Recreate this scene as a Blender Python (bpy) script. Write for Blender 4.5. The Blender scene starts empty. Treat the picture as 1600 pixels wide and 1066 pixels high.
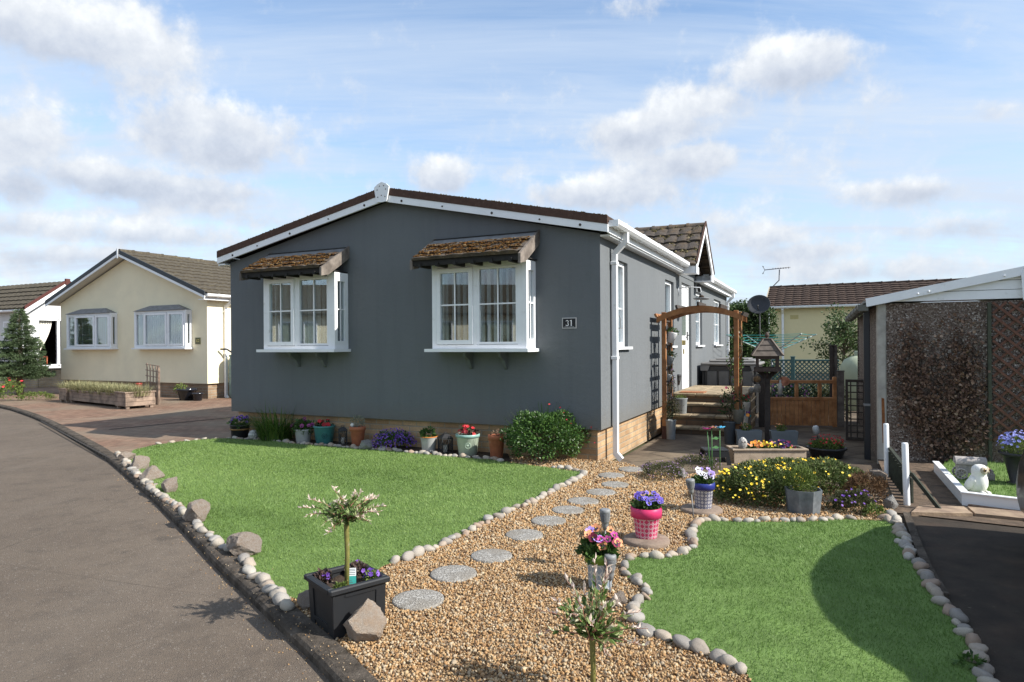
import bpy, math, random
import numpy as np
from mathutils import Matrix, Vector, noise
random.seed(31); rng = np.random.default_rng(31)
SC = bpy.context.scene; COL = SC.collection
R = math.radians
# ---------------------------------------------------------------- camera maths
FPX, VH, ROLL, YAW, HCAM = 1026.4, 538.2, .0065, .4395, 1.4212
CR, SR = math.cos(ROLL), math.sin(ROLL)
def ray(u, v):
    return CR*(u-800)-SR*(v-VH), SR*(u-800)+CR*(v-VH)
def G(u, v, z=0.0):                 # where a photo point meets the ground
    x, y = ray(u, v); Y = FPX*(HCAM-z)/y
    return Vector((x*Y/FPX, Y, z))
def A(u, v, Y):                     # a photo point at distance Y
    x, y = ray(u, v)
    return Vector((x*Y/FPX, Y, HCAM-y*Y/FPX))
def mpp(v, u=800, z=0.0):           # metres per pixel at a ground row
    return G(u, v, z).y/FPX
EX = Vector((math.cos(YAW), -math.sin(YAW), 0)); EY = Vector((math.sin(YAW), math.cos(YAW), 0))
HO = Vector((1.0574, 7.8372, 0))
def H(a, b, z=0): return HO+EX*a+EY*b+Vector((0, 0, z))
# ---------------------------------------------------------------- materials
MATS = {}
def L(*c): return tuple(c)+(1,)
class NT:
    def __init__(s, m):
        s.t = m.node_tree; s.n = s.t.nodes
    def new(s, typ, **kw):
        n = s.n.new('ShaderNode'+typ)
        for k, v in kw.items():
            if k.startswith('i_'):
                n.inputs[k[2:].replace('_', ' ')].default_value = v
            else: setattr(n, k, v)
        return n
    def link(s, a, b): s.t.links.new(a, b)
    def math(s, op, a, b=None, c=None, clamp=False):
        n = s.n.new('ShaderNodeMath'); n.operation = op; n.use_clamp = clamp
        for i, x in enumerate((a, b, c)):
            if x is None: continue
            if isinstance(x, (int, float)): n.inputs[i].default_value = x
            else: s.link(x, n.inputs[i])
        return n.outputs[0]
    def mix(s, f, a, b, blend='MIX'):
        n = s.n.new('ShaderNodeMix'); n.data_type = 'RGBA'; n.blend_type = blend
        for i, x in ((0, f), (6, a), (7, b)):
            if isinstance(x, (int, float)): n.inputs[i].default_value = x
            elif isinstance(x, tuple): n.inputs[i].default_value = x
            else: s.link(x, n.inputs[i])
        return n.outputs[2]
    def noise(s, vec, scale, detail=4, rough=.55, dist=0):
        n = s.new('TexNoise'); n.inputs['Scale'].default_value = scale; n.inputs['Detail'].default_value = detail
        n.inputs['Roughness'].default_value = rough; n.inputs['Distortion'].default_value = dist
        if vec is not None: s.link(vec, n.inputs['Vector'])
        return n.outputs[0]
    def ramp(s, f, stops, interp='LINEAR'):
        n = s.new('ValToRGB'); cr = n.color_ramp; cr.interpolation = interp
        while len(cr.elements) < len(stops): cr.elements.new(.5)
        for e, (p, c) in zip(cr.elements, stops):
            e.position = p; e.color = c if len(c) == 4 else tuple(c)+(1,)
        if f is not None: s.link(f, n.inputs[0])
        return n.outputs[0]
    def rng(s, f, a, b, c=0, d=1):
        n = s.new('MapRange'); n.inputs[1].default_value = a; n.inputs[2].default_value = b
        n.inputs[3].default_value = c; n.inputs[4].default_value = d
        s.link(f, n.inputs[0]); return n.outputs[0]
def base(name):
    m = bpy.data.materials.new(name); m.use_nodes = True; MATS[name] = m
    t = NT(m); p = t.n['Principled BSDF']
    co = t.new('TexCoord').outputs['Object']
    return m, t, p, co
def mat(name, col, rough=.7, var=.15, vs=5, bump=0, bs=80, metal=0, spec=.35, ramp=None, col2=None, th=(.42, .6), dirt=None, trl=0, rnd=None, coat=0):
    m, t, p, co = base(name)
    if ramp:
        at = t.new('Attribute'); at.attribute_name = 'tint'
        n = len(ramp)
        c = t.ramp(at.outputs['Fac'], [(i/(n-1), r) for i, r in enumerate(ramp)])
    elif rnd:
        oi = t.new('ObjectInfo'); n = len(rnd)
        c = t.ramp(oi.outputs['Random'], [(i/n, r) for i, r in enumerate(rnd)], 'CONSTANT')
        nz = t.noise(co, vs*2, 5)
        c = t.mix(t.rng(nz, .35, .7), c, tuple(x*.8 for x in rnd[0])+(1,) if len(rnd[0]) == 3 else rnd[0])
    else:
        c = tuple(col)+(1,)
        if col2:
            nz = t.noise(co, vs, 6, .6)
            c = t.mix(t.rng(nz, *th), c, tuple(col2)+(1,))
    if var:
        n1 = t.noise(co, vs*1.7, 5, .6); 
        f = t.rng(n1, .3, .7, 1-var, 1+var)
        cc = t.new('CombineColor')
        for i in range(3): t.link(f, cc.inputs[i])
        c = t.mix(1.0, c, cc.outputs[0], 'MULTIPLY')
    if dirt:
        n2 = t.noise(co, dirt[1], 6, .65)
        c = t.mix(t.rng(n2, dirt[2], dirt[3]), c, tuple(dirt[0])+(1,))
    if isinstance(c, tuple): p.inputs['Base Color'].default_value = c
    else: t.link(c, p.inputs['Base Color'])
    p.inputs['Roughness'].default_value = rough; p.inputs['Metallic'].default_value = metal
    p.inputs['Specular IOR Level'].default_value = spec
    if coat: p.inputs['Coat Weight'].default_value = coat
    if bump:
        b = t.new('Bump'); b.inputs['Distance'].default_value = bump; b.inputs['Strength'].default_value = 1
        t.link(t.noise(co, bs, 5, .6), b.inputs['Height']); t.link(b.outputs[0], p.inputs['Normal'])
    if trl:
        tr = t.new('BsdfTranslucent'); mx = t.new('MixShader'); mx.inputs[0].default_value = trl
        if isinstance(c, tuple): tr.inputs[0].default_value = c
        else: t.link(c, tr.inputs[0])
        t.link(p.outputs[0], mx.inputs[1]); t.link(tr.outputs[0], mx.inputs[2])
        t.link(mx.outputs[0], t.n['Material Output'].inputs[0])
    return m
def glassmat(name, tint=(.82, .86, .86), refl=1.0):
    m, t, p, co = base(name)
    t.n.remove(p)
    g = t.new('BsdfGlossy'); g.inputs['Roughness'].default_value = .01
    g.inputs[0].default_value = (.95, .97, 1, 1)
    tr = t.new('BsdfTransparent'); tr.inputs[0].default_value = tint+(1,)
    fr = t.new('Fresnel'); fr.inputs[0].default_value = 1.6
    mx = t.new('MixShader'); t.link(t.math('MINIMUM', t.math('MULTIPLY_ADD', fr.outputs[0], refl, .05), .42), mx.inputs[0])
    t.link(tr.outputs[0], mx.inputs[1]); t.link(g.outputs[0], mx.inputs[2])
    t.link(mx.outputs[0], t.n['Material Output'].inputs[0]); return m
def brickmat(name, c1, c2, mortar, bw, bh, ms, ground=False, rot=0, bump=.004, dirt=None, offs=.5, rough=.85):
    m, t, p, co = base(name)
    sx = t.new('SeparateXYZ'); t.link(co, sx.inputs[0]); cx = t.new('CombineXYZ')
    if ground:
        mp = t.new('Mapping'); mp.inputs['Rotation'].default_value = (0, 0, rot); t.link(co, mp.inputs[0]); vec = mp.outputs[0]
    else:
        t.link(t.math('ADD', sx.outputs[0], sx.outputs[1]), cx.inputs[0]); t.link(sx.outputs[2], cx.inputs[1]); vec = cx.outputs[0]
    b = t.new('TexBrick'); b.offset = offs
    b.inputs['Color1'].default_value = L(*c1); b.inputs['Color2'].default_value = L(*c2); b.inputs['Mortar'].default_value = L(*mortar)
    b.inputs['Scale'].default_value = 1; b.inputs['Mortar Size'].default_value = ms; b.inputs['Brick Width'].default_value = bw
    b.inputs['Row Height'].default_value = bh; b.inputs['Mortar Smooth'].default_value = .3
    t.link(vec, b.inputs['Vector'])
    n1 = t.noise(co, 3, 6, .65); f = t.rng(n1, .3, .7, .72, 1.2)
    cc = t.new('CombineColor')
    for i in range(3): t.link(f, cc.inputs[i])
    c = t.mix(1.0, b.outputs[0], cc.outputs[0], 'MULTIPLY')
    n3 = t.noise(co, 60, 4, .6); c = t.mix(t.rng(n3, .45, .75, 0, .35), c, L(.08, .07, .06))
    if dirt:
        n2 = t.noise(co, dirt[1], 6, .65); c = t.mix(t.rng(n2, dirt[2], dirt[3]), c, L(*dirt[0]))
    t.link(c, p.inputs['Base Color']); p.inputs['Roughness'].default_value = rough; p.inputs['Specular IOR Level'].default_value = .25
    bp = t.new('Bump'); bp.inputs['Distance'].default_value = bump
    h = t.math('ADD', t.math('MULTIPLY', b.outputs['Fac'], -1.0), t.math('MULTIPLY', n3, .5))
    t.link(h, bp.inputs['Height']); t.link(bp.outputs[0], p.inputs['Normal'])
    return m
def stonemat(name, stops, scale, bump, rough=.8, big=None, bigs=2):
    # mottled grains: voronoi cells coloured through a ramp
    m, t, p, co = base(name)
    v = t.new('TexVoronoi'); v.inputs['Scale'].default_value = scale; t.link(co, v.inputs['Vector'])
    sp = t.new('SeparateColor'); t.link(v.outputs['Color'], sp.inputs[0])
    c = t.ramp(sp.outputs[0], stops)
    if big:
        n2 = t.noise(co, bigs, 6, .65); c = t.mix(t.rng(n2, .42, .68, 0, .8), c, L(*big))
    t.link(c, p.inputs['Base Color']); p.inputs['Roughness'].default_value = rough; p.inputs['Specular IOR Level'].default_value = .25
    bp = t.new('Bump'); bp.inputs['Distance'].default_value = bump
    t.link(t.math('ADD', v.outputs['Distance'], sp.outputs[1]), bp.inputs['Height']); t.link(bp.outputs[0], p.inputs['Normal'])
    return m
def patternmat(name, ca, cb, k=8, s=60):
    # printed damask round a pot: rings and crosses in (angle, height)
    m, t, p, co = base(name)
    sx = t.new('SeparateXYZ'); t.link(co, sx.inputs[0])
    an = t.math('ARCTAN2', sx.outputs[1], sx.outputs[0])
    a = t.math('MULTIPLY', an, float(k)); z = t.math('MULTIPLY', sx.outputs[2], float(s))
    ca_, cz = t.math('COSINE', a), t.math('COSINE', z)
    f1 = t.math('MULTIPLY', ca_, cz)
    f2 = t.math('MULTIPLY', t.math('COSINE', t.math('MULTIPLY', a, 2.0)), t.math('COSINE', t.math('MULTIPLY', z, 2.0)))
    f = t.math('ABSOLUTE', t.math('ADD', f1, t.math('MULTIPLY', f2, .45)))
    c = t.mix(t.rng(f, .3, .42), L(*cb), L(*ca))
    t.link(c, p.inputs['Base Color']); p.inputs['Roughness'].default_value = .35
    return m
# ---------------------------------------------------------------- mesh builders
class MB:
    def __init__(s): s.v = []; s.f = []; s.m = []; s.s = []
    def add(s, vs, fs, mi=0, sm=False):
        o = len(s.v); s.v += [tuple(x) for x in vs]
        for f in fs: s.f.append(tuple(o+i for i in f)); s.m.append(mi); s.s.append(sm)
        return s
    def box(s, x0, x1, y0, y1, z0, z1, mi=0, M=None):
        vs = [Vector((x, y, z)) for z in (z0, z1) for y in (y0, y1) for x in (x0, x1)]
        if M is not None: vs = [M @ v for v in vs]
        return s.add(vs, [(0, 2, 3, 1), (4, 5, 7, 6), (0, 1, 5, 4), (2, 6, 7, 3), (0, 4, 6, 2), (1, 3, 7, 5)], mi)
    def bbox(s, x0, x1, y0, y1, z0, z1, b=.004, mi=0, M=None):   # box with chamfered edges
        X = (x0, x0+b, x1-b, x1); Y = (y0, y0+b, y1-b, y1); Z = (z0, z0+b, z1-b, z1); vs = []; ix = {}
        def P(i, j, k):
            t = (i, j, k)
            if t not in ix:
                ix[t] = len(vs); v = Vector((X[i], Y[j], Z[k])); vs.append(M @ v if M is not None else v)
            return ix[t]
        f = []
        for k in (0, 3): q = [P(1, 1, k), P(2, 1, k), P(2, 2, k), P(1, 2, k)]; f.append(q if k else q[::-1])
        for j in (0, 3): q = [P(1, j, 1), P(2, j, 1), P(2, j, 2), P(1, j, 2)]; f.append(q if j == 0 else q[::-1])
        for i in (0, 3): q = [P(i, 1, 1), P(i, 2, 1), P(i, 2, 2), P(i, 1, 2)]; f.append(q if i else q[::-1])
        for a in (1, 2):
            A2 = 0 if a == 1 else 3
            for c in (1, 2):
                C2 = 0 if c == 1 else 3
                f.append([P(1, A2, c), P(2, A2, c), P(2, a, C2), P(1, a, C2)])
                f.append([P(A2, 1, c), P(A2, 2, c), P(a, 2, C2), P(a, 1, C2)])
                f.append([P(A2, c, 1), P(A2, c, 2), P(a, C2, 2), P(a, C2, 1)])
                for e in (1, 2):
                    E2 = 0 if e == 1 else 3
                    f.append([P(A2, c, e), P(a, C2, e), P(a, c, E2)])
        return s.add(vs, f, mi)
    def quad(s, a, b, c, d, mi=0): return s.add([a, b, c, d], [(0, 1, 2, 3)], mi)
    def tube(s, pts, r, n=8, mi=0, caps=True, sm=True):
        pts = [Vector(p) for p in pts]; k = len(pts); rs = r if isinstance(r, (list, tuple)) else [r]*k
        up = Vector((0, 0, 1)); vs = []; prev = None
        for i, p in enumerate(pts):
            d = (pts[min(i+1, k-1)]-pts[max(i-1, 0)]).normalized()
            if prev is None:
                x = d.cross(up if abs(d.z) < .9 else Vector((1, 0, 0))).normalized()
            else: x = (prev-d*prev.dot(d)).normalized()
            prev = x; y = d.cross(x)
            for j in range(n):
                a = 2*math.pi*j/n; vs.append(p+(x*math.cos(a)+y*math.sin(a))*rs[i])
        fs = [(i*n+j, i*n+(j+1) % n, (i+1)*n+(j+1) % n, (i+1)*n+j) for i in range(k-1) for j in range(n)]
        s.add(vs, fs, mi, sm)
        if caps: s.add(vs[:n], [tuple(range(n))[::-1]], mi); s.add(vs[-n:], [tuple(range(n))], mi)
        return s
    def lathe(s, prof, n=32, mi=0, c=(0, 0, 0), sm=True, ph=0, sq=None):
        vs = []
        for r, z in prof:
            for j in range(n):
                a = 2*math.pi*j/n+ph; vs.append((c[0]+r*math.cos(a), c[1]+r*math.sin(a), c[2]+z))
        k = len(prof)
        return s.add(vs, [(i*n+j, i*n+(j+1) % n, (i+1)*n+(j+1) % n, (i+1)*n+j) for i in range(k-1) for j in range(n)], mi, sm)
    def prism(s, poly, z0, z1, mi=0, top=True, bot=True):
        n = len(poly); vs = [(p[0], p[1], z0) for p in poly]+[(p[0], p[1], z1) for p in poly]
        fs = [(i, (i+1) % n, n+(i+1) % n, n+i) for i in range(n)]
        if top: fs.append(tuple(range(n, 2*n)))
        if bot: fs.append(tuple(range(n))[::-1])
        return s.add(vs, fs, mi)
    def extr(s, poly, d0, d1, axis='y', mi=0):    # poly in the two other axes, swept along axis
        n = len(poly)
        def mk(p, d):
            return {'y': (p[0], d, p[1]), 'x': (d, p[0], p[1]), 'z': (p[0], p[1], d)}[axis]
        vs = [mk(p, d0) for p in poly]+[mk(p, d1) for p in poly]
        return s.add(vs, [(i, (i+1) % n, n+(i+1) % n, n+i) for i in range(n)]+[tuple(range(n))[::-1], tuple(range(n, 2*n))], mi)
    def beam(s, a, b, w, h, mi=0, up=(0, 0, 1)):
        a, b = Vector(a), Vector(b); d = (b-a); ln = d.length; d.normalize(); up = Vector(up)
        x = d.cross(up).normalized(); z = x.cross(d)
        M = Matrix(((x.x, d.x, z.x, a.x), (x.y, d.y, z.y, a.y), (x.z, d.z, z.z, a.z), (0, 0, 0, 1)))
        return s.box(-w/2, w/2, 0, ln, -h/2, h/2, mi, M)
    def sphere(s, c, r, n=16, m=10, mi=0):
        r = r if isinstance(r, (tuple, list)) else (r, r, r); vs = []; fs = []
        for i in range(m+1):
            t = math.pi*i/m
            for j in range(n):
                a = 2*math.pi*j/n; vs.append((c[0]+r[0]*math.sin(t)*math.cos(a), c[1]+r[1]*math.sin(t)*math.sin(a), c[2]-r[2]*math.cos(t)))
        for i in range(m):
            for j in range(n): fs.append((i*n+j, i*n+(j+1) % n, (i+1)*n+(j+1) % n, (i+1)*n+j))
        return s.add(vs, fs, mi, True)
    def build(s, name, mats, parent=None, loc=(0, 0, 0), rz=0, fix=True):
        me = bpy.data.meshes.new(name); me.from_pydata(s.v, [], s.f)
        for m in (mats if isinstance(mats, (list, tuple)) else [mats]): me.materials.append(m)
        me.polygons.foreach_set('material_index', s.m); me.polygons.foreach_set('use_smooth', s.s)
        if fix:
            import bmesh
            bm = bmesh.new(); bm.from_mesh(me); bmesh.ops.remove_doubles(bm, verts=bm.verts, dist=1e-6)
            bmesh.ops.recalc_face_normals(bm, faces=bm.faces); bm.to_mesh(me); bm.free()
        me.update()
        return link(name, me, parent, loc, rz)
def link(name, me, parent=None, loc=(0, 0, 0), rz=0):
    o = bpy.data.objects.new(name, me); COL.objects.link(o); o.location = loc; o.rotation_euler = (0, 0, rz)
    if parent: o.parent = parent
    return o
def tag(o, label=None, cat=None, group=None, kind=None):
    if label: o['label'] = label
    if cat: o['category'] = cat
    if group: o['group'] = group
    if kind: o['kind'] = kind
    return o
def thing(name, label, cat, loc=(0, 0, 0), rz=0, group=None):
    o = link(name, None, None, loc, rz); o.empty_display_size = .1
    return tag(o, label, cat, group)
def struct(o, label=None): o['kind'] = 'structure'; return o
def stuff(o, label=None, cat=None): o['kind'] = 'stuff'; return tag(o, label, cat)
# vectorised copies of a small template, as ONE mesh
def scatter(name, tv, tf, T, Rm, S, mats, parent=None, tint=None, smooth=False, tm=None, loc=(0, 0, 0), rz=0):
    tv = np.asarray(tv, float); T = np.asarray(T, float); N = len(T); k = len(tv)
    S = np.asarray(S, float)
    if S.ndim == 1: S = np.repeat(S[:, None], 3, 1)
    V = np.einsum('nij,nkj->nki', Rm, tv[None]*S[:, None, :])+T[:, None, :]
    me = bpy.data.meshes.new(name)
    lp = np.concatenate([np.array(f) for f in tf]); ln = np.array([len(f) for f in tf]); nl = len(lp)
    loops = (lp[None]+np.arange(N)[:, None]*k).ravel().astype(np.int32)
    st = (np.concatenate([[0], np.cumsum(ln)[:-1]])[None]+np.arange(N)[:, None]*nl).ravel().astype(np.int32)
    me.vertices.add(N*k); me.vertices.foreach_set('co', V.astype(np.float32).ravel())
    me.loops.add(N*nl); me.loops.foreach_set('vertex_index', loops)
    me.polygons.add(N*len(tf)); me.polygons.foreach_set('loop_start', st)
    if tm is not None: me.polygons.foreach_set('material_index', np.tile(np.array(tm, np.int32), N))
    me.polygons.foreach_set('use_smooth', np.full(N*len(tf), smooth))
    for m in (mats if isinstance(mats, (list, tuple)) else [mats]): me.materials.append(m)
    if tint is not None:
        a = me.attributes.new('tint', 'FLOAT', 'POINT'); a.data.foreach_set('value', np.repeat(np.asarray(tint, np.float32), k))
    me.update(calc_edges=True); me.validate()
    return link(name, me, parent, loc, rz)
def norm(a): return a/np.maximum(np.linalg.norm(a, axis=1, keepdims=True), 1e-9)
def basis(d, n=None):            # local y along d, random roll
    d = norm(np.asarray(d, float)); r = rng.normal(size=d.shape) if n is None else n
    x = norm(np.cross(d, r)); z = np.cross(x, d)
    return np.stack([x, d, z], 2)
def randrot(n): return basis(rng.normal(size=(n, 3)))
LEAF = [(0, 0, 0), (.5, .42, .12), (0, 1, 0), (-.5, .42, .12)]; LEAFF = [(0, 1, 2), (0, 2, 3)]
def leafv(w): return [(x*w, y, z) for x, y, z in LEAF]
BLADE = [(-.5, 0, 0), (.5, 0, 0), (.32, .18, .6), (0, .5, 1), (-.32, .18, .6)]; BLADEF = [(0, 1, 2, 4), (4, 2, 3)]
def flower_tpl(np_=5, rp=.55, dark=True):
    v = []; f = []; m = []
    for i in range(np_):
        a = 2*math.pi*i/np_+math.pi/2; c = (math.cos(a)*.5, math.sin(a)*.5); o = len(v)
        for j in range(7):
            b = a+2*math.pi*j/7; rr = rp
            x, y = c[0]+rr*math.cos(b)*.9, c[1]+rr*math.sin(b)*.9
            v.append((x, y, .22*math.hypot(x, y)**2+.03*math.sin(3*b+i)+.012*i))
        f.append(tuple(range(o, o+7))); m.append(0)
    if dark:
        for i, (cx, cy, r) in enumerate([(-.28, -.1, .26), (.28, -.1, .26), (0, -.38, .3)]):
            o = len(v)
            for j in range(6): b = 2*math.pi*j/6; v.append((cx+r*math.cos(b), cy+r*math.sin(b), .1+.04*i))
            f.append(tuple(range(o, o+6))); m.append(1)
        o = len(v)
        for j in range(5): b = 2*math.pi*j/5; v.append((.08*math.cos(b), .08*math.sin(b), .2))
        f.append(tuple(range(o, o+5))); m.append(2)
    return v, f, m
def basis_z(nrm):                # local z along nrm, local y roughly up
    z = norm(np.asarray(nrm, float)); up = np.tile([0, 0, 1.], (len(z), 1))+rng.normal(size=z.shape)*.25
    x = norm(np.cross(up, z)); y = np.cross(z, x); return np.stack([x, y, z], 2)
def ell(n, c, r, lo=.35, hi=1.0, zmin=-9):     # random points in an ellipsoid shell
    d = norm(rng.normal(size=(n, 3))); d[:, 2] = np.where(d[:, 2] < zmin, -d[:, 2], d[:, 2])
    rad = rng.uniform(lo**3, hi**3, n)**(1/3)
    return np.array(c)+d*rad[:, None]*np.array(r), d
def leafy(name, m, parent, c, r, n, size, w=.5, lo=.3, zmin=-9, out=.8, lump=.25, upb=.2, gaps=0.0):
    p, d = ell(int(n*1.6), c, r, lo, 1, zmin)
    if lump:
        ph = rng.uniform(0, 6, 3); rm = np.mean(r)
        q = (p-np.array(c))/rm
        lum = np.sin(q[:, 0]*5+ph[0])*np.sin(q[:, 1]*5+ph[1])*np.sin(q[:, 2]*5+ph[2])
        lum2 = np.sin(q[:, 0]*11+ph[1])*np.sin(q[:, 1]*11+ph[2])*np.sin(q[:, 2]*11+ph[0])
        rel = np.linalg.norm((p-np.array(c))/np.array(r), axis=1)
        keep = rel < (1-lump*.6)+lump*(lum+.5*lum2)
        if gaps: keep &= (lum+lum2*.6) > gaps-1
        p, d = p[keep][:n], d[keep][:n]
    k = len(p)
    dirs = d*out+rng.normal(size=(k, 3))*.6+np.array([0, 0, upb])
    tint = np.clip(rng.normal(.5, .22, k), 0, 1)
    return scatter(name, leafv(w), LEAFF, p, basis(dirs), rng.uniform(.65, 1.25, k)*size, m, parent, tint)
def inside(poly, pts):
    x, y = pts[:, 0], pts[:, 1]; r = np.zeros(len(pts), bool); n = len(poly)
    for i in range(n):
        x0, y0 = poly[i][:2]; x1, y1 = poly[(i+1) % n][:2]
        c = ((y0 > y) != (y1 > y)) & (x < (x1-x0)*(y-y0)/((y1-y0) or 1e-9)+x0); r ^= c
    return r
def sheet(name, poly, z, m):
    me = bpy.data.meshes.new(name); bmv = [(p[0], p[1], z) for p in poly]
    import bmesh
    bm = bmesh.new(); vs = [bm.verts.new(v) for v in bmv]; es = [bm.edges.new((vs[i], vs[(i+1) % len(vs)])) for i in range(len(vs))]
    bmesh.ops.triangle_fill(bm, edges=es, use_beauty=True, normal=(0, 0, 1))
    for f in bm.faces:
        if f.normal.z < 0: f.normal_flip()
    bm.to_mesh(me); bm.free(); me.materials.append(m)
    return struct(link(name, me))
def smooth_poly(pts, it=2):
    pts = [Vector(p) for p in pts]
    for _ in range(it):
        q = []
        for a, b in zip(pts, pts[1:]): q += [a*.75+b*.25, a*.25+b*.75]
        pts = [pts[0]]+q+[pts[-1]]
    return pts
def rockmesh(name, seed, sub=3, cuts=7, amp=.06, flat=(1, 1, 1), facet=True, planes=()):
    import bmesh
    rr = np.random.default_rng(seed); bm = bmesh.new(); bmesh.ops.create_icosphere(bm, subdivisions=sub, radius=1)
    pl = [(Vector(norm(rr.normal(size=(1, 3)))[0]), rr.uniform(.5, .8)) for _ in range(cuts)]+[(Vector(n_).normalized(), d_) for n_, d_ in planes]
    for v in bm.verts:
        p = v.co.copy()
        for n, d in pl:
            e = p.dot(n)-d
            if e > 0: p -= n*e*.96
        o = Vector((seed*3.1, 0, 0))
        p *= 1+amp*noise.noise(p*2.2+o)+amp*.5*noise.noise(p*6+o)+amp*.3*noise.noise(p*14+o)
        v.co = Vector((p.x*flat[0], p.y*flat[1], p.z*flat[2]))
    me = bpy.data.meshes.new(name); bm.to_mesh(me); bm.free()
    me.polygons.foreach_set('use_smooth', [not facet]*len(me.polygons)); return me
# ---------------------------------------------------------------- camera, sun, sky
cd = bpy.data.cameras.new('camera'); cam = bpy.data.objects.new('camera', cd); COL.objects.link(cam); SC.camera = cam
cd.sensor_width = 36; cd.lens = FPX/1600*36; cd.shift_y = (VH-533)/1600; cd.clip_end = 3000; cd.clip_start = .05
cam.matrix_world = Matrix.Translation((0, 0, HCAM)) @ Matrix.Rotation(R(90), 4, 'X') @ Matrix.Rotation(-ROLL, 4, 'Z')
SUN_EL = R(36); SH = Vector((.915, -.403)).normalized()
sd = bpy.data.lights.new('sun', 'SUN'); sd.energy = 4.3; sd.angle = R(.55); sd.color = (1, .955, .88)
so = bpy.data.objects.new('sun', sd); COL.objects.link(so)
sv = Vector((SH.x*math.cos(SUN_EL), SH.y*math.cos(SUN_EL), math.sin(SUN_EL)))
so.rotation_euler = sv.to_track_quat('Z', 'Y').to_euler(); so.location = (20, -8, 20)
W = bpy.data.worlds.new('World'); SC.world = W; W.use_nodes = True
t = NT(W); bg = t.n['Background']
sky = t.new('TexSky'); sky.sky_type = 'NISHITA'; sky.sun_disc = False; sky.sun_elevation = SUN_EL
sky.sun_rotation = math.atan2(SH.x, SH.y); sky.air_density = 1.0; sky.dust_density = .6; sky.ozone_density = 2.0
bg.inputs[1].default_value = .128
co = t.new('TexCoord').outputs['Generated']; sx = t.new('SeparateXYZ'); t.link(co, sx.inputs[0])
az = t.math('ARCTAN2', sx.outputs[0], sx.outputs[1]); el = t.math('ARCSINE', sx.outputs[2])
def dirc(u, v):
    x, y = ray(u, v); d = Vector((x, FPX, -y)).normalized(); return math.atan2(d.x, d.y), math.asin(d.z)
# domain warp so that cloud edges billow
wn = t.new('TexNoise'); wn.inputs['Scale'].default_value = 11; wn.inputs['Detail'].default_value = 7; wn.inputs['Roughness'].default_value = .62
t.link(co, wn.inputs['Vector']); fb = wn.outputs[0]
wn2 = t.noise(co, 30, 6, .6)
BL = [  # cumulus banks: photo centre, half width, half height, weight
    (120, 50, 185, 58, 1.0), (240, 130, 110, 40, .55), (330, 215, 120, 60, 1.0), (365, 185, 55, 40, .6), (170, 275, 100, 32, .8), (330, 300, 110, 34, .6), (40, 215, 80, 60, .75), (20, 290, 60, 40, .6),
    (690, 275, 50, 32, .9), (60, 355, 160, 26, .6), (250, 365, 130, 24, .55), (120, 400, 130, 22, .6), (420, 345, 70, 22, .4),
    (1240, 98, 92, 46, 1.0), (1125, 115, 35, 22, .4), (1010, 205, 115, 36, .85), (1080, 165, 90, 34, .7), (1080, 250, 75, 28, .9), (925, 300, 115, 30, .9), (1130, 345, 40, 18, .4), (985, 10, 80, 25, .5),
    (1400, 300, 90, 24, .55), (1450, 295, 45, 18, .5), (1180, 370, 110, 26, .6), (1250, 395, 80, 20, .6), (1540, 175, 60, 20, .3), (1500, 355, 120, 22, .4), (1560, 335, 60, 16, .3), (1350, 420, 160, 22, .5)]
dens = None; shade = None
for u, v, w, h, k in BL:
    a0, e0 = dirc(u, v); ra = w/FPX*math.cos(a0); re = h/FPX*math.cos(a0)*.95
    dx = t.math('DIVIDE', t.math('SUBTRACT', az, a0), ra); dy = t.math('DIVIDE', t.math('SUBTRACT', el, e0), re)
    d2 = t.math('ADD', t.math('MULTIPLY', dx, dx), t.math('MULTIPLY', dy, dy))
    b = t.math('MULTIPLY', t.math('POWER', 2.718, t.math('MULTIPLY', d2, -1.0)), k)
    s = t.math('MULTIPLY', b, dy)
    dens = b if dens is None else t.math('SMOOTH_MAX', dens, b, .12); shade = s if shade is None else t.math('ADD', shade, s)
# faint broken cloud elsewhere, thickening towards the horizon
bgc = t.rng(el, 0.0, .4, .36, .06)
n0 = t.math('MULTIPLY', t.math('SUBTRACT', fb, .5), 1.5); n1 = t.math('MULTIPLY', t.math('SUBTRACT', wn2, .5), .7)
raw = t.math('ADD', t.math('ADD', t.math('ADD', dens, bgc), n0), n1)
cum = t.rng(raw, .2, .74); cum.node.interpolation_type = 'SMOOTHSTEP'
# cirrus: long streaks on a high plane
zz = t.math('ADD', sx.outputs[2], .12)
cv = t.new('CombineXYZ'); t.link(t.math('DIVIDE', sx.outputs[0], zz), cv.inputs[0]); t.link(t.math('DIVIDE', sx.outputs[1], zz), cv.inputs[1])
mp = t.new('Mapping'); mp.inputs['Rotation'].default_value = (0, 0, R(-32)); mp.inputs['Scale'].default_value = (.5, 2.1, 1); t.link(cv.outputs[0], mp.inputs[0])
ci = t.noise(mp.outputs[0], 1.3, 9, .62, .8)
mp2 = t.new('Mapping'); mp2.inputs['Rotation'].default_value = (0, 0, R(38)); mp2.inputs['Scale'].default_value = (.45, 1.6, 1); t.link(cv.outputs[0], mp2.inputs[0])
ci2 = t.noise(mp2.outputs[0], .9, 8, .6, .5)
cir = t.math('ADD', t.rng(ci, .32, .7, .08, .68), t.rng(ci2, .38, .7, 0, .62), clamp=True)
hz = t.rng(el, 0.0, .25, .42, 0)
skyc = t.mix(1.0, sky.outputs[0], L(.9, .97, .99), 'MULTIPLY')
c0 = t.mix(hz, skyc, L(2.9, 3.6, 4.3))
c1 = t.mix(cir, c0, L(2.9, 3.35, 4.0))
shn = t.math('ADD', t.math('MULTIPLY', shade, .9), t.math('MULTIPLY', t.math('SUBTRACT', wn2, .5), 1.3))
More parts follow.
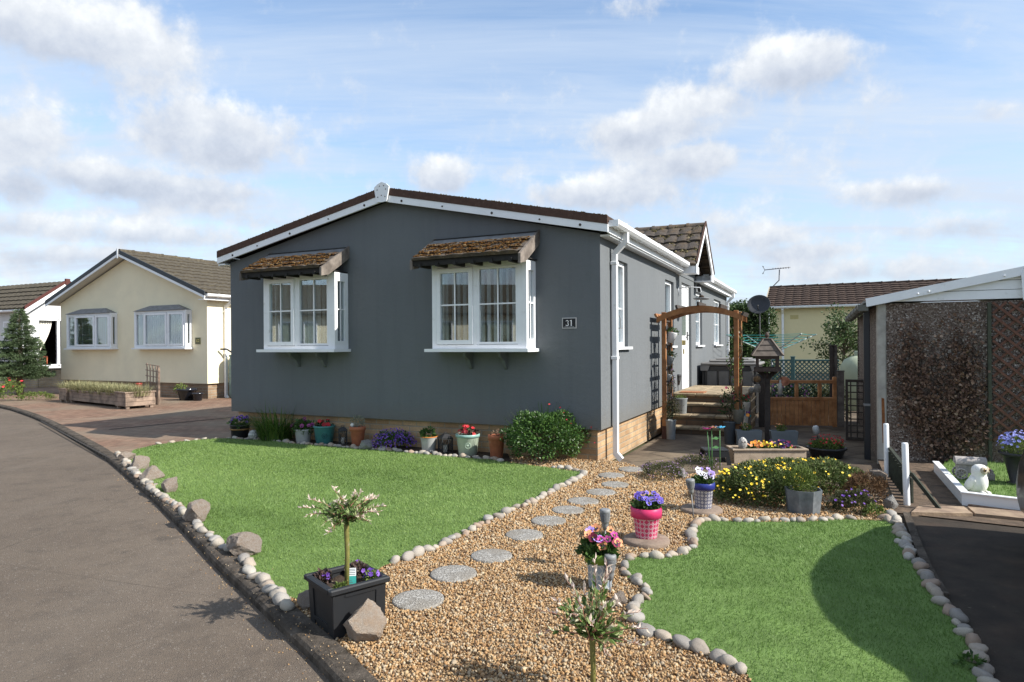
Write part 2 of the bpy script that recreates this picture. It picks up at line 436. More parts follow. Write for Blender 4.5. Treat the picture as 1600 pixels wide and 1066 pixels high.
cc = t.ramp(t.rng(shn, -.75, .55), [(0, (2.0, 2.25, 2.75)), (.4, (2.75, 2.98, 3.4)), (.75, (3.6, 3.75, 3.95)), (1, (4.5, 4.6, 4.7))])
c2 = t.mix(t.math('MULTIPLY', cum, .93), c1, cc)
t.link(c2, bg.inputs[0])
SC.view_settings.view_transform = 'Standard'; SC.view_settings.look = 'None'; SC.view_settings.exposure = 0.92; SC.view_settings.gamma = 1
# ---------------------------------------------------------------- shared materials
WHITE = mat('white_upvc', (.78, .79, .80), .35, .04, 3, spec=.5, dirt=((.45, .44, .40), 7, .6, .85))
m, t, p, co = base('grey_render'); RENDER = m
n1 = t.noise(co, .7, 5, .6); c = t.mix(t.rng(n1, .35, .7), L(.139, .150, .158), L(.153, .163, .170))
mp = t.new('Mapping'); mp.inputs['Scale'].default_value = (7, 7, .55); t.link(co, mp.inputs[0]); n2 = t.noise(mp.outputs[0], 1.0, 6, .65)
c = t.mix(t.rng(n2, .5, .8, 0, .4), c, L(.11, .119, .125)); c = t.mix(t.rng(n2, .2, .42, .3, 0), c, L(.18, .19, .196))
sx = t.new('SeparateXYZ'); t.link(co, sx.inputs[0]); n3 = t.noise(co, 9, 6, .7)
c = t.mix(t.rng(t.math('SUBTRACT', sx.outputs[2], t.math('MULTIPLY', n3, .45)), .18, .42, .5, 0), c, L(.15, .14, .12))
c = t.mix(t.rng(t.noise(co, 70, 3, .6), .6, .75, 0, .25), c, L(.2, .21, .22))
t.link(c, p.inputs['Base Color']); p.inputs['Roughness'].default_value = .92; p.inputs['Specular IOR Level'].default_value = .15
b = t.new('Bump'); b.inputs['Distance'].default_value = .006; t.link(t.math('ADD', t.noise(co, 190, 4, .65), t.math('MULTIPLY', t.noise(co, 14, 4, .6), 1.2)), b.inputs['Height']); t.link(b.outputs[0], p.inputs['Normal'])
CREAM = mat('cream_render', (.82, .735, .53), .9, .04, 1, bump=.004, bs=120, spec=.15, dirt=((.7, .63, .46), .8, .5, .85))
YELLOW = mat('yellow_render', (.70, .61, .37), .9, .06, .6, spec=.15, dirt=((.56, .49, .31), .5, .5, .8))
BRICK = brickmat('buff_brick', (.36, .225, .12), (.48, .32, .18), (.34, .28, .2), .225, .075, .01)
BRICKW = brickmat('buff_wall_brick', (.40, .31, .2), (.5, .40, .27), (.42, .37, .3), .225, .075, .01)
VERGE = mat('brown_verge', (.075, .04, .028), .85, .2, 14, bump=.002, bs=200, dirt=((.16, .12, .09), 30, .6, .75))
TILEMOSS = mat('mossy_tile', (.075, .062, .052), .95, .35, 6, bump=.010, bs=55, col2=(.10, .07, .042), th=(.45, .65), dirt=((.2, .16, .11), 16, .6, .75))
TILEBROWN = mat('brown_tile', (.058, .040, .032), .95, .3, 9, bump=.006, bs=50, dirt=((.10, .078, .06), 14, .55, .75), spec=.15)
TILEOLIVE = mat('olive_tile', (.07, .058, .041), .95, .3, 7, bump=.006, bs=50, dirt=((.125, .108, .07), 12, .5, .75))
DARKTIM = mat('dark_timber', (.055, .044, .037), .75, .3, 9, bump=.002, bs=90)
GREYTIM = mat('weathered_timber', (.2, .17, .145), .85, .3, 6, bump=.003, bs=70, col2=(.12, .10, .085))
ORTIM = mat('orange_timber', (.30, .135, .05), .65, .25, 5, bump=.002, bs=60, col2=(.22, .09, .032), dirt=((.10, .05, .025), 4, .6, .8))
GATETIM = mat('gate_timber', (.5, .24, .10), .6, .25, 5, bump=.002, bs=60, col2=(.38, .165, .065))
BLACKPL = mat('black_plastic', (.016, .017, .019), .45, .1, 5, spec=.4, dirt=((.05, .05, .048), 9, .6, .85))
GREYPOT = mat('grey_pot', (.25, .27, .28), .6, .12, 8, dirt=((.16, .16, .15), 10, .55, .8))
LGREYPOT = mat('pale_grey_pot', (.42, .43, .42), .6, .1, 8, dirt=((.26, .25, .22), 10, .55, .8))
TEALPOT = mat('teal_glaze', (.055, .2, .2), .35, .12, 8, spec=.5)
SAGEPOT = mat('sage_glaze', (.46, .53, .42), .35, .08, 8, spec=.5, dirt=((.3, .33, .22), 6, .5, .8))
TERRA = mat('terracotta', (.36, .12, .06), .8, .15, 9, bump=.001, bs=80, dirt=((.42, .26, .18), 9, .58, .8))
SOIL = mat('soil', (.045, .03, .02), .95, .4, 25, bump=.01, bs=70)
BARK = mat('bark', (.11, .085, .06), .9, .35, 14, bump=.004, bs=60)
BLACKMET = mat('black_metal', (.02, .02, .022), .5, .1, 8, spec=.5)
GREYMET = mat('grey_plastic', (.2, .205, .21), .5, .1, 12, spec=.4)
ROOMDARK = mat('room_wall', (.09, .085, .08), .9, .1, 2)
BLIND = mat('blind_fabric', (.84, .87, .91), .8, .05, 6)
GLASS = glassmat('window_glass')
GREEN = mat('leaf_green', (.06, .1, .03), .55, 0, ramp=[(.022, .05, .014), (.055, .11, .026), (.11, .19, .045)], trl=.25)
DKGREEN = mat('leaf_dark', (.03, .05, .02), .6, 0, ramp=[(.012, .024, .008), (.024, .045, .013), (.05, .085, .025)], trl=.2)
YGREEN = mat('leaf_yellow_green', (.1, .15, .03), .6, 0, ramp=[(.05, .085, .02), (.12, .17, .035), (.22, .27, .07)], trl=.3)
OLIVE = mat('leaf_olive', (.07, .08, .03), .7, 0, ramp=[(.035, .04, .018), (.075, .085, .035), (.13, .13, .06)], trl=.25)
FPUR = mat('flower_purple', (.16, .06, .4), .6, 0, ramp=[(.07, .022, .21), (.15, .055, .38), (.27, .14, .53)], trl=.2)
FRED = mat('flower_red', (.5, .02, .03), .6, 0, ramp=[(.22, .008, .015), (.5, .02, .03), (.62, .05, .06)], trl=.15)
FYEL = mat('flower_yellow', (.8, .55, .03), .6, 0, ramp=[(.7, .42, .02), (.85, .62, .03), (.9, .72, .1)], trl=.15)
FORA = mat('flower_orange', (.8, .25, .03), .6, 0, ramp=[(.75, .2, .02), (.85, .33, .04), (.85, .5, .06)], trl=.15)
FDARK = mat('flower_blotch', (.02, .006, .02), .7, 0)
FEYE = mat('flower_eye', (.85, .65, .05), .7, 0)
# ---------------------------------------------------------------- ground sheets
def gp(l, z=0): return [G(u, v, z).xy for u, v in l]
GROUND = mat('earth', (.075, .08, .035), .95, .3, .8, col2=(.10, .085, .05), bump=.02, bs=12)
m, t, p, co = base('asphalt')
n1 = t.noise(co, .55, 7, .68); n2 = t.noise(co, 130, 3, .7); n3 = t.noise(co, 5, 6, .7)
c = t.ramp(t.rng(n1, .3, .7), [(0, (.11, .086, .066)), (1, (.165, .131, .10))])
c = t.mix(t.rng(n3, .5, .72, 0, .55), c, L(.07, .057, .047))
mpa = t.new('Mapping'); mpa.inputs['Rotation'].default_value = (0, 0, .75); mpa.inputs['Scale'].default_value = (3.2, .12, 1); t.link(co, mpa.inputs[0]); ntr = t.noise(mpa.outputs[0], .5, 4, .6)
c = t.mix(t.rng(ntr, .5, .72, 0, .45), c, L(.17, .14, .112))
nst = t.noise(co, 1.7, 3, .5, .6); c = t.mix(t.rng(nst, .66, .72, 0, .5), c, L(.06, .05, .042))
vc = t.new('TexVoronoi'); vc.feature = 'DISTANCE_TO_EDGE'; vc.inputs['Scale'].default_value = .42; t.link(t.mix(.06, co, t.new('TexNoise').outputs[1]), vc.inputs['Vector'])
c = t.mix(t.rng(t.math('ADD', vc.outputs['Distance'], t.math('MULTIPLY', n3, .012)), .0055, .0085, .4, 0), c, L(.04, .034, .028))
v = t.new('TexVoronoi'); v.inputs['Scale'].default_value = 140; t.link(co, v.inputs['Vector']); spc = t.new('SeparateColor'); t.link(v.outputs['Color'], spc.inputs[0])
c = t.mix(t.rng(spc.outputs[0], .0, 1.0, -.4, .38), c, L(.06, .053, .047)); c = t.mix(t.rng(spc.outputs[1], .95, .98, 0, .45), c, L(.28, .25, .215))
t.link(c, p.inputs['Base Color']); p.inputs['Roughness'].default_value = .9; p.inputs['Specular IOR Level'].default_value = .2
b = t.new('Bump'); b.inputs['Distance'].default_value = .004; t.link(t.math('ADD', v.outputs['Distance'], n2), b.inputs['Height']); t.link(b.outputs[0], p.inputs['Normal'])
ASPH = m
TARMAC = mat('dark_tarmac', (.036, .027, .019), .9, .35, 3, bump=.006, bs=160, col2=(.05, .033, .022), th=(.5, .7), dirt=((.1, .085, .06), 22, .64, .74))
PAVE = brickmat('block_paving', (.18, .10, .066), (.265, .162, .108), (.07, .056, .042), .2, .1, .006, ground=True, rot=.5, bump=.004, dirt=((.2, .16, .115), .6, .42, .7))
SLABS = brickmat('patio_slabs', (.15, .115, .08), (.2, .155, .105), (.06, .05, .038), .6, .45, .012, ground=True, rot=-YAW, bump=.004, dirt=((.075, .055, .04), 1.6, .42, .62))
CONC = mat('kerb_concrete', (.10, .083, .067), .95, .4, 7, bump=.010, bs=60, col2=(.05, .041, .032), th=(.36, .62), dirt=((.24, .21, .17), 30, .62, .74), spec=.15)
struct(MB().quad((-700, -300, -.13), (700, -300, -.13), (700, 1400, -.13), (-700, 1400, -.13)).build('ground', GROUND, fix=False))
KO = [(0, 633), (50, 649), (80, 663), (108, 679), (128, 690), (152, 704), (178, 722), (205, 745), (239, 774), (268, 803), (304, 839), (347, 885), (380, 914), (438, 970), (486, 1014), (531, 1061), (600, 1140), (700, 1270)]
kpts = [Vector((-42, 27, 0)), Vector((-24, 21.5, 0)), Vector((-16.4, 18.6, 0))]+[Vector((*q, 0)) for q in gp(KO)]+[Vector((.9, 1.0, 0)), Vector((2.2, -2.5, 0)), Vector((3.5, -9, 0))]
kpts = smooth_poly(kpts, 2)
nrm = []
for i, q in enumerate(kpts):
    d = (kpts[min(i+1, len(kpts)-1)]-kpts[max(i-1, 0)]).normalized(); nrm.append(Vector((-d.y, d.x, 0)))
kin = [q+n*.125 for q, n in zip(kpts, nrm)]
road = [(-42, -9), (-42, 27)] 
rp = [q-n*.01 for q, n in zip(kpts, nrm)]
sheet('road', [(-60, -9), (-60, 27)]+[(q.x+nn.x*.03, q.y+nn.y*.03) for q, nn in zip(kpts, nrm)], -.046, ASPH)
kb = MB(); prof = [(-.012, -.10), (-.008, -.012), (.004, .004), (.022, .012), (.118, .012), (.125, .002), (.125, -.1)]
# kerb units of about 0.9 m with a joint between them
acc = 0; segs = [[0]]
for i in range(1, len(kpts)):
    acc += (kpts[i]-kpts[i-1]).length; segs[-1].append(i)
    if acc > .85: segs.append([i]); acc = 0
for sg in segs:
    if len(sg) < 2: continue
    vs = []; n = len(prof)
    dz = rng.normal(0, .003)
    for j, i in enumerate(sg):
        q = kpts[i]; tt = (kpts[sg[1]]-kpts[sg[0]]).normalized()
        if j == 0: q = q+tt*.006
        for o, z in prof: vs.append(q+nrm[i]*o+Vector((0, 0, z+(dz if z > -.05 else 0))))
    kb.add(vs, [(i*n+j, i*n+(j+1) % n, (i+1)*n+(j+1) % n, (i+1)*n+j) for i in range(len(sg)-1) for j in range(n)]+[tuple(range(n)), tuple(range(len(vs)-n, len(vs)))[::-1]])
struct(kb.build('kerb', CONC))
LL = [(208, 705), (236, 698), (273, 692.5), (318, 688), (349, 686.5), (420, 689.5), (460, 695), (500, 698), (560, 703), (620, 707), (640, 709.5), (720, 716.5), (776, 721), (820, 728), (856, 732), (880, 736), (906, 739), (916, 742),
      (898, 751), (841, 782), (800, 799), (757, 818), (715, 841), (653, 869), (599, 887), (560, 915), (520, 935), (486, 938), (470, 940), (440, 934), (405, 901), (385, 878), (347, 848), (318, 828), (286, 796), (250, 773), (228, 755), (205, 733), (198, 718)]
RL = [(1101, 814), (1140, 817), (1187, 818), (1250, 818), (1319, 814), (1394, 817), (1405, 832), (1427, 881), (1461, 930), (1499, 979), (1525, 1024), (1544, 1066), (1570, 1120), (1400, 1130), (1185, 1090), (1172, 1066), (1161, 1046), (1124, 1026), (1056, 1006), (1021, 997), (1000, 983), (990, 966), (1002, 947), (1018, 931), (1010, 920), (981, 906), (970, 890), (978, 876), (1000, 873), (1040, 874), (1067, 870), (1084, 856), (1080, 830)]
LLp, RLp = gp(LL), gp(RL)
TURFB = mat('turf_backing', (.11, .18, .045), .95, .2, 2.5, bump=.006, bs=160, col2=(.13, .205, .055))
lawn_poly = {'L': LLp, 'R': RLp}
sheet('left_lawn', LLp, .012, TURFB); sheet('right_lawn', RLp, .012, TURFB)
# gravel bed
kin2 = [q.xy for q in kin if q.y < G(470, 965).y+.7 and q.y > .8]
GRAV = [kin2[0]]+kin2[1:]+[Vector((1.7, .8)), Vector((1.75, 2.5))]+gp([(1490, 1000), (1430, 910), (1400, 830), (1395, 790), (1300, 760), (1200, 745), (1125, 742), (1050, 742), (1018, 737), (975, 724), (931, 717), (860, 717), (790, 700), (640, 690), (500, 685), (380, 680), (358, 685), (420, 700), (700, 740), (840, 770), (700, 830), (560, 900)])
GRAVB = mat('gravel_bed', (.32, .21, .115), .95, .4, 60, bump=.008, bs=110, col2=(.2, .13, .075), th=(.4, .6))
sheet('gravel_bed', GRAV, 0.0, GRAVB)
BEDP = gp([(352, 687), (380, 680), (500, 683), (640, 690), (790, 705), (800, 724), (720, 715), (640, 708), (500, 696.5), (420, 688)])
sheet('flower_bed', BEDP, .016, SOIL)
# driveway between the bungalows
kfar = [q.xy for q in kin if q.y > G(198, 718).y-.05]
hl = H(-6.1, 0)
sheet('block_drive', kfar+gp([(215, 712), (300, 698), (360, 696)])+[H(-5.9, .2).xy, H(-5.9, 12).xy, Vector((4, 30)), Vector((0, 60)), Vector((-60, 60)), Vector((-60, 27))], -.002, PAVE)
# dished drainage channel and crossing strip in the drive
dc = MB()
for a, b, w in [((64, 658), (172, 742-26), .012), ((170, 671), (363, 652), .03)]:
    pa, pb = G(*a, .004), G(*b, .004); d = (pb-pa).normalized(); s_ = Vector((-d.y, d.x, 0))*w; dc.quad(pa-s_, pb-s_, pb+s_, pa+s_)
struct(dc.build('drain_channel', mat('channel_dark', (.035, .03, .026), .9, .3, 8), fix=False))
PATZ = -.05
PATIO = [H(.05, -.35).xy, H(.05, 12).xy, H(3.2, 12).xy]+[Vector((6.6, 12.4)), Vector((4.9, 8.6)), Vector((4.4, 7.0))]+gp([(1400, 770), (1300, 755), (1200, 740), (1125, 736), (1050, 736), (1018, 735), (975, 722), (940, 722)])
PATIO = [H(.05, -.4).xy, H(.05, 12).xy, H(4.5, 12).xy, H(4.5, 3.0).xy, H(3.1, 2.2).xy]+gp([(1400, 735), (1395, 792), (1300, 770), (1125, 752), (1050, 752), (1018, 740), (975, 727), (940, 722)])
sheet('patio', PATIO, PATZ, SLABS)
# right hand drive
sheet('tarmac_drive', gp([(1403, 800), (1700, 835)])+[Vector((9, 3.6)), Vector((5, -6)), Vector((1.5, -3)), Vector((1.55, 2.0))]+gp([(1552, 1080), (1500, 975), (1440, 893), (1412, 835)]), -.004, TARMAC)
SANDY = mat('earth_strip', (.13, .09, .06), .95, .35, 6, bump=.01, bs=60, col2=(.085, .06, .042), dirt=((.26, .2, .15), 9, .6, .75))
gw = G(1371, 718)
sheet('earth_strip', [gw.xy]+gp([(1393, 770), (1398, 802), (1700, 836), (1700, 745), (1560, 738)])+[(gw+EX*2.7).xy], .006, SANDY)
st = MB()
for (a, b, c_, d) in [((1424, 806), (1520, 808), (1506, 797), (1436, 795)), ((1524, 808), (1602, 816), (1600, 805), (1512, 797)), ((1606, 817), (1700, 828), (1690, 816), (1603, 806))]:
    P4 = gp([a, b, c_, d]); st.prism(P4, -.03, .03)
struct(st.build('slab_edging', mat('edging_slab', (.3, .22, .15), .9, .25, 5, bump=.004, bs=70, col2=(.2, .14, .1))))
ke = MB(); rr_ = gp([(1418, 806), (1434, 850), (1452, 893), (1478, 935)])
for a, b in zip(rr_, rr_[1:]): ke.beam((a.x-.01, a.y, .0), (b.x-.01, b.y, .0), .05, .06)
struct(ke.build('drive_edging', CONC))
SLATE = stonemat('slate_chips', [(0, (.05, .055, .065)), (.5, (.1, .105, .12)), (1, (.25, .25, .27))], 45, .02)
sheet('slate_strip', gp([(1508, 790), (1592, 801), (1690, 812), (1690, 800), (1595, 792), (1510, 782)]), .02, SLATE)
# ---------------------------------------------------------------- turf blades (nobody could count them)
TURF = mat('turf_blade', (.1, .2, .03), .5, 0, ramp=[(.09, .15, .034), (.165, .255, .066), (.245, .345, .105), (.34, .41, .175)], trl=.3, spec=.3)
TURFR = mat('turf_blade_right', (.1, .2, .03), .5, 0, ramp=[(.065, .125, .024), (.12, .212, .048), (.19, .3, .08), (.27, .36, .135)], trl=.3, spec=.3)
def turf(name, poly, label, m):
    P = np.array([[q.x, q.y] for q in poly]); lo, hi = P.min(0), P.max(0); pts = []
    n = int((hi-lo).prod()*13000)
    q = lo+rng.random((n, 2))*(hi-lo); q = q[inside(poly, q)]
    Y = q[:, 1]; keep = rng.random(len(q)) < np.clip((4.3/np.maximum(Y, 1.5))**1.5, .12, 1); q = q[keep]; Y = Y[keep]
    k = len(q); sc = np.clip(Y/4.3, .85, 2.2)
    hgt = rng.uniform(.010, .02, k)*np.clip(sc, 1, 1.25)
    # worn, brushed patches: pile leaning together where feet and furniture pressed it
    lean = np.stack([np.sin(q[:, 0]*2.1+np.sin(q[:, 1]*1.7)), np.cos(q[:, 1]*2.3+q[:, 0])], 1)*.28
    dz = np.stack([lean[:, 0]+rng.normal(0, .45, k), lean[:, 1]+rng.normal(0, .45, k), np.ones(k)], 1)
    dz = norm(dz); x = norm(np.cross(dz, rng.normal(size=(k, 3)))); y = np.cross(dz, x)
    Rm = np.stack([x, y, dz], 2)
    S = np.stack([0.0034*sc*rng.uniform(.7, 1.3, k), hgt, hgt], 1)
    tn = np.clip(.42+.1*np.sin(q[:, 0]*1.3+2*np.sin(q[:, 1]*.9))*np.sin(q[:, 1]*1.9)+rng.normal(0, .15, k), 0, 1)
    tn -= .2*np.exp(-((np.sin(q[:, 0]*1.9+1.3*np.sin(q[:, 1]*1.1))*np.sin(q[:, 1]*1.7+q[:, 0]*.4)-.8)/.22)**2); tn = np.clip(tn, 0, 1)
    o = scatter(name, [(-.5, 0, 0), (.5, 0, 0), (0, .35, 1)], [(0, 1, 2)], np.column_stack([q, np.full(k, .012)]), Rm, S, m, tint=tn)
    return stuff(o, label, 'lawn')
turf('lawn_turf', LLp, 'bright green artificial turf of the large lawn below the bay windows', TURF)
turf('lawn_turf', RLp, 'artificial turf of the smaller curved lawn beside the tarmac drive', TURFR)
# ---------------------------------------------------------------- gravel
GRAVS = mat('gravel_stone', (.4, .3, .2), .75, 0, ramp=[(.11, .066, .038), (.22, .125, .058), (.33, .19, .08), (.38, .24, .115), (.42, .30, .165), (.29, .23, .16), (.48, .38, .25), (.31, .17, .07), (.38, .25, .125)], spec=.3)
STEP = [(653.5, 940, 40.5, 16.5), (708.6, 899, 36.5, 13), (768, 871, 32.5, 11), (819, 838, 29.5, 9.3), (857, 816, 27.5, 7.5), (887, 799, 25, 6.6), (911, 785, 24.5, 6), (938.6, 771, 23, 5.4), (961, 759, 21.5, 4.8), (955, 744.5, 20.5, 4.3), (986, 735, 20, 4)]
stp = [(G(u, v), w*mpp(v)) for u, v, w, h in STEP]
SLAB2 = [(1010, 848, 36), (1096, 798.5, 32)]
excl = [(p_.x, p_.y, r_+.004) for p_, r_ in stp]+[(G(u, v).x, G(u, v).y, w*mpp(v)) for u, v, w in SLAB2]
P = np.array([[q.x, q.y] for q in GRAV]); lo, hi = P.min(0), np.minimum(P.max(0), 8.6)
q = lo+rng.random((int((hi-lo).prod()*9000), 2))*(hi-lo)
q = q[inside(GRAV, q)]; q = q[~inside(LLp, q)]; q = q[~inside(RLp, q)]; q = q[~inside(BEDP, q)]
for ex_, ey_, er in excl: q = q[np.hypot(q[:, 0]-ex_, q[:, 1]-ey_) > er]
q = q[q[:, 1] > 1.9]
keep = rng.random(len(q)) < np.clip((4.0/q[:, 1])**1.6, .25, 1); q = q[keep]
k = len(q); sz = rng.lognormal(math.log(.0061), .30, k)*np.clip(q[:, 1]/4.2, .95, 1.5); sz = np.clip(sz, .004, .018)
CUBE = [(x, y, z) for z in (-1, 1) for y in (-1, 1) for x in (-1, 1)]; CUBEF = [(0, 2, 3, 1), (4, 5, 7, 6), (0, 1, 5, 4), (2, 6, 7, 3), (0, 4, 6, 2), (1, 3, 7, 5)]
phi = (1+5**.5)/2; ICO = np.array([(-1, phi, 0), (1, phi, 0), (-1, -phi, 0), (1, -phi, 0), (0, -1, phi), (0, 1, phi), (0, -1, -phi), (0, 1, -phi), (phi, 0, -1), (phi, 0, 1), (-phi, 0, -1), (-phi, 0, 1)])/math.sqrt(1+phi*phi)
ICOF = [(0, 11, 5), (0, 5, 1), (0, 1, 7), (0, 7, 10), (0, 10, 11), (1, 5, 9), (5, 11, 4), (11, 10, 2), (10, 7, 6), (7, 1, 8), (3, 9, 4), (3, 4, 2), (3, 2, 6), (3, 6, 8), (3, 8, 9), (4, 9, 5), (2, 4, 11), (6, 2, 10), (8, 6, 7), (9, 8, 1)]
ICOJ = ICO*(1+np.random.default_rng(5).normal(0, .13, ICO.shape))
S = sz[:, None]*np.stack([rng.uniform(.9, 1.5, k), rng.uniform(.7, 1.1, k), rng.uniform(.5, .85, k)], 1)
# stray stones and grit on the kerb and in the road edge
ki = rng.integers(40, len(kpts)-1, 1500); off = rng.exponential(.035, 1500)*np.where(rng.random(1500) < .55, -1, .9)
gq = np.array([[kpts[i].x+nrm[i].x*o_+rng.normal(0, .03), kpts[i].y+nrm[i].y*o_+rng.normal(0, .03), (-.044 if o_ < -.015 else .014)] for i, o_ in zip(ki, off)])
okk = (gq[:, 1] > 1.9) & (gq[:, 1] < 13) & ((np.abs(off) > .015)); gq = gq[okk]; gs_ = rng.uniform(.0015, .0045, len(gq))
T3 = np.vstack([np.column_stack([q, rng.uniform(.002, .012, k)]), gq]); S = np.vstack([S, gs_[:, None]*np.array([[1.2, 1, .7]])]); k = len(T3)
stuff(scatter('gravel', ICOJ, ICOF, T3, randrot(k), S, GRAVS, tint=rng.random(k), smooth=True), 'loose golden brown gravel of the garden path', 'gravel')
# ---------------------------------------------------------------- stepping stones
STEPM = stonemat('stepping_stone', [(0, (.16, .145, .125)), (.5, (.29, .275, .25)), (.85, (.37, .355, .325)), (1, (.52, .5, .46))], 130, .004, big=(.22, .195, .16), bigs=4)
names = ['nearest stepping stone of the gravel path, beside the big pale boulder', 'second stepping stone from the black planter end of the path', 'third stepping stone up the gravel path', 'fourth stepping stone, beside the curved lawn cobbles', 'fifth stepping stone up the gravel path from the road', 'sixth stepping stone, in the middle of the gravel path', 'seventh stepping stone up the gravel path', 'eighth stepping stone, opposite the pointed lawn corner', 'stepping stone on the right, third from the bungalow corner', 'stepping stone left of the patio, second from the bungalow corner', 'farthest stepping stone, nearest the white downpipe']
for i, (p_, r_) in enumerate(stp):
    o = MB().lathe([(0, -.03), (r_*.99, -.03), (r_, .008), (r_*.985, .016), (r_*.93, .018), (r_*.5, .0185), (0, .0185)], 48).build('stepping_stone', STEPM, None, p_, random.uniform(0, 6))
    tag(o, 'round grey concrete '+names[i], 'stepping stone', 'round stepping stones in the gravel path')
# ---------------------------------------------------------------- cobbles edging the lawns
COB = mat('cobble', (.5, .45, .4), .7, .12, 14, bump=.0015, bs=90, rnd=[(.36, .32, .27), (.27, .245, .22), (.40, .36, .29), (.2, .19, .18), (.35, .27, .2), (.44, .41, .36), (.29, .185, .12), (.3, .29, .275), (.38, .31, .24), (.24, .2, .165)])
def pebmesh(seed):
    rr = np.random.default_rng(seed); me = rockmesh('cobble', seed+100, 2, 2, .10, (1, rr.uniform(.68, .9), rr.uniform(.5, .72)), facet=False)
    me.materials.append(COB); return me
PEB = [pebmesh(i) for i in range(10)]
def cobbles(line, size, label, group, gap=.97, zz=.0, jit=.012, skip=()):
    pts = [Vector((*q, 0)) for q in gp(line)]; k = 0; pos = pts[0].copy(); i = 1
    while i < len(pts):
        s = size*random.uniform(.75, 1.3)
        d = pts[i]-pos
        while d.length < s*gap and i < len(pts)-1: i += 1; d = pts[i]-pos
        if d.length < s*gap: break
        dn = d.normalized(); c = pos+dn*(s*gap/2); pos = pos+dn*s*gap
        if any((c-G(*e[:2])).length < e[2] for e in skip): continue
        o = link('edging_cobble', random.choice(PEB), None, (c.x+random.gauss(0, jit), c.y+random.gauss(0, jit), zz+s*.24))
        o.scale = (s*.56, s*random.uniform(.46, .6), s*random.uniform(.45, .62)); o.rotation_euler = (random.gauss(0, .2), random.gauss(0, .2), math.atan2(dn.y, dn.x)+random.gauss(0, .35))
        tag(o, label, 'cobble', group); k += 1
    return k
BOULD = [(194, 719, 13, 15, .62), (216, 732, 17, 21, .6), (236, 749, 21, 22, .55), (263, 769, 16, 24, .8), (306, 816, 21, 35, .8), (376, 869, 30, 34, .62)]
sk = [(u, v, w*mpp(v)*.9) for u, v, w, h, f in BOULD]
NC = 0
NC += cobbles([(183, 709), (199, 727), (226, 756), (249, 776), (284, 799), (317, 832), (345, 853), (382, 883), (402, 907), (437, 940), (450, 948), (464, 957)], .083, 'smooth pale cobble in the row between left lawn and road kerb', 'cobbles along the kerb side of the left lawn', skip=sk)
NC += cobbles([(199, 722), (222, 750), (246, 772), (280, 795), (313, 828)], .06, 'smooth pale cobble in the row between left lawn and road kerb', 'cobbles along the kerb side of the left lawn', skip=sk+[(263, 769, .3)])
NC += cobbles([(238, 697), (273, 692), (318, 687.5), (349, 686)], .07, 'small cobble half sunk where the left lawn meets the block drive', 'cobbles along the drive side of the left lawn', gap=2.2)
NC += cobbles([(352, 686), (420, 689), (460, 694.5), (500, 697.3), (560, 702.3), (620, 706.3), (640, 709), (720, 716), (776, 720.5), (795, 724)], .085, 'pale cobble edging the flower bed under the bay windows', 'cobbles between lawn and flower bed')
NC += cobbles([(862, 732), (885, 735), (908, 738), (921, 742), (912, 746), (898, 752), (841, 783), (800, 800), (757, 819), (715, 842), (653, 870), (602, 888)], .082, 'pale cobble edging the left lawn along the gravel path', 'cobbles between left lawn and gravel path')
NC += cobbles([(973, 878), (1000, 872), (1040, 873), (1066, 869), (1083, 856), (1077, 840), (1079, 829), (1101, 814), (1140, 815), (1187, 816.5), (1250, 817), (1319, 813), (1335, 812)], .078, 'rounded cobble edging the top of the curved right lawn', 'cobbles along the top of the right lawn')
NC += cobbles([(1374, 812), (1394, 815), (1405, 832), (1428, 881), (1462, 930), (1500, 979), (1526, 1024), (1545, 1064), (1560, 1090)], .085, 'rounded cobble edging the right lawn along the tarmac drive', 'cobbles between right lawn and tarmac drive')
NC += cobbles([(1390, 806), (1402, 822), (1416, 845), (1424, 866)], .08, 'rounded cobble edging the right lawn along the tarmac drive', 'cobbles between right lawn and tarmac drive')
NC += cobbles([(972, 884), (976, 900), (1004, 918), (1014, 930), (1000, 948), (988, 966), (992, 984), (1020, 998), (1056, 1007), (1124, 1027), (1161, 1048), (1172, 1068)], .08, 'smooth cobble edging the near curve of the right lawn', 'cobbles along the near curve of the right lawn')
print('COBBLES', NC)
# ---------------------------------------------------------------- boulders
ROCKM = stonemat('boulder_rock', [(0, (.26, .2, .16)), (.4, (.42, .34, .27)), (.75, (.52, .45, .38)), (1, (.64, .58, .52))], 75, .006, big=(.36, .26, .19), bigs=5)
ROCKP = stonemat('pale_granite', [(0, (.4, .3, .22)), (.4, (.54, .43, .33)), (.75, (.64, .55, .46)), (1, (.74, .69, .62))], 110, .004, big=(.55, .38, .25), bigs=4)
ROCKG = stonemat('grey_rock', [(0, (.26, .25, .24)), (.5, (.4, .39, .37)), (1, (.58, .57, .55))], 90, .005, big=(.3, .28, .25), bigs=5)
bl = ['low brown boulder at the far tip of the left lawn by the drive', 'slanting brown boulder second from the far tip of the left lawn', 'broad pale brown boulder third from the far tip of the left lawn', 'squarish brown boulder fourth from the far tip of the left lawn', 'tall pointed boulder on the kerb edge midway along the left lawn', 'wide grey brown boulder nearest the black planter on the kerb edge']
LIT = [((.55, -.5, .66), .36), ((-.75, -.5, .3), .5), ((.8, -.1, .3), .6), ((-.2, -.2, 1), .55)]
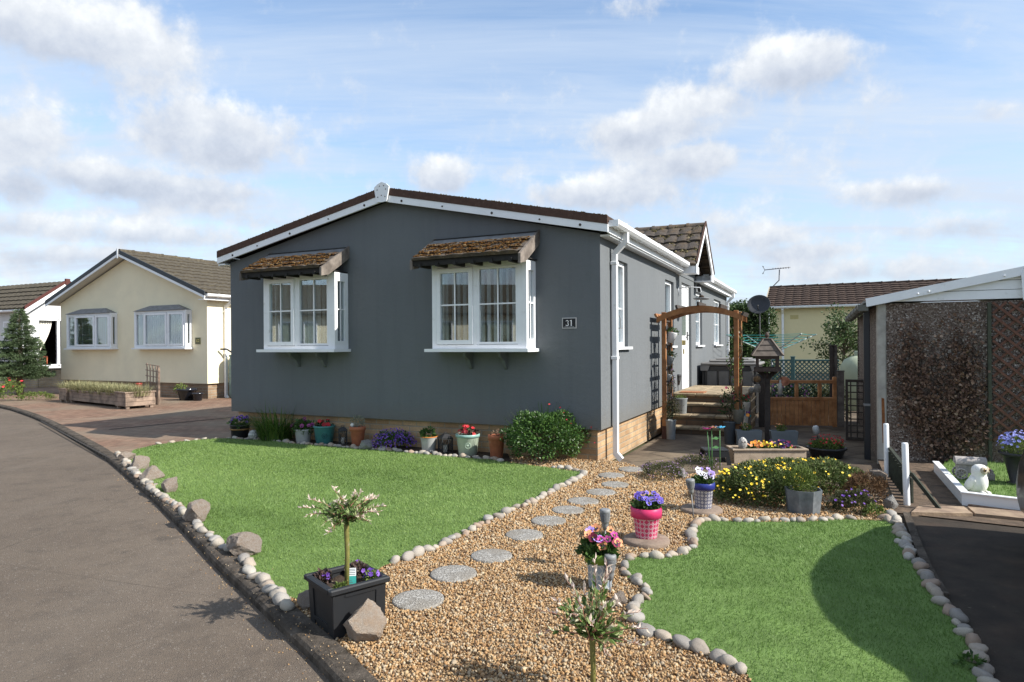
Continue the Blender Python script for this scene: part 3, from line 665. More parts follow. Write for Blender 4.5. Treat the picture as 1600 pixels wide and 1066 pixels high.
def boulder(u, v, w, h, label, seed, m, cuts=8, group=None, depth=.8, zoff=0, amp=.11, sub=4, planes=LIT):
    s = mpp(v); me = rockmesh('boulder', seed, sub, cuts, amp, (1, 1, 1), True, [((n_[0]+random.gauss(0, .22), n_[1]+random.gauss(0, .15), n_[2]+random.gauss(0, .22)), d_*random.uniform(.85, 1.2)) for n_, d_ in planes]); me.materials.append(m)
    xs = [q.co for q in me.vertices]; mx = max(abs(q.x) for q in xs); mz0, mz1 = min(q.z for q in xs), max(q.z for q in xs)
    o = link('boulder', me, None, G(u, v)); rx = w*s/mx; hz = h*s/(mz1-mz0)
    o.scale = (rx, rx*depth, hz); o.location.z = -mz0*hz-.01+zoff; o.location.y += rx*.25
    return tag(o, label, 'boulder', group)
for i, (u, v, w, h, f) in enumerate(BOULD): boulder(u, v+2, w*1.06, h*1.08, bl[i], 11+i*7, ROCKM, 9, 'boulders along the kerb side of the lawn')
boulder(568, 1009, 37, 70, 'large pale granite boulder leaning against the black planter', 21, ROCKP, 5, None, .7, planes=[((.5, -.5, .7), .30), ((-.7, -.55, -.15), .5), ((.9, -.3, -.1), .62), ((-.6, 0, .75), .6), ((.55, .1, .8), .62), ((0, -.6, -.7), .55)])
boulder(474, 953, 17, 30, 'brown boulder half hidden behind the left side of the black planter', 35, ROCKM, 7, None, .9)
boulder(968, 948, 15, 24, 'brown flat rock beside the foreground pansy pot', 44, ROCKM, 6)
boulder(571, 704, 12, 17, 'grey speckled rock beside the terracotta pot in the bed', 51, ROCKG, 7)
boulder(1123, 758, 9, 17, 'ball shaped grey rock at the left edge of the yellow flower mound', 61, ROCKG, 3, amp=.04, planes=())
boulder(1136, 760, 8, 24, 'upright brown rock against the yellow flower mound', 66, ROCKM, 6)
boulder(1067, 748, 9, 18, 'pale rock among the low purple thyme', 71, ROCKG, 7)
boulder(1379, 752, 16, 18, 'brown rock in the planting beside the white posts', 77, ROCKM, 7)
boulder(1341, 785, 11, 16, 'pale grey rock in the dry brown planting', 83, ROCKG, 7)
boulder(1396, 797, 11, 24, 'pale grey rock at the foot of the nearer white post', 89, ROCKG, 8)
boulder(1114, 727, 7, 10, 'small pale rock beside the glass flower stakes', 93, ROCKG, 6)
# ================================================================ buildings: shared pieces
def mpx(mpf):
    def bx(mb, u0, u1, z0, z1, d0, d1, mi=0, b=0):
        c = [mpf(u, z, d) for d in (d0, d1) for z in (z0, z1) for u in (u0, u1)]
        mb.add(c, [(0, 2, 3, 1), (4, 5, 7, 6), (0, 1, 5, 4), (2, 6, 7, 3), (0, 4, 6, 2), (1, 3, 7, 5)], mi)
    return bx
def wallpanel(mb, u0, u1, z0, z1, holes, mpf, rev, mi=0):
    us = sorted({u0, u1, *[h[0] for h in holes], *[h[1] for h in holes]}); zs = sorted({z0, z1, *[h[2] for h in holes], *[h[3] for h in holes]})
    for a, b in zip(us, us[1:]):
        for c, d in zip(zs, zs[1:]):
            um, zm = (a+b)/2, (c+d)/2
            if any(h[0] < um < h[1] and h[2] < zm < h[3] for h in holes): continue
            mb.quad(mpf(a, c, 0), mpf(b, c, 0), mpf(b, d, 0), mpf(a, d, 0), mi)
    for a, b, c, d in holes:
        for p, q in (((a, c), (b, c)), ((b, c), (b, d)), ((b, d), (a, d)), ((a, d), (a, c))):
            mb.quad(mpf(*p, 0), mpf(*q, 0), mpf(*q, rev), mpf(*p, rev), mi)
def tile_roof(mb, P0, U, V, nu, nv, amp=.018, step=.028, sub=6, mi=0, jit=.004):
    P0, U, V = Vector(P0), Vector(U), Vector(V); N = U.cross(V).normalized()
    if N.z < 0: N = -N
    nx = nu*sub+1
    for r in range(nv):
        vs = []
        v0, v1 = r/nv-.25/nv, (r+1)/nv
        for lev, (v, h) in enumerate(((max(v0, -.02), step*.15), (max(v0, -.02)+1e-4, step+amp*.5), ((v0+v1)/2, step*.55+amp*.4), (v1, amp*.2))):
            for i in range(nx):
                ph = (i/sub+(.0)) % 1
                w = amp*(abs(math.sin(math.pi*ph))**.7 if ph else 0) if lev else 0
                k = int(i/sub); hj = jit*math.sin(k*12.9898+r*78.233)*(1 if lev == 1 else 0)
                vs.append(P0+U*(i/(nx-1))+V*v+N*(h+w+hj))
        mb.add(vs, [(l*nx+i, l*nx+i+1, (l+1)*nx+i+1, (l+1)*nx+i) for l in range(3) for i in range(nx-1)], mi, False)
def mossy_(name, parent, P0, U, V, n, m, s=.018, bias=1.0):
    P0, U, V = np.array(P0), np.array(U), np.array(V); N = np.cross(U, V); N = N/np.linalg.norm(N); N = N if N[2] > 0 else -N
    a, b = rng.random(n*3), rng.random(n*3)
    f = np.sin(a*23+b*5)*np.sin(b*19-a*9)+.6*np.sin(a*57)*np.sin(b*41)+.35*np.cos(b*3*2*np.pi); kp = f > rng.normal(.3, .3, n*3)
    a, b = a[kp][:n], b[kp][:n]; k = len(a)
    T = P0+a[:, None]*U+b[:, None]*V+N*.03
    S = rng.lognormal(math.log(s), .4, k)[:, None]*np.array([[1.2, 1, .55]])
    return scatter(name, ICOJ, ICOF, T, basis_z(np.tile(N, (k, 1))+rng.normal(0, .3, (k, 3))), S, m, parent, tint=rng.random(k), smooth=True)
def mossy(*k): return stuff(mossy_(*k))
MOSS = mat('moss', (.1, .08, .02), .95, 0, ramp=[(.02, .012, .007), (.05, .024, .010), (.10, .042, .011), (.06, .032, .010), (.12, .062, .016), (.17, .13, .075)], spec=.1)
CANDARK = mat('canopy_dark', (.02, .018, .016), .8, .25, 9)
MOSSD = mat('roof_lichen', (.1, .08, .02), .95, 0, ramp=[(.035, .028, .02), (.06, .05, .025), (.11, .09, .03), (.2, .17, .11)], spec=.1)
FRONT = lambda u, z, d: (u, d, z)
RIGHT = lambda u, z, d: (-d, u, z)
def window(parent, mpf, u0, u1, z0, z1, dep, lights=1, bars=(), transom=None, sill=True, blind=True, name='window', fw=.055, silldrop=0, sillo=.05, hb=()):
    bx = mpx(mpf); f = MB(); d0, d1 = dep-.05, dep+.02
    bx(f, u0, u1, z1-fw, z1, d0, d1); bx(f, u0, u1, z0, z0+fw, d0, d1); bx(f, u0, u0+fw, z0+fw, z1-fw, d0, d1); bx(f, u1-fw, u1, z0+fw, z1-fw, d0, d1)
    w = (u1-u0-2*fw)
    for i in range(1, lights): c = u0+fw+w*i/lights; bx(f, c-fw*.4, c+fw*.4, z0+fw, z1-fw, d0+.004, d1-.003)
    o = f.build(name, WHITE, parent)
    g = MB(); bx(g, u0+fw*.6, u1-fw*.6, z0+fw*.6, z1-fw*.6, dep-.012, dep-.006); g.build('glass_pane', GLASS, o)
    if bars or hb:
        q = MB()
        for b in bars: c = u0+fw+w*b; bx(q, c-.009, c+.009, z0+fw, z1-fw, dep-.022, dep-.014)
        for b in hb: c = z0+fw+(z1-z0-2*fw)*b; bx(q, u0+fw, u1-fw, c-.009, c+.009, dep-.0225, dep-.0135)
        q.build('glazing_bar', WHITE, o)
    if sill:
        s = MB(); bx(s, u0-.05, u1+.05, z0-.035, z0-.002, -sillo, dep-.05); s.build('sill', WHITE, o)
    if blind:
        q = MB(); n = int((u1-u0)/.085)
        for i in range(n):
            c = u0+fw+(i+.5)*(u1-u0-2*fw)/n; a = R(52)
            P = [mpf(c+sx_*.04*math.cos(a), zz_, dep+.09+sx_*.04*math.sin(a)) for zz_ in (z0+.03, z1-.03) for sx_ in (-1, 1)]
            q.quad(P[0], P[1], P[3], P[2])
        q.build('blind', BLIND, o)
    return o
def bay(parent, x0, x1, z0, z1, pr, lights, sill=(.08, .07), barsv=True, blindfrac=(0, 1), name='bay_window', post=.075, seed=1, slat=92):
    """lights: list of (u0,u1,kind) on the front face; kind 'sash' sits proud."""
    f = MB(); th = .06
    f.box(x0, x1, -pr, -.002, z1-.055, z1); f.box(x0, x1, -pr, -.002, z0, z0+.05)
    f.box(x0, x0+post, -pr, -pr+th, z0+.05, z1-.055); f.box(x1-post, x1, -pr, -pr+th, z0+.05, z1-.055)
    for s in (x0, x1-.05):
        f.box(s, s+.05, -.07, -.002, z0+.05, z1-.055)
        f.box(s, s+.05, -pr+th, -.07, z0+.05, z0+.115); f.box(s, s+.05, -pr+th, -.07, z1-.12, z1-.055)
    prev = x0+post
    for i, (a, b, k) in enumerate(lights):
        if a-prev > .002: f.box(prev, a, -pr+.004, -pr+th-.004, z0+.05, z1-.055)
        prev = b
    if x1-post-prev > .002: f.box(prev, x1-post, -pr+.004, -pr+th-.004, z0+.05, z1-.055)
    o = f.build(name, WHITE, parent)
    for a, b, k in lights:
        za, zb = z0+.055, z1-.06; s = MB(); w = .055 if k == 'sash' else .028; y0 = -pr-.02 if k == 'sash' else -pr+.008; y1 = -pr+.05
        s.box(a, b, y0, y1, zb-w, zb); s.box(a, b, y0, y1, za, za+w); s.box(a, a+w, y0, y1, za+w, zb-w); s.box(b-w, b, y0, y1, za+w, zb-w)
        if barsv:
            c = (a+b)/2; zc = za+(zb-za)*.52; s.box(c-.009, c+.009, y0+.017, y0+.025, za+w, zb-w); s.box(a+w, b-w, y0+.0165, y0+.0255, zc-.009, zc+.009)
        s.build('sash' if k == 'sash' else 'fixed_light', WHITE, o)
        g = MB(); g.box(a+w*.7, b-w*.7, y0+.027, y0+.033, za+w*.7, zb-w*.7); g.build('glass_pane', GLASS, o)
    for s in (x0, x1-.05):
        g = MB(); g.box(s+.02, s+.026, -pr+th-.01, -.06, z0+.1, z1-.1); g.build('glass_pane', GLASS, o)
        if barsv:
            q = MB(); yc = (-pr+th-.07)/2; zc = z0+(z1-z0)*.52; q.box(s+.028, s+.042, yc-.009, yc+.009, z0+.115, z1-.12); q.box(s+.0275, s+.0425, -pr+th, -.07, zc-.009, zc+.009); q.build('glazing_bar', WHITE, o)
    q = MB(); rr = random.Random(seed); n = int((x1-x0-.2)/.085); 
    for i in range(n):
        fr = (i+.5)/n
        if not blindfrac[0] <= fr <= blindfrac[1]: continue
        c = x0+.1+(x1-x0-.2)*fr; a = R(slat+rr.gauss(0, 7)); hw_ = .043 if slat < 100 else .024; dx, dy = hw_*math.cos(a), hw_*math.sin(a); yy = -pr+.14
        q.quad((c-dx, yy-dy, z0+.08), (c+dx, yy+dy, z0+.08), (c+dx, yy+dy, z1-.06), (c-dx, yy-dy, z1-.06))
    q.box(x0+.1, x1-.1, -pr+.14, -pr+.18, z1-.075, z1-.058)
    q.build('blind', BLIND, o)
    s = MB(); a, d = sill
    P = [(x0-.03, 0), (x0-.03, -pr*.2), (x0-a, -pr-d), (x1+a*.6, -pr-d), (x1+.03, -pr*.2), (x1+.03, 0)]
    P = [(x0-a, 0), (x0-a, -pr-d), (x1+a*.55, -pr-d), (x1+a*.55, 0)]
    s.prism(P, z0-.04, z0-.001); s.build('sill', WHITE, o)
    return o
# ================================================================ the grey bungalow
Wd, Ln = 6.1, 11.65
house = thing('grey_bungalow', 'dark grey rendered bungalow with white bay windows and brown roof edge', 'bungalow', HO, -YAW)
BAYS = [(-5.10, -3.765), (-2.17, -.835)]
BZ0, BZ1 = 1.37, 2.45
wl = MB()
wallpanel(wl, -Wd, 0, .39, 2.74, [(a+.05, b-.05, BZ0+.05, BZ1-.06) for a, b in BAYS], FRONT, .1)
wl.add([(-Wd, 0, 2.74), (0, 0, 2.74), (-Wd/2, 0, 3.42)], [(0, 1, 2)])
WIN = [(.60, 1.23), (3.62, 4.33), (6.62, 7.42), (9.2, 10.4)]; DOOR = (5.08, 6.06, .53, 2.58)
wallpanel(wl, 0, Ln, .39, 2.80, [(a, b, 1.38, 2.51) for a, b in WIN]+[DOOR], RIGHT, .12)
wl.quad((-Wd, 0, .39), (-Wd, Ln, .39), (-Wd, Ln, 2.8), (-Wd, 0, 2.8)); wl.quad((-Wd, Ln, .39), (0, Ln, .39), (0, Ln, 2.8), (-Wd, Ln, 2.8))
wl.add([(-Wd, Ln, 2.8), (0, Ln, 2.8), (-Wd/2, Ln, 3.42)], [(0, 1, 2)])
wl.quad((-Wd, 0, .39), (0, 0, .39), (0, .1, .39), (-Wd, .1, .39)); wl.quad((-.1, 0.1, .39), (0, .1, .39), (0, Ln, .39), (-.1, Ln, .39))
wl.quad((-Wd, 0.1, .39), (-Wd+.1, .1, .39), (-Wd+.1, Ln, .39), (-Wd, Ln, .39))
wl.build('wall', RENDER, house)
MB().box(-Wd+.07, -.07, .08, Ln-.07, -.09, .389).build('brick_base', BRICK, house)
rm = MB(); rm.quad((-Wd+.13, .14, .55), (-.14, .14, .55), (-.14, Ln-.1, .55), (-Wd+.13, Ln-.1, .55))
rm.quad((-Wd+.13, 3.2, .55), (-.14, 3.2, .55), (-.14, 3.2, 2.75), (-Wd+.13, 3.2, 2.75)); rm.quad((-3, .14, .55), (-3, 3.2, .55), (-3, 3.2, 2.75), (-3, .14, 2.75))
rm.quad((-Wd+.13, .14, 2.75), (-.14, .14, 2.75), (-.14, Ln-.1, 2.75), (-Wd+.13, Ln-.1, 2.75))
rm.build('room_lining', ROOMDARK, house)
XE, ZE, XR, ZR = .137, 2.915, -3.05, 3.585; XL = -Wd-.137
sl = (ZR-ZE)/(XE-XR)
rf = MB(); rf.extr([(XE, ZE), (XR, ZR), (XL, ZE), (XL, ZE-.07), (XR, ZR-.07), (XE, ZE-.07)], -.12, Ln+.12, 'y')
roof = rf.build('roof', TILEBROWN, house)
vb = MB(); bb = MB()
for s in (1, -1):
    xe = XE if s == 1 else XL
    P = lambda o: [(xe, ZE-o[0]), (XR, ZR-o[0]), (XR, ZR-o[1]), (xe, ZE-o[1])]
    vb.extr(P((-.004, .098)), -.145, -.1205, 'y'); bb.extr(P((.0985, .19)), -.138, -.112, 'y')
    for k in range(5):
        fr = (k+.55)/5.2+.03*math.sin(k*5); x = xe+(XR-xe)*fr; z = ZE+(ZR-ZE)*fr-.15; r = .011 if k % 2 else .016
        bb.lathe([(0, 0), (r, 0), (r, .006), (0, .007)], 10, 1)
        n_ = 40; 
        for q in range(len(bb.v)-40, len(bb.v)):
            a, b, c = bb.v[q]; bb.v[q] = (x+a, -.138-c, z+b)
# lichen crust on top of the verge tiles
vb.build('verge_tile', VERGE, roof); bb.build('barge_board', [WHITE, DARKTIM], roof)
k = 420; fr = rng.random(k); sd_ = rng.random(k) < .5; xx = np.where(sd_, XE+(XR-XE)*fr, XL+(XR-XL)*fr); zz2 = ZE+(ZR-ZE)*fr+.006
lich = scatter('lichen', ICOJ, ICOF, np.column_stack([xx, rng.uniform(-.145, -.1, k), zz2]), randrot(k), rng.uniform(.004, .011, k), MOSSD, roof, tint=rng.random(k)); stuff(lich)
cp = MB(); cp.extr([(XR, 3.655), (XR-.075, 3.625), (XR-.125, 3.585), (XR-.085, 3.385), (XR, 3.378), (XR+.085, 3.385), (XR+.125, 3.585), (XR+.075, 3.625)], -.166, -.1455, 'y')
for a, b in ((-.07, 3.55), (.07, 3.55), (-.06, 3.45), (.06, 3.45), (0, 3.47), (-.03, 3.6), (.04, 3.6)):
    o0 = len(cp.v); cp.lathe([(0, 0), (.008, 0), (.008, .004), (0, .005)], 8, 1)
    for q in range(o0, len(cp.v)): x, y, z = cp.v[q]; cp.v[q] = (XR+a+x, -.166-z, b+y)
cp.build('ridge_cap', [WHITE, DARKTIM], roof)
sf = MB(); sf.box(.003, .12, .0, 4.62, 2.70, 2.722); sf.box(.12, .142, -.11, 4.62, 2.72, 2.84); sf.box(.003, .12, 6.66, Ln+.1, 2.70, 2.722); sf.box(.12, .142, 6.66, Ln+.1, 2.69, 2.84)
sf.box(-Wd-.142, -Wd-.12, -.11, Ln+.1, 2.69, 2.84); sf.box(-Wd-.12, -Wd-.003, -.11, Ln+.1, 2.7, 2.722)
sf.build('fascia', WHITE, roof)
def gutter(parent, x, y0, y1, z, w=.11, h=.075, mat_=WHITE, name='gutter', step=.9, sgn=1):
    g = MB(); P = [(0, h), (0, .01), (.015, 0), (w-.03, 0), (w, .03), (w, h+.004), (w-.006, h+.004), (w-.006, .034), (w-.032, .007), (.017, .007), (.006, .014), (.006, h)]
    g.extr([(x+sgn*a, z+b) for a, b in P], y0, y1, 'y')
    g.extr([(x+sgn*a, z+b) for a, b in ((0, h), (0, 0), (w, .0), (w, h))], y0-.004, y0+.002, 'y'); g.extr([(x+sgn*a, z+b) for a, b in ((0, h), (0, 0), (w, .0), (w, h))], y1-.002, y1+.004, 'y')
    k = y0+.35
    while k < y1-.1:
        g.extr([(x+sgn*a, z+b) for a, b in ((-.0, h+.006), (0, -.006), (.02, -.012), (w-.03, -.008), (w+.006, .028), (w+.006, h+.01))], k-.02, k+.02, 'y'); k += step
    return g.build(name, mat_, parent)
gutter(house, .145, -.1, 4.6, 2.79); gutter(house, .145, 6.7, Ln+.12, 2.79)
def downpipe(parent, y, ztop, zbot, gx=.2, px=.055, w=.065, name='downpipe', mat_=WHITE, shoe=True, collars=(.87, .45)):
    d = MB(); h = w/2
    d.bbox(px-h, px+h, y-h, y+h, zbot+.05, ztop-.24, .006)
    d.beam((px, y, ztop-.245), (gx, y, ztop-.1), w*.98, w*.98, up=(0, 1, 0)); d.bbox(gx-h, gx+h, y-h, y+h, ztop-.13, ztop+.004, .006)
    for c in collars: z = zbot+(ztop-zbot)*c; d.bbox(px-h-.012, px+h+.006, y-h-.012, y+h+.012, z-.02, z+.02, .004)
    if shoe: d.beam((px, y, zbot+.07), (px+.07, y, zbot-.005), w, w*.98, up=(0, 1, 0))
    return d.build(name, mat_, parent)
downpipe(house, .43, 2.79, -.02); downpipe(house, Ln-.22, 2.79, -.04)
for i, (a, b) in enumerate(BAYS):
    w = b-a
    o = bay(house, a, b, BZ0, BZ1, .29, [(a+.075, a+.6, 'sash'), (a+.655, a+1.215, 'fixed')], blindfrac=((0, 1) if i == 0 else (.0, 1)), seed=i, post=.06)
    for c in (a+.42, a+.92):
        br = MB()
        P = [(0, 1.33), (-.22, 1.33), (-.2, 1.27), (-.1, 1.22), (-.04, 1.12), (0, 1.1)]
        br.extr(P, c-.02, c+.02, 'x'); br.build('bracket', RENDER, o)
    # tiled canopy
    x0, x1 = (-5.265, -3.735) if i == 0 else (-2.31, -.775)
    cn = MB(); PF, ZF, ZW = -.56, 2.455, 2.77
    tile_roof(cn, (x0+.03, PF-.02, ZF+.03), (x1-x0-.06, 0, 0), (0, -PF+.02, ZW-ZF), 6, 3, .012, .024, jit=.012)
    can = cn.build('window_canopy', TILEMOSS, house, fix=False)
    mossy('moss', can, (x0+.04, PF, ZF+.05), (x1-x0-.1, 0, 0), (0, -PF-.20, (ZW-ZF)*.64), 3400, MOSS, .0072)
    tm = MB(); tm.box(x0+.035, x1-.035, PF+.05, -.002, 2.462, 2.474); tm.beam((x0+.03, PF+.01, ZF-.005), (x1-.03, PF+.01, ZF-.005), .03, .075)
    tm.beam((x0+.02, -.03, ZW+.02), (x1-.02, -.03, ZW+.02), .05, .07)
    for q in range(6):
        c = x0+.14+(x1-x0-.28)*q/5; tm.box(c-.02, c+.02, PF-.03, -.34, 2.395, 2.44)
    tm.build('canopy_frame', CANDARK, can)
    fl = MB(); fl.beam(((x0+x1)/2, -.01, ZW+.055), ((x0+x1)/2, -.16, ZW-.03), x1-x0-.04, .012); fl.build('flashing', mat('lead_flashing', (.2, .2, .2), .7, .25, 6), can) if i == 0 else fl.build('flashing', MATS['lead_flashing'], can)
    for s_, c in ((1, x0), (2, x1-.032)):
        e = MB(); e.extr([(PF-.03, ZF-.085), (PF-.03, ZF+.03), (-.003, ZW+.075), (-.003, ZW-.10), (PF+.12, ZF-.055)], c, c+.032, 'x'); e.build('end_board', GREYTIM, can)
# side windows and door
for i, (a, b) in enumerate(WIN):
    window(house, RIGHT, a, b, 1.38, 2.51, .1, lights=1 if i != 3 else 2, hb=(.45,), bars=(.5,) if i in (1, 2) else (), sillo=.055)
bx = mpx(RIGHT); dm = MB(); a, b, c, d = DOOR
bx(dm, a, a+.06, c, d, .05, .115); bx(dm, b-.06, b, c, d, .05, .115); bx(dm, a+.06, b-.06, d-.06, d, .05, .115); bx(dm, a+.06, b-.06, c, c+.05, .05, .115)
bx(dm, a+.065, b-.065, c+.055, d-.065, .062, .105)
for q in ((a+.17, b-.17, c+.16, c+.5), (a+.17, b-.17, c+1.72, c+1.88)):
    bx(dm, q[0], q[1], q[2], q[2]+.012, .056, .0615); bx(dm, q[0], q[1], q[3]-.012, q[3], .056, .0615); bx(dm, q[0], q[0]+.012, q[2]+.012, q[3]-.012, .056, .0615); bx(dm, q[1]-.012, q[1], q[2]+.012, q[3]-.012, .056, .0615)
bx(dm, a-.02, b+.02, c-.03, c, -.03, .1)
door = dm.build('door', WHITE, house)
g = MB(); bx(g, a+.3, b-.3, c+1.05, c+1.62, .05, .0605); g.build('door_glass', mat('obscure_glass', (.12, .15, .15), .1, .2, 8, spec=.7), door)
g = MB(); bx(g, a+.33, b-.33, c+.86, c+.95, .05, .0608); g.build('letterbox', mat('brass', (.35, .27, .1), .35, .1, 9, metal=.8), door)
g = MB(); bx(g, b-.17, b-.14, c+.95, c+1.12, .045, .0607); g.tube([RIGHT(b-.155, c+1.05, .045), RIGHT(b-.155, c+1.05, .005), RIGHT(b-.28, c+1.05, .005)], .009); g.build('door_handle', BLACKMET, door)
g = MB(); bx(g, a+.42, a+.54, c+.68, c+.78, .056, .0609); g.build('number_plate', MATS['brass'], door)
# porch gable over the door
Y0, Y1, YM, ZA, ZP, XP = 4.56, 6.70, 5.63, 3.72, 2.83, .36
pg = MB()
V_ = Vector((0, YM-Y0, ZA-ZP))
tile_roof(pg, (XP, Y0, ZP), (-3.3, 0, 0), tuple(V_), 14, 5, .018, .034, jit=.012)
tile_roof(pg, (XP, Y1, ZP), (-3.3, 0, 0), (0, YM-Y1, ZA-ZP), 14, 5, .018, .034, jit=.012)
for q in range(9): pg.lathe([(.07, 0), (.075, .3), (.085, .31), (.085, .36)], 10)
o0 = len(pg.v)-9*40
for q in range(9):
    for j in range(40):
        x, y, z = pg.v[o0+q*40+j]; pg.v[o0+q*40+j] = (XP-.0-z-q*.34, YM+y, ZA-.02+x)
porch = pg.build('porch_roof', TILEMOSS, house, fix=False)
mossy('moss', porch, (XP, Y0, ZP), (-2.4, 0, 0), tuple(V_), 1500, MOSSD, .016)
pb = MB()
for ya, yb in ((Y0, YM), (Y1, YM)):
    s = 1 if yb > ya else -1
    pb.extr([(ya-s*.0, ZP+.02), (yb, ZA+.03), (yb, ZA-.15), (ya+s*.0, ZP-.15)], XP-.025, XP+.004, 'x')
pb.box(.0, XP-.03, Y0, Y0+.30, ZP-.145, ZP-.12); pb.box(.0, XP-.03, Y1-.30, Y1, ZP-.145, ZP-.12); pb.box(XP-.03, XP-.002, Y0, Y0+.3, ZP-.15, ZP-.02); pb.box(XP-.03, XP-.002, Y1-.3, Y1, ZP-.15, ZP-.02)
pb.box(.0, XP-.03, Y0+.0, Y0+.02, ZP-.12, ZP-.0); pb.box(.0, XP-.03, Y1-.02, Y1, ZP-.12, ZP)
pb.build('barge_board', WHITE, porch)
pt = MB(); pt.extr([(Y0+.03, ZP-.14), (YM, ZA-.03), (Y1-.03, ZP-.14)], -.02, .012, 'x'); pt.build('gable_panel', RENDER, porch)
pv = MB()
for ya in (Y0, Y1): pv.extr([(ya, ZP+.02), (YM, ZA+.03), (YM, ZA+.075), (ya, ZP+.065)], XP-.01, XP+.02, 'x')
pv.build('verge_tile', VERGE, porch)
# small lantern over the third window, bracket with hanging dish by the door
o = thing('wall_lantern', 'small black lantern on the grey side wall near the door', 'lantern', H(.0, 6.45, 2.62), -YAW)
MB().box(0, .02, -.035, .035, -.07, .07).box(.02, .1, -.008, .008, .03, .046).build('bracket', BLACKMET, o)
MB().lathe([(.005, .04), (.05, .0), (.045, -.005), (.03, -.12), (.01, -.15)], 6, c=(.1, 0, 0)).build('lamp_housing', BLACKMET, o)
o = thing('feeder_bracket', 'white iron bracket holding a shallow dish beside the door', 'bracket', H(0, 4.72, 2.4), -YAW)
MB().tube([(0.01, 0, .06), (.01, 0, -.1)], .012).tube([(.01, 0, .03), (.2, 0, .05), (.4, 0, .03), (.42, 0, -.06)], .008).build('arm', WHITE, o)
MB().lathe([(0, 0), (.12, 0), (.15, .025), (.145, .03), (.1, .012), (0, .01)], 20, c=(.42, 0, -.19)).tube([(.42, 0, -.06), (.42, 0, -.18)], .004).build('dish', GREYMET, o)
MB().sphere((.42, 0, -.14), (.05, .04, .035), 10, 6).build('fat_ball', SOIL, o)
o = thing('window_feeder', 'small clear feeder stuck on the first side window pane', 'bird feeder', H(.0-.1+.02, .98, 1.62), -YAW)
MB().box(0, .06, -.06, .06, 0, .012).tube([(0.03, -.05, .01), (.03, -.05, .14), (.03, 0, .18), (.03, .05, .14), (.03, .05, .01)], .005).build('tray', GREYMET, o)
# number plate on the front wall
FONT = None
def text(txt, size, mtl, parent, M, name='numeral', ext=.002, sx=1):
    cu = bpy.data.curves.new('lettering', 'FONT'); cu.body = txt; cu.size = size; cu.extrude = ext; cu.align_x = 'CENTER'; cu.align_y = 'CENTER'
    ob = bpy.data.objects.new('lettering', cu); COL.objects.link(ob); bpy.context.view_layer.update()
    me = bpy.data.meshes.new_from_object(ob.evaluated_get(bpy.context.evaluated_depsgraph_get())); bpy.data.objects.remove(ob)
    me.transform(M @ Matrix.Diagonal((sx, 1, 1, 1))); me.materials.clear(); me.materials.append(mtl)
    return link(name, me, parent)
o = thing('house_number_sign', 'small black house number sign reading 31 on the dark grey front wall', 'sign', H(-.392, 0, 1.676), -YAW)
MB().bbox(-.082, .082, -.012, -.001, -.055, .055, .003).build('plate', mat('sign_black', (.012, .012, .014), .4, .05, 9), o)
fr = MB(); fr.box(-.092, .092, -.014, -.001, .0555, .066); fr.box(-.092, .092, -.014, -.001, -.066, -.0555); fr.box(-.092, -.0825, -.014, -.001, -.055, .055); fr.box(.0825, .092, -.014, -.001, -.055, .055)
fr.build('border', mat('sign_steel', (.45, .45, .45), .35, .1, 20, metal=.6), o)
sgm = mat('sign_white', (.8, .8, .8), .5, 0)
def serif31(parent, mtl):
    n = MB(); y0, y1 = -.016, -.012
    def arc(cx, cz, r, a0, a1, w0, w1, k=14):
        for i in range(k):
            a, b = R(a0+(a1-a0)*i/k), R(a0+(a1-a0)*(i+1)/k); wa = w0+(w1-w0)*math.sin(math.pi*i/k); wb = w0+(w1-w0)*math.sin(math.pi*(i+1)/k)
            P = [(cx+(r-wa)*math.cos(a), cz+(r-wa)*math.sin(a)), (cx+r*math.cos(a), cz+r*math.sin(a)), (cx+r*math.cos(b), cz+r*math.sin(b)), (cx+(r-wb)*math.cos(b), cz+(r-wb)*math.sin(b))]
            n.extr(P, y0, y1, 'y')
    arc(-.026, .0165, .0185, 165, -80, .0055, .0085); arc(-.026, -.0165, .0205, 85, -165, .0055, .0095)
    n.box(.022, .033, y0, y1, -.037, .036); n.extr([(.010, .024), (.022, .0285), (.022, .036), (.010, .030)], y0+.0001, y1, 'y')
    return n.build('numeral', mtl, parent)
serif31(o, sgm)
bar = MB()
for i in range(16): bar.box(-.062+i*.008, -.058+i*.008, -.0135, -.0122, -.0475, -.044)
bar.build('small_lettering', sgm, o)
# ================================================================ the cream bungalow
CO = Vector((-8.21, 17.7, 0)); CY = .46
ch = thing('cream_bungalow', 'cream rendered bungalow with two shallow bays and olive tiled roof', 'bungalow', CO, -CY)
CB = [(-6.02, -3.84), (-2.77, -.6)]
wl = MB(); CW, CL = 6.67, 12
wallpanel(wl, -CW, 0, .41, 2.8, [(a+.06, b-.06, 1.42, 2.38) for a, b in CB], FRONT, .1); wl.add([(-CW, 0, 2.8), (0, 0, 2.8), (-CW/2, 0, 4.02)], [(0, 1, 2)])
wl.quad((0, 0, .41), (0, CL, .41), (0, CL, 2.8), (0, 0, 2.8)); wl.quad((-CW, 0, .41), (-CW, CL, .41), (-CW, CL, 2.8), (-CW, 0, 2.8)); wl.quad((-CW, CL, .41), (0, CL, .41), (0, CL, 2.8), (-CW, CL, 2.8))
wl.add([(-CW, CL, 2.8), (0, CL, 2.8), (-CW/2, CL, 4.02)], [(0, 1, 2)])
wl.quad((-CW, 0, .41), (0, 0, .41), (0, .1, .41), (-CW, .1, .41)); wl.quad((-.1, .1, .41), (0, .1, .41), (0, CL, .41), (-.1, CL, .41))
wl.build('wall', CREAM, ch)
MB().box(-CW+.07, -.07, .07, CL-.1, -.1, .409).build('brick_base', brickmat('brown_base_brick', (.24, .16, .1), (.33, .23, .15), (.3, .26, .2), .225, .075, .01), ch)
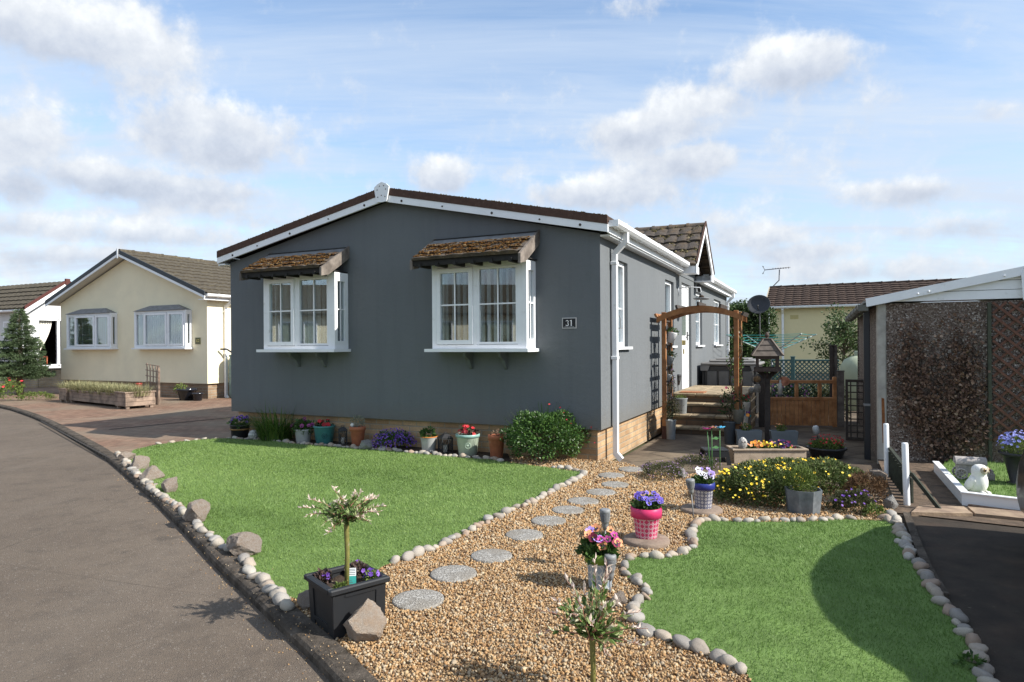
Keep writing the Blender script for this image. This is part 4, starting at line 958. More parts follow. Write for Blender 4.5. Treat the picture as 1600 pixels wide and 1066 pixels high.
rm = MB(); rm.quad((-CW+.1, 3, .5), (-.1, 3, .5), (-.1, 3, 2.75), (-CW+.1, 3, 2.75)); rm.quad((-CW+.1, .1, .5), (-.1, .1, .5), (-.1, 3, .5), (-CW+.1, 3, .5)); rm.build('room_lining', ROOMDARK, ch)
xe, xr, ze, zr = .26, -CW/2, 2.83, 4.17
rf = MB()
for s in (1, -1):
    X = (lambda x: x) if s == 1 else (lambda x: -CW-x)
    rf.extr([(X(xe), ze), (xr, zr), (xr, zr-.1), (X(xe), ze-.1)], -.28, CL+.2, 'y', 1)
tile_roof(rf, (xe, -.27, ze), (0, CL+.45, 0), (xr-xe, 0, zr-ze), 40, 10, .02, .035, 5)
tile_roof(rf, (-CW-xe, -.27, ze), (0, CL+.45, 0), (xr+CW+xe, 0, zr-ze), 40, 10, .02, .035, 5)
for q in range(26): 
    o0 = len(rf.v); rf.lathe([(.08, 0), (.09, .4), (.1, .41), (.1, .46)], 10)
    for j in range(o0, len(rf.v)): x, y, z = rf.v[j]; rf.v[j] = (xr+x, -.27+z+q*.46, zr+.0+y)
croof = rf.build('roof', [TILEOLIVE, mat('soffit_cream', (.62, .6, .55), .6, .05, 4)], ch, fix=False)
vb = MB(); bb = MB(); DKV = mat('dark_verge', (.035, .04, .045), .5, .1, 5)
for s in (1, -1):
    X = (lambda x: x) if s == 1 else (lambda x: -CW-x)
    vb.extr([(X(xe+.02), ze+.05), (xr, zr+.06), (xr, zr-.06), (X(xe+.02), ze-.07)], -.31, -.285, 'y'); bb.extr([(X(xe+.02), ze-.072), (xr, zr-.062), (xr, zr-.13), (X(xe+.02), ze-.14)], -.305, -.284, 'y')
vb.build('verge_tile', DKV, croof); bb.build('barge_board', WHITE, croof)
MB().box(xr-.03, xr+.03, -.325, -.312, zr-.2, zr+.08).build('finial_strip', WHITE, croof)
sf = MB(); sf.box(.2, .23, -.28, CL, ze-.17, ze-.02); sf.box(.002, .2, -.28, CL, ze-.17, ze-.15); sf.build('fascia', WHITE, croof)
gutter(ch, .235, -.25, CL, ze-.09); downpipe(ch, .55, ze-.09, -.02, .29, .055, .07)
for i, (a, b) in enumerate(CB):
    lt = [(a+.06, a+.42, 'fixed'), (a+.46, a+1.4, 'sash'), (a+1.46, b-.07, 'sash')]
    o = bay(ch, a, b, 1.39, 2.42, .2, lt, (.06, .05), False, (0, 1), seed=5+i, slat=118)
    c = MB(); m_ = (a+b)/2; c.add([(a+.02, -.26, 2.425), (b-.02, -.26, 2.425), (b-.02, 0, 2.425), (a+.02, 0, 2.425), (a+.5, -.06, 2.58), (b-.5, -.06, 2.58), (b-.5, 0, 2.58), (a+.5, 0, 2.58)], [(0, 1, 5, 4), (1, 2, 6, 5), (3, 0, 4, 7), (4, 5, 6, 7), (0, 3, 2, 1)])
    c.build('lead_roof', MATS['lead_flashing'], o)
o = thing('house_number_sign', 'small dark green number plaque on the cream bungalow wall', 'sign', CO+Vector((math.cos(CY)*-.36, -math.sin(CY)*-.36, 1.57)), -CY)
MB().bbox(-.1, .1, -.02, -.001, -.09, .09, .004).build('plate', mat('plaque_green', (.10, .10, .04), .5, .3, 20), o)
MB().box(-.05, -.03, -.024, -.0202, -.03, .04).box(.0, .06, -.024, -.0202, .02, .04).box(.0, .06, -.024, -.0202, -.03, -.01).build('numeral', mat('gold', (.5, .42, .15), .4, .1, 9), o)
# water butt
p_ = G(357, 624); wbm = mat('water_butt_green', (.12, .19, .19), .5, .1, 6)
o = thing('water_butt', 'grey green ribbed water butt at the side of the cream bungalow', 'water butt', p_+Vector((.12, .5, 0)))
pr = [(.0, 0), (.26, 0)]+[(.28+.025*abs(math.sin(i*.9)), .05+i*.065) for i in range(16)]+[(.27, 1.12), (.24, 1.16), (0, 1.18)]
MB().lathe(pr, 28).build('barrel', wbm, o); MB().lathe([(0, 1.2), (.29, 1.19), (.3, 1.14), (.285, 1.13)], 28).build('lid', wbm, o)
MB().tube([(-.5, -.12, 1.34), (-.34, -.08, 1.34), (-.22, 0, 1.24), (-.15, 0, 1.18)], .025).build('diverter_hose', BLACKPL, o)
# ================================================================ the white bungalow far left
WO = A(42, 540, 24); WO.z = 0; WR = math.atan2(.9, .43)
wb = thing('white_bungalow', 'white bungalow with open patio door far left behind the spruce', 'bungalow', WO, WR)
WP = mat('white_wall', (.62, .62, .61), .85, .05, 2)
wl = MB(); wallpanel(wl, 0, 2.6, .55, 2.85, [(.18, 1.75, .72, 2.5)], FRONT, .08); wl.add([(0, 0, 2.85), (2.6, 0, 2.85), (1.3, 0, 3.75)], [(0, 1, 2)])
wl.quad((0, 0, .55), (0, 9, .55), (0, 9, 2.85), (0, 0, 2.85)); wl.quad((2.6, 0, .55), (2.6, 9, .55), (2.6, 9, 2.85), (2.6, 0, 2.85)); wl.quad((0, 9, .55), (2.6, 9, .55), (2.6, 9, 2.85), (0, 9, 2.85)); wl.build('wall', WP, wb)
MB().box(.03, 2.57, .03, 8.9, -.1, .549).build('brick_base', BRICKW, wb)
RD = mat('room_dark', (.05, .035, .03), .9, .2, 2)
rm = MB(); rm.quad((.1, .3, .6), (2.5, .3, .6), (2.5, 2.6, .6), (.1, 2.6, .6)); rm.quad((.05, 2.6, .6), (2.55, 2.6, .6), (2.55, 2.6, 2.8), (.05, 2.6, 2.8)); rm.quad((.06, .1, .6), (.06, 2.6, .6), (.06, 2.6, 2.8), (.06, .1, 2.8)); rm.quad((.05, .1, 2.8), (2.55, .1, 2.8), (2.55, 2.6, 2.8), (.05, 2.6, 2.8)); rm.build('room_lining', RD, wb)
rf = MB(); rf.extr([(-.2, 2.83), (1.3, 3.93), (2.8, 2.83), (2.8, 2.75), (1.3, 3.85), (-.2, 2.75)], -.2, 9.2, 'y')
tile_roof(rf, (-.2, -.2, 2.84), (0, 9.4, 0), (1.5, 0, 1.1), 30, 6, .02, .04, 4); wr = rf.build('roof', TILEOLIVE, wb, fix=False)
bb = MB(); bb.extr([(-.2, 2.8), (1.3, 3.9), (1.3, 3.7), (-.2, 2.6)], -.24, -.21, 'y'); bb.extr([(2.8, 2.8), (1.3, 3.9), (1.3, 3.7), (2.8, 2.6)], -.24, -.21, 'y'); bb.build('barge_board', WHITE, wr)
vb = MB(); vb.extr([(-.2, 2.92), (1.3, 4.02), (1.3, 3.9), (-.2, 2.8)], -.26, -.205, 'y'); vb.extr([(2.8, 2.92), (1.3, 4.02), (1.3, 3.9), (2.8, 2.8)], -.26, -.205, 'y'); vb.box(1.22, 1.38, -.28, -.2, 3.8, 4.03); vb.build('verge_tile', mat('red_verge', (.08, .025, .02), .8, .15, 8), wr)
gutter(wb, -.2, -.2, 9, 2.72, sgn=-1); window(wb, lambda u, z, d: (d, u, z), .55, 1.5, 1.35, 2.4, .04, 2); MB().bbox(-.1, -.03, .1, .17, .0, 2.5, .005).beam((-.065, .135, 2.5), (-.24, .135, 2.72), .065, .065).build('downpipe', WHITE, wb)
dm = MB()
for a, b in ((.18, .25), (1.05, 1.14), (1.68, 1.75)): dm.box(a, b, -.02, .07, .72, 2.5)
dm.box(.25, 1.68, -.02, .07, 2.43, 2.5); dm.box(.25, 1.68, -.02, .07, .72, .78); dm.box(.25, .4, -.02, .05, .78, 2.43); pd = dm.build('patio_door', WHITE, wb)
MB().box(1.16, 1.66, .02, .03, .8, 2.42).build('glass_pane', GLASS, pd)
MB().box(.4, .44, .0, .03, .8, 2.42).build('glass_pane', GLASS, pd)
cu = MB(); n = 26
vs = []
for k in range(12):
    f = k/11; z = 2.42-f*1.15; wd = .52*(1-f**1.6*.85)
    for j in range(n): vs.append((.42+wd*j/(n-1), .14+.025*math.sin(j*1.5), z))
cu.add(vs, [(k*n+j, k*n+j+1, (k+1)*n+j+1, (k+1)*n+j) for k in range(11) for j in range(n-1)], 0, True); cu.build('curtain', mat('curtain_cloth', (.75, .72, .64), .9, .05, 9), wb)
o = thing('wall_light', 'small dark lantern above the patio door of the white bungalow', 'lantern', WO+Vector((.43*1.35, .9*1.35, 2.72))-Vector((.9, -.43, 0))*-.02, WR)
MB().box(-.05, .05, -.1, 0, -.12, .12).lathe([(.0, .16), (.07, .1), (.05, -.1), (0, -.14)], 8, c=(0, -.1, 0)).build('lamp_housing', BLACKMET, o)
chm = mat('chair_wood', (.3, .08, .03), .45, .2, 8)
o = thing('dining_chair', 'reddish wooden dining chair inside the open patio door', 'chair', WO+Vector((.43*.62+.9*-.45, .9*.62+.43*.45, .62)), WR+.5)
MB().bbox(-.22, .22, -.22, .22, .42, .46, .01).build('seat', mat('chair_seat', (.28, .03, .03), .8, .2, 8), o)
for sx_ in (-.2, .2):
    MB().tube([(sx_, -.2, 0), (sx_, -.2, .42)], .022).build('leg', chm, o); MB().tube([(sx_, .2, 0), (sx_, .2, .45), (sx_*.95, .26, 1.0)], .022).build('leg', chm, o)
b = MB(); b.tube([(-.19, .26, 1.0), (-.1, .27, 1.06), (.1, .27, 1.06), (.19, .26, 1.0)], .025)
for q in (-.1, -.04, .04, .1): b.tube([(q*.6, .21, .5), (q*1.3, .24, .75), (q*.7, .26, 1.04)], .012)
b.build('backrest', chm, o)
def gbox(name, a, b, th, z0, z1, m, label, cat, group=None, cap=None):
    a, b = Vector(a), Vector(b); d = (b-a); ln = d.length; rz = math.atan2(d.y, d.x)
    o = thing(name, label, cat, (a.x, a.y, 0), rz, group)
    MB().box(0, ln, 0, th, z0, z1).build('brickwork', m, o)
    if cap: MB().bbox(-.02, ln+.02, -.03, th+.03, z1, z1+.05, .008).build('coping', cap, o)
    return o
gbox('brick_wall', G(61, 606).xy, G(61, 606).xy+Vector((.43, .9))*1.7, .22, -.1, .62, BRICKW, 'low pale brick terrace wall between spruce and cream bungalow', 'wall', None, GREYTIM)
gbox('brick_wall', G(23, 607).xy, G(59.3, 606).xy, .22, -.1, .62, BRICKW, 'low brick wall stretch directly behind the spruce trunk', 'wall')
gbox('brick_pillar', G(8, 608).xy, G(18, 608).xy, .3, -.1, .62, BRICK, 'brick pillar at the far left edge behind the red flowers', 'pillar')
o = thing('white_post', 'slim white post standing in front of the far left brick wall', 'post', G(20, 606)); MB().box(-.05, .05, -.05, .05, 0, .58).bbox(-.06, .06, -.06, .06, .58, .61, .01).build('post_shaft', WHITE, o)
# ================================================================ yellow bungalow at the back right
YO = A(1203, 535, 25); YO.z = 0
yb = thing('yellow_bungalow', 'pale yellow bungalow with long brown tiled roof behind the gate', 'bungalow', YO, -YAW)
wl = MB(); wl.box(0, 12, 0, 5.2, .3, 2.76); wl.add([(0, 0, 2.76), (0, 5.2, 2.76), (0, 2.6, 3.55)], [(0, 1, 2)]); wl.add([(12, 0, 2.76), (12, 5.2, 2.76), (12, 2.6, 3.55)], [(0, 1, 2)]); wl.build('wall', YELLOW, yb)
MB().box(.05, 11.95, .05, 5.1, -.13, .299).build('brick_base', BRICKW, yb)
rf = MB(); tile_roof(rf, (-.15, -.2, 2.78), (12.3, 0, 0), (0, 2.8, .92), 40, 9, .02, .04, 4); tile_roof(rf, (-.15, 5.4, 2.78), (12.3, 0, 0), (0, -2.8, .92), 40, 9, .02, .04, 4)
rf.extr([(-.2, 2.76), (2.6, 3.68), (5.4, 2.76), (5.4, 2.70), (2.6, 3.62), (-.2, 2.70)], -.14, 12.14, 'x')
for q in range(27):
    o0 = len(rf.v); rf.lathe([(.08, 0), (.09, .4), (.1, .41), (.1, .46)], 8)
    for j in range(o0, len(rf.v)): x, y, z = rf.v[j]; rf.v[j] = (-.15+z+q*.455, 2.6+x, 3.7+y)
yr = rf.build('roof', TILEBROWN, yb, fix=False)
vb = MB(); vb.extr([(-.22, 2.83), (2.6, 3.76), (2.6, 3.64), (-.22, 2.71)], -.19, -.155, 'x'); vb.extr([(5.42, 2.83), (2.6, 3.76), (2.6, 3.64), (5.42, 2.71)], -.19, -.155, 'x'); vb.build('verge_tile', mat('pale_verge', (.4, .34, .26), .9, .25, 9), yr)
g = MB(); P = [(0, .08), (0, 0), (-.08, 0), (-.11, .04), (-.11, .085)]; g.extr([(-.2+a, 2.7+b) for a, b in P], -.15, 12.1, 'x'); g.build('gutter', WHITE, yb)
MB().bbox(.42, .50, -.09, -.01, .2, 2.5, .008).beam((.46, -.05, 2.5), (.46, -.26, 2.68), .075, .075).build('downpipe', WHITE, yb)
MB().box(.72, 1.0, -.008, -.002, 2.3, 2.45).build('air_vent', mat('vent_yellow', (.5, .42, .2), .9, .1, 9), yb)
o = thing('tv_aerial', 'television aerial on a bent mast above the yellow bungalow roof end', 'aerial', YO+EX*.02+EY*2.6+Vector((0, 0, 3.6)), -YAW)
AL = mat('aerial_metal', (.16, .16, .17), .5, .1, 9, metal=.5)
MB().tube([(-.15, 0, -.2), (-.12, 0, .1), (.18, -.05, .4), (.2, -.05, .85)], .022, 8).build('mast', AL, o)
ae = MB(); ae.tube([(-.38, -.05, .86), (.62, -.05, .92)], .018, 6)
for q in range(7): x = -.05+q*.1; ae.tube([(x, -.22, .885+x*.06), (x, .12, .885+x*.06)], .009, 5); ae.tube([(x, -.05, .87), (x, -.05, .93)], .012, 5)
for s in (-1, 1): ae.tube([(-.36, -.05, .86), (-.46, -.1, .86+s*.17)], .012, 5); ae.tube([(-.42, -.2, .86+s*.14), (-.42, .12, .86+s*.14)], .01, 5)
ae.build('yagi_boom', AL, o)
o = thing('satellite_dish', 'grey satellite dish above the dark hedge beside the yellow bungalow', 'satellite dish', A(1186, 477, 19), -.5)
d = MB(); d.lathe([(0, 0), (.13, .012), (.24, .04), (.315, .08), (.32, .08), (.24, .032), (.13, .004), (0, -.008)], 28); 
for j in range(len(d.v)): x, y, z = d.v[j]; v_ = Matrix.Rotation(R(72), 3, 'X') @ Vector((x, y*.9, z)); d.v[j] = tuple(v_)
d.build('reflector', mat('dish_grey', (.035, .037, .042), .5, .1, 6), o)
MB().tube([(0, .03, -.15), (0, -.25, -.1), (0, -.27, -.05)], .012).sphere((0, -.27, -.03), .03, 8, 6).build('feed_arm', BLACKMET, o); MB().tube([(0, .06, 0), (0, .1, -.1), (0, .1, -2.7)], .025).build('mast', AL, o)
# bungalow across the road, behind the camera: the bay windows mirror it
OP = Vector((-18.8, -1.1, 0)); 
ob = thing('opposite_bungalow', 'cream bungalow with dark roof standing across the road, seen only as window reflections', 'bungalow', OP, R(126))
wl = MB(); wl.box(-6, 6, 0, 6, .4, 2.8); wl.add([(-6, 0, 2.8), (-6, 6, 2.8), (-6, 3, 4.2)], [(0, 1, 2)]); wl.add([(6, 0, 2.8), (6, 6, 2.8), (6, 3, 4.2)], [(0, 1, 2)]); wl.build('wall', CREAM, ob)
MB().box(-5.95, 5.95, .05, 5.95, -.13, .399).build('brick_base', BRICKW, ob)
rf = MB(); rf.extr([(-.3, 2.8), (3, 4.3), (6.3, 2.8), (6.3, 2.7), (3, 4.2), (-.3, 2.7)], -6.2, 6.2, 'x'); rf.build('roof', TILEOLIVE, ob)
for s in (-4.2, -1.6, 1.6, 4.2): window(ob, FRONT, s-.8, s+.8, 1.35, 2.45, -.01, 3, blind=False)
# ================================================================ the garage on the right
gr = thing('concrete_garage', 'pebbledashed concrete garage with white gable boards and dead creeper', 'garage', gw+Vector((0, 0, 0)), -YAW)
PEBD = stonemat('pebbledash', [(0, (.05, .036, .03)), (.3, (.14, .105, .085)), (.6, (.22, .17, .14)), (.85, (.33, .275, .235)), (1, (.6, .55, .5))], 72, .012, big=(.15, .108, .082), bigs=1.3)
GWd, GLn, GZ = 2.9, 4.6, 1.88
MB().quad((.1, 0, -.1), (GWd-.1, 0, -.1), (GWd-.1, 0, GZ), (.1, 0, GZ)).quad((0.02, .1, -.1), (.02, GLn, -.1), (.02, GLn, GZ), (.02, .1, GZ)).quad((GWd-.02, .1, -.1), (GWd-.02, GLn, -.1), (GWd-.02, GLn, GZ), (GWd-.02, .1, GZ)).quad((0, GLn, -.1), (GWd, GLn, -.1), (GWd, GLn, GZ), (0, GLn, GZ)).build('wall', PEBD, gr)
PANC = mat('concrete_post', (.36, .34, .30), .9, .2, 5, bump=.003, bs=80, dirt=((.24, .12, .05), 3.5, .63, .75))
for x in (0, GWd-.1): MB().bbox(x, x+.1, -.018, .1, -.1, GZ-.002, .012).build('corner_post', PANC, gr)
RUST = mat('rust_stain', (.2, .075, .025), .9, .4, 12)
MB().extr([(.045, .75), (.075, .74), (.08, .5), (.07, .22), (.055, .2), (.05, .45)], -.0205, -.0185, 'y').build('rust_stain', RUST, gr)
cl = MB(); xm = GWd/2; slp = .2
for i in range(3):
    z0, z1 = GZ+.02+i*.105, GZ+.02+(i+1)*.105-.006
    xa = max(.12, (z0-1.90)/slp+.0); xb = max(.12, (z1-1.90)/slp)
    if xb > xm-.05: xb = xm-.05
    if xa < xm-.05: cl.extr([(xa, z0), (GWd-xa, z0), (GWd-xb, z1), (xb, z1)], -.03, -.012, 'y')
cl.build('gable_cladding', WHITE, gr)
bg_ = MB()
for s in (1, -1):
    X = (lambda x: x) if s == 1 else (lambda x: GWd-x)
    bg_.extr([(X(-.11), 1.845), (X(-.12), 1.945), (xm, 2.255), (xm, 2.155)], -.085, -.032, 'y')
    bg_.extr([(X(-.11), 1.845), (X(-.11), 1.86), (xm, 2.17), (xm, 2.155)], -.0845, .0, 'y')
bg_.extr([(xm-.035, 1.88), (xm, 1.84), (xm+.035, 1.88), (xm+.05, 2.16), (xm, 2.30), (xm-.05, 2.16)], -.10, -.0855, 'y')
for x in (.42, .53, 1.25): bg_.sphere((x, -.088, 1.90+slp*x), .012, 8, 6)
bg_.build('barge_board', WHITE, gr)
MB().extr([(-.14, 1.92), (xm, 2.24), (GWd+.14, 1.92), (GWd+.14, 1.89), (xm, 2.21), (-.14, 1.89)], -.06, GLn+.1, 'y').build('roof', mat('cement_sheet', (.25, .24, .22), .9, .25, 4), gr)
GUT = mat('old_grey_gutter', (.12, .12, .105), .7, .25, 8)
gutter(gr, -.09, -.05, GLn, 1.80, sgn=-1, mat_=GUT)
MB().bbox(-.125, -.055, .25, .32, -.1, 1.83, .006).bbox(-.13, -.05, .245, .325, .62, .65, .004, 1).build('downpipe', [mat('black_pipe', (.014, .016, .02), .4, .1, 6, spec=.5), GREYMET], gr)
# dead creeper: stems and dry leaves
o = thing('dead_creeper', 'dry brown creeper clinging to the pebbledashed garage wall', 'creeper', gw, -YAW)
sm = MB(); rr = random.Random(4)
for s0 in (.62, .66, .58, .7, .64, .75, .55):
    for k in range(2):
        x, z = s0+rr.gauss(0, .03), .02; dirn = rr.choice((-1, 1)); pts = [(x, -.02, z)]
        for q in range(12):
            z += rr.uniform(.06, .17); x += dirn*rr.uniform(.0, .075)*(1 if q < 6 else .1)+rr.gauss(0, .03); x = min(max(x, .17), 1.12)
            if z > 1.75: break
            pts.append((x, -.02-rr.uniform(0, .02), z))
        sm.tube(pts, [.008*(1-.7*i/len(pts)) for i in range(len(pts))], 5, caps=False)
sm.build('stem', mat('creeper_stem', (.06, .045, .035), .9, .3, 20), o)
n = 60000; x = rng.uniform(.13, 1.12, n); z = rng.uniform(.05, 1.78, n)
def gs(x0, z0, sx, sz): return np.exp(-((x-x0)/sx)**2-((z-z0)/sz)**2)
f = gs(.36, 1.15, .17, .5)*1.1+gs(.84, 1.05, .2, .6)*1.1+gs(.6, .4, .26, .3)+gs(.45, .75, .18, .3)*.7+gs(.9, .5, .22, .35)*.9
f *= .55+.45*np.sin(x*31+z*13)*np.sin(z*27-x*11)+.35*np.sin(x*70)*np.sin(z*61)
kp = f > rng.uniform(.12, 1.4, n); x, z = x[kp][:4600], z[kp][:4600]; k = len(x)
T = np.column_stack([x, -.02-rng.uniform(0, .055, k), z])
d = np.column_stack([rng.normal(0, .7, k), -np.abs(rng.normal(.25, .35, k)), rng.normal(-.45, .6, k)])
scatter('dry_leaf', leafv(.8), LEAFF, T, basis(d), rng.uniform(.02, .052, k), mat('dry_leaf', (.1, .06, .04), .85, 0, ramp=[(.05, .03, .022), (.13, .075, .052), (.22, .135, .09), (.42, .31, .23)], trl=.1), o, rng.beta(1.6, 2.2, k))
# trellis on the right of the garage wall
o = thing('wall_trellis', 'brown diagonal trellis panel fixed to the garage wall', 'trellis', gw, -YAW)
MB().bbox(1.10, 1.135, -.05, -.004, .02, GZ-.02, .004).build('upright', mat('green_stained_post', (.06, .065, .045), .9, .25, 8), o)
lt = MB(); TX0, TX1, TZ0, TZ1 = 1.15, 2.7, .3, 1.86
def clipseg(x, z, dx, dz):
    ts = []
    t0, t1 = -9, 9
    for p, dd, lo, hi in ((x, dx, TX0, TX1), (z, dz, TZ0, TZ1)):
        a, b = (lo-p)/dd, (hi-p)/dd; a, b = min(a, b), max(a, b); t0, t1 = max(t0, a), min(t1, b)
    return (t0, t1) if t1-t0 > .06 else None
for s, yy in ((1, -.022), (-1, -.036)):
    for i in range(-14, 26):
        c = clipseg(TX0+i*.15, TZ0 if s == 1 else TZ1, .72, .69*s)
        if c: lt.beam((TX0+i*.15+.72*c[0], yy, (TZ0 if s == 1 else TZ1)+.69*s*c[0]), (TX0+i*.15+.72*c[1], yy, (TZ0 if s == 1 else TZ1)+.69*s*c[1]), .012, .026, up=(0, 1, 0)) if False else lt.beam((TX0+i*.15+.72*c[0], yy, (TZ0 if s == 1 else TZ1)+.69*s*c[0]), (TX0+i*.15+.72*c[1], yy, (TZ0 if s == 1 else TZ1)+.69*s*c[1]), .026, .012, up=(0, 1, 0))
lt.build('lattice', mat('brown_lattice', (.13, .06, .04), .8, .25, 10), o)
# ---------------------------------------------------------------- right hand corner
def post(u, v, label, h, z=0, lean=0):
    p_ = G(u, v, z); o = thing('white_post', label, 'post', p_); o.rotation_euler = (0, lean, .3)
    MB().lathe([(.026, -.05), (.026, h-.008), (.022, h), (0, h+.002)], 20).build('post_tube', WHITE, o); return o
post(1386, 745, 'white plastic tube post, the farther of two by the garage corner', .56, 0, R(-1)); post(1417, 790, 'white plastic tube post, the nearer of two beside the earth strip', .545, 0, R(-2))
o = thing('slatted_board', 'dark mossy slatted board slung between the two white posts', 'fence', G(1386, 745), 0)
a, b = Vector((0, 0, 0)), G(1417, 790)-G(1386, 745); m_ = mat('mossy_black', (.03, .035, .025), .9, .4, 12, bump=.003, bs=80); q = MB()
for k in range(9):
    f = (k+.5)/9.2; c = a.lerp(b, f)+Vector((.04, 0, 0)); q.beam(c+Vector((0, 0, .0)), c+Vector((0, 0, .27-.05*f)), .085, .018, up=(1, 0, 0))
q.build('slat', m_, o); MB().beam(a+Vector((.03, 0, .30)), b+Vector((.03, 0, .27)), .03, .03).beam(b+Vector((.03, -.02, .28)), b+Vector((.16, -.25, -.02)), .02, .03).build('rail', m_, o)
o = thing('white_edging', 'low white plastic edging around the small garage lawn', 'edging', (0, 0, 0))
E0, E1, E2 = G(1462, 738), G(1507, 790), G(1597, 802); E3 = E1+(E2-E1)*2.2
q = MB(); q.beam(E0+Vector((0, 0, .055)), E1+Vector((0, 0, .055)), .035, .115); q.beam(E1+Vector((-.02, 0, .056)), E3+Vector((0, 0, .056)), .035, .117); q.beam(E0+Vector((0, 0, .118)), E1+Vector((0, 0, .118)), .06, .008); q.beam(E1+Vector((-.03, 0, .12)), E3+Vector((0, 0, .12)), .06, .008)
q.build('edging_board', WHITE, o)
e = MB(); e.beam(E1+Vector((0, -.05, .0)), E3+Vector((0, -.05, .0)), .07, .05); e.build('stone_footing', mat('brown_footing', (.2, .13, .09), .9, .35, 14, bump=.006, bs=50), o)
GL = [E0.xy+Vector((.02, 0)), E1.xy+Vector((.0, .02)), E3.xy, (gw+EX*2.75-EY*.02).xy, (gw+EX*.75-EY*.02).xy]
sheet('garage_lawn', GL, .05, TURFB)
P = np.array(GL); lo, hi = P.min(0), P.max(0); q2 = lo+rng.random((16000, 2))*(hi-lo); q2 = q2[inside(GL, q2)]; k = len(q2)
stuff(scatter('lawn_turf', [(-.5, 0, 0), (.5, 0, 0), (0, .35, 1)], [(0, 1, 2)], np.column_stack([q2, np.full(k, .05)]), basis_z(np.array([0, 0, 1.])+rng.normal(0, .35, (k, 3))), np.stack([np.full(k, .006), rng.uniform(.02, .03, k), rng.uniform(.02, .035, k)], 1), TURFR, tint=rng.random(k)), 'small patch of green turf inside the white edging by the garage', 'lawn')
# snowy owl ornament: facing right, on the turf behind the edging
op = G(1529, 771, .05); o = thing('owl_ornament', 'white snowy owl garden ornament standing behind the white edging', 'garden ornament', op, R(-66)); s = mpp(771, 1529, .05)
def skinmesh(name, verts, edges, radii, m, parent, sub=2, root=0):
    me = bpy.data.meshes.new(name); me.from_pydata(verts, edges, []); ob = bpy.data.objects.new('tmp', me); COL.objects.link(ob)
    md = ob.modifiers.new('s', 'SKIN'); md.use_smooth_shade = True
    for i, r in enumerate(radii): me.skin_vertices[0].data[i].radius = r if isinstance(r, tuple) else (r, r)
    me.skin_vertices[0].data[root].use_root = True
    ob.modifiers.new('u', 'SUBSURF').levels = sub; bpy.context.view_layer.update()
    m2 = bpy.data.meshes.new_from_object(ob.evaluated_get(bpy.context.evaluated_depsgraph_get())); bpy.data.objects.remove(ob)
    m2.materials.append(m); m2.polygons.foreach_set('use_smooth', [True]*len(m2.polygons)); return link(name, m2, parent)
OWLW = mat('owl_white', (.74, .73, .69), .75, .06, 30, bump=.002, bs=120, dirt=((.45, .42, .38), 30, .63, .72))
b = MB(); b.lathe([(0, .0), (.045, .004), (.066, .03), (.075, .075), (.07, .12), (.06, .15), (.057, .17), (.063, .19), (.065, .212), (.057, .24), (.035, .258), (0, .265)], 28)
for i in range(len(b.v)):
    x, y, z = b.v[i]; tz = .035*(1-z/.2) if z < .2 else 0; b.v[i] = (x*(1.12 if z < .16 else 1)-tz+.01, y, z)
b.build('body', OWLW, o)
for sy in (-1, 1):
    w_ = MB().sphere((0, 0, 0), (.075, .018, .042), 16, 10).build('wing', OWLW, o, (-.035, sy*.066, .085)); w_.rotation_euler = (0, R(-55), sy*R(8))
    DM = mat('owl_disc', (.42, .37, .28), .8, .1, 20) if 'owl_disc' not in MATS else MATS['owl_disc']
    d_ = MB().lathe([(0, .006), (.02, .004), (.031, 0), (.031, -.012)], 18).build('facial_disc', DM, o, (.068, sy*.029, .218)); d_.rotation_euler = (0, R(82), sy*R(26))
    MB().sphere((.075, sy*.031, .221), (.008, .016, .015), 12, 8).build('eye', mat('owl_eye', (.22, .13, .03), .2, .0, spec=.6) if 'owl_eye' not in MATS else MATS['owl_eye'], o)
    MB().sphere((.082, sy*.0325, .2215), (.004, .011, .011), 10, 6).build('pupil', FDARK, o)
    f = MB()
    for t_ in (-1, 0, 1): f.tube([(.04, sy*.032, .022), (.07, sy*.032+t_*.012, .016), (.085, sy*.032+t_*.016, .003)], [.012, .009, .005], 6)
    f.build('foot', OWLW, o)
MB().tube([(.072, 0, .208), (.083, 0, .202), (.083, 0, .188)], [.008, .007, .002], 8).build('beak', BLACKMET, o)
MB().sphere((-.01, 0, .0), (.085, .07, .028), 16, 8).build('rock_base', ROCKG, o)
# weathered stone wagon ornament
wp = G(1529, 752, .05)+Vector((.0, .12, 0)); o = thing('wagon_ornament', 'weathered grey stone wagon ornament with rounded top behind the owl', 'garden ornament', wp, R(-24)); STN = mat('weathered_stone', (.34, .31, .29), .9, .25, 16, bump=.003, bs=70)
c = MB(); hp = [(.075*math.cos(math.pi*i/12), .15+.07*math.sin(math.pi*i/12)) for i in range(13)]; c.extr(hp, -.13, .13, 'x'); c.build('rounded_top', STN, o)
MB().bbox(-.115, .115, -.055, .055, .06, .15, .008).build('wagon_body', STN, o)
for sx_ in (-.085, .09):
    for sy in (-.07, .07):
        wlb = MB(); wlb.lathe([(.04, -.01), (.055, -.01), (.055, .01), (.04, .01), (.04, -.01)], 20)
        for k in range(4): a = math.pi*k/4; wlb.beam((.045*math.cos(a), .045*math.sin(a), 0), (-.045*math.cos(a), -.045*math.sin(a), 0), .01, .012)
        w_ = wlb.build('wheel', STN, o, (sx_, sy, .055)); w_.rotation_euler = (R(90), 0, 0)
MB().bbox(.12, .2, -.04, .04, 0, .07, .008).bbox(.16, .19, -.035, .035, .07, .1, .006).build('step_block', STN, o)
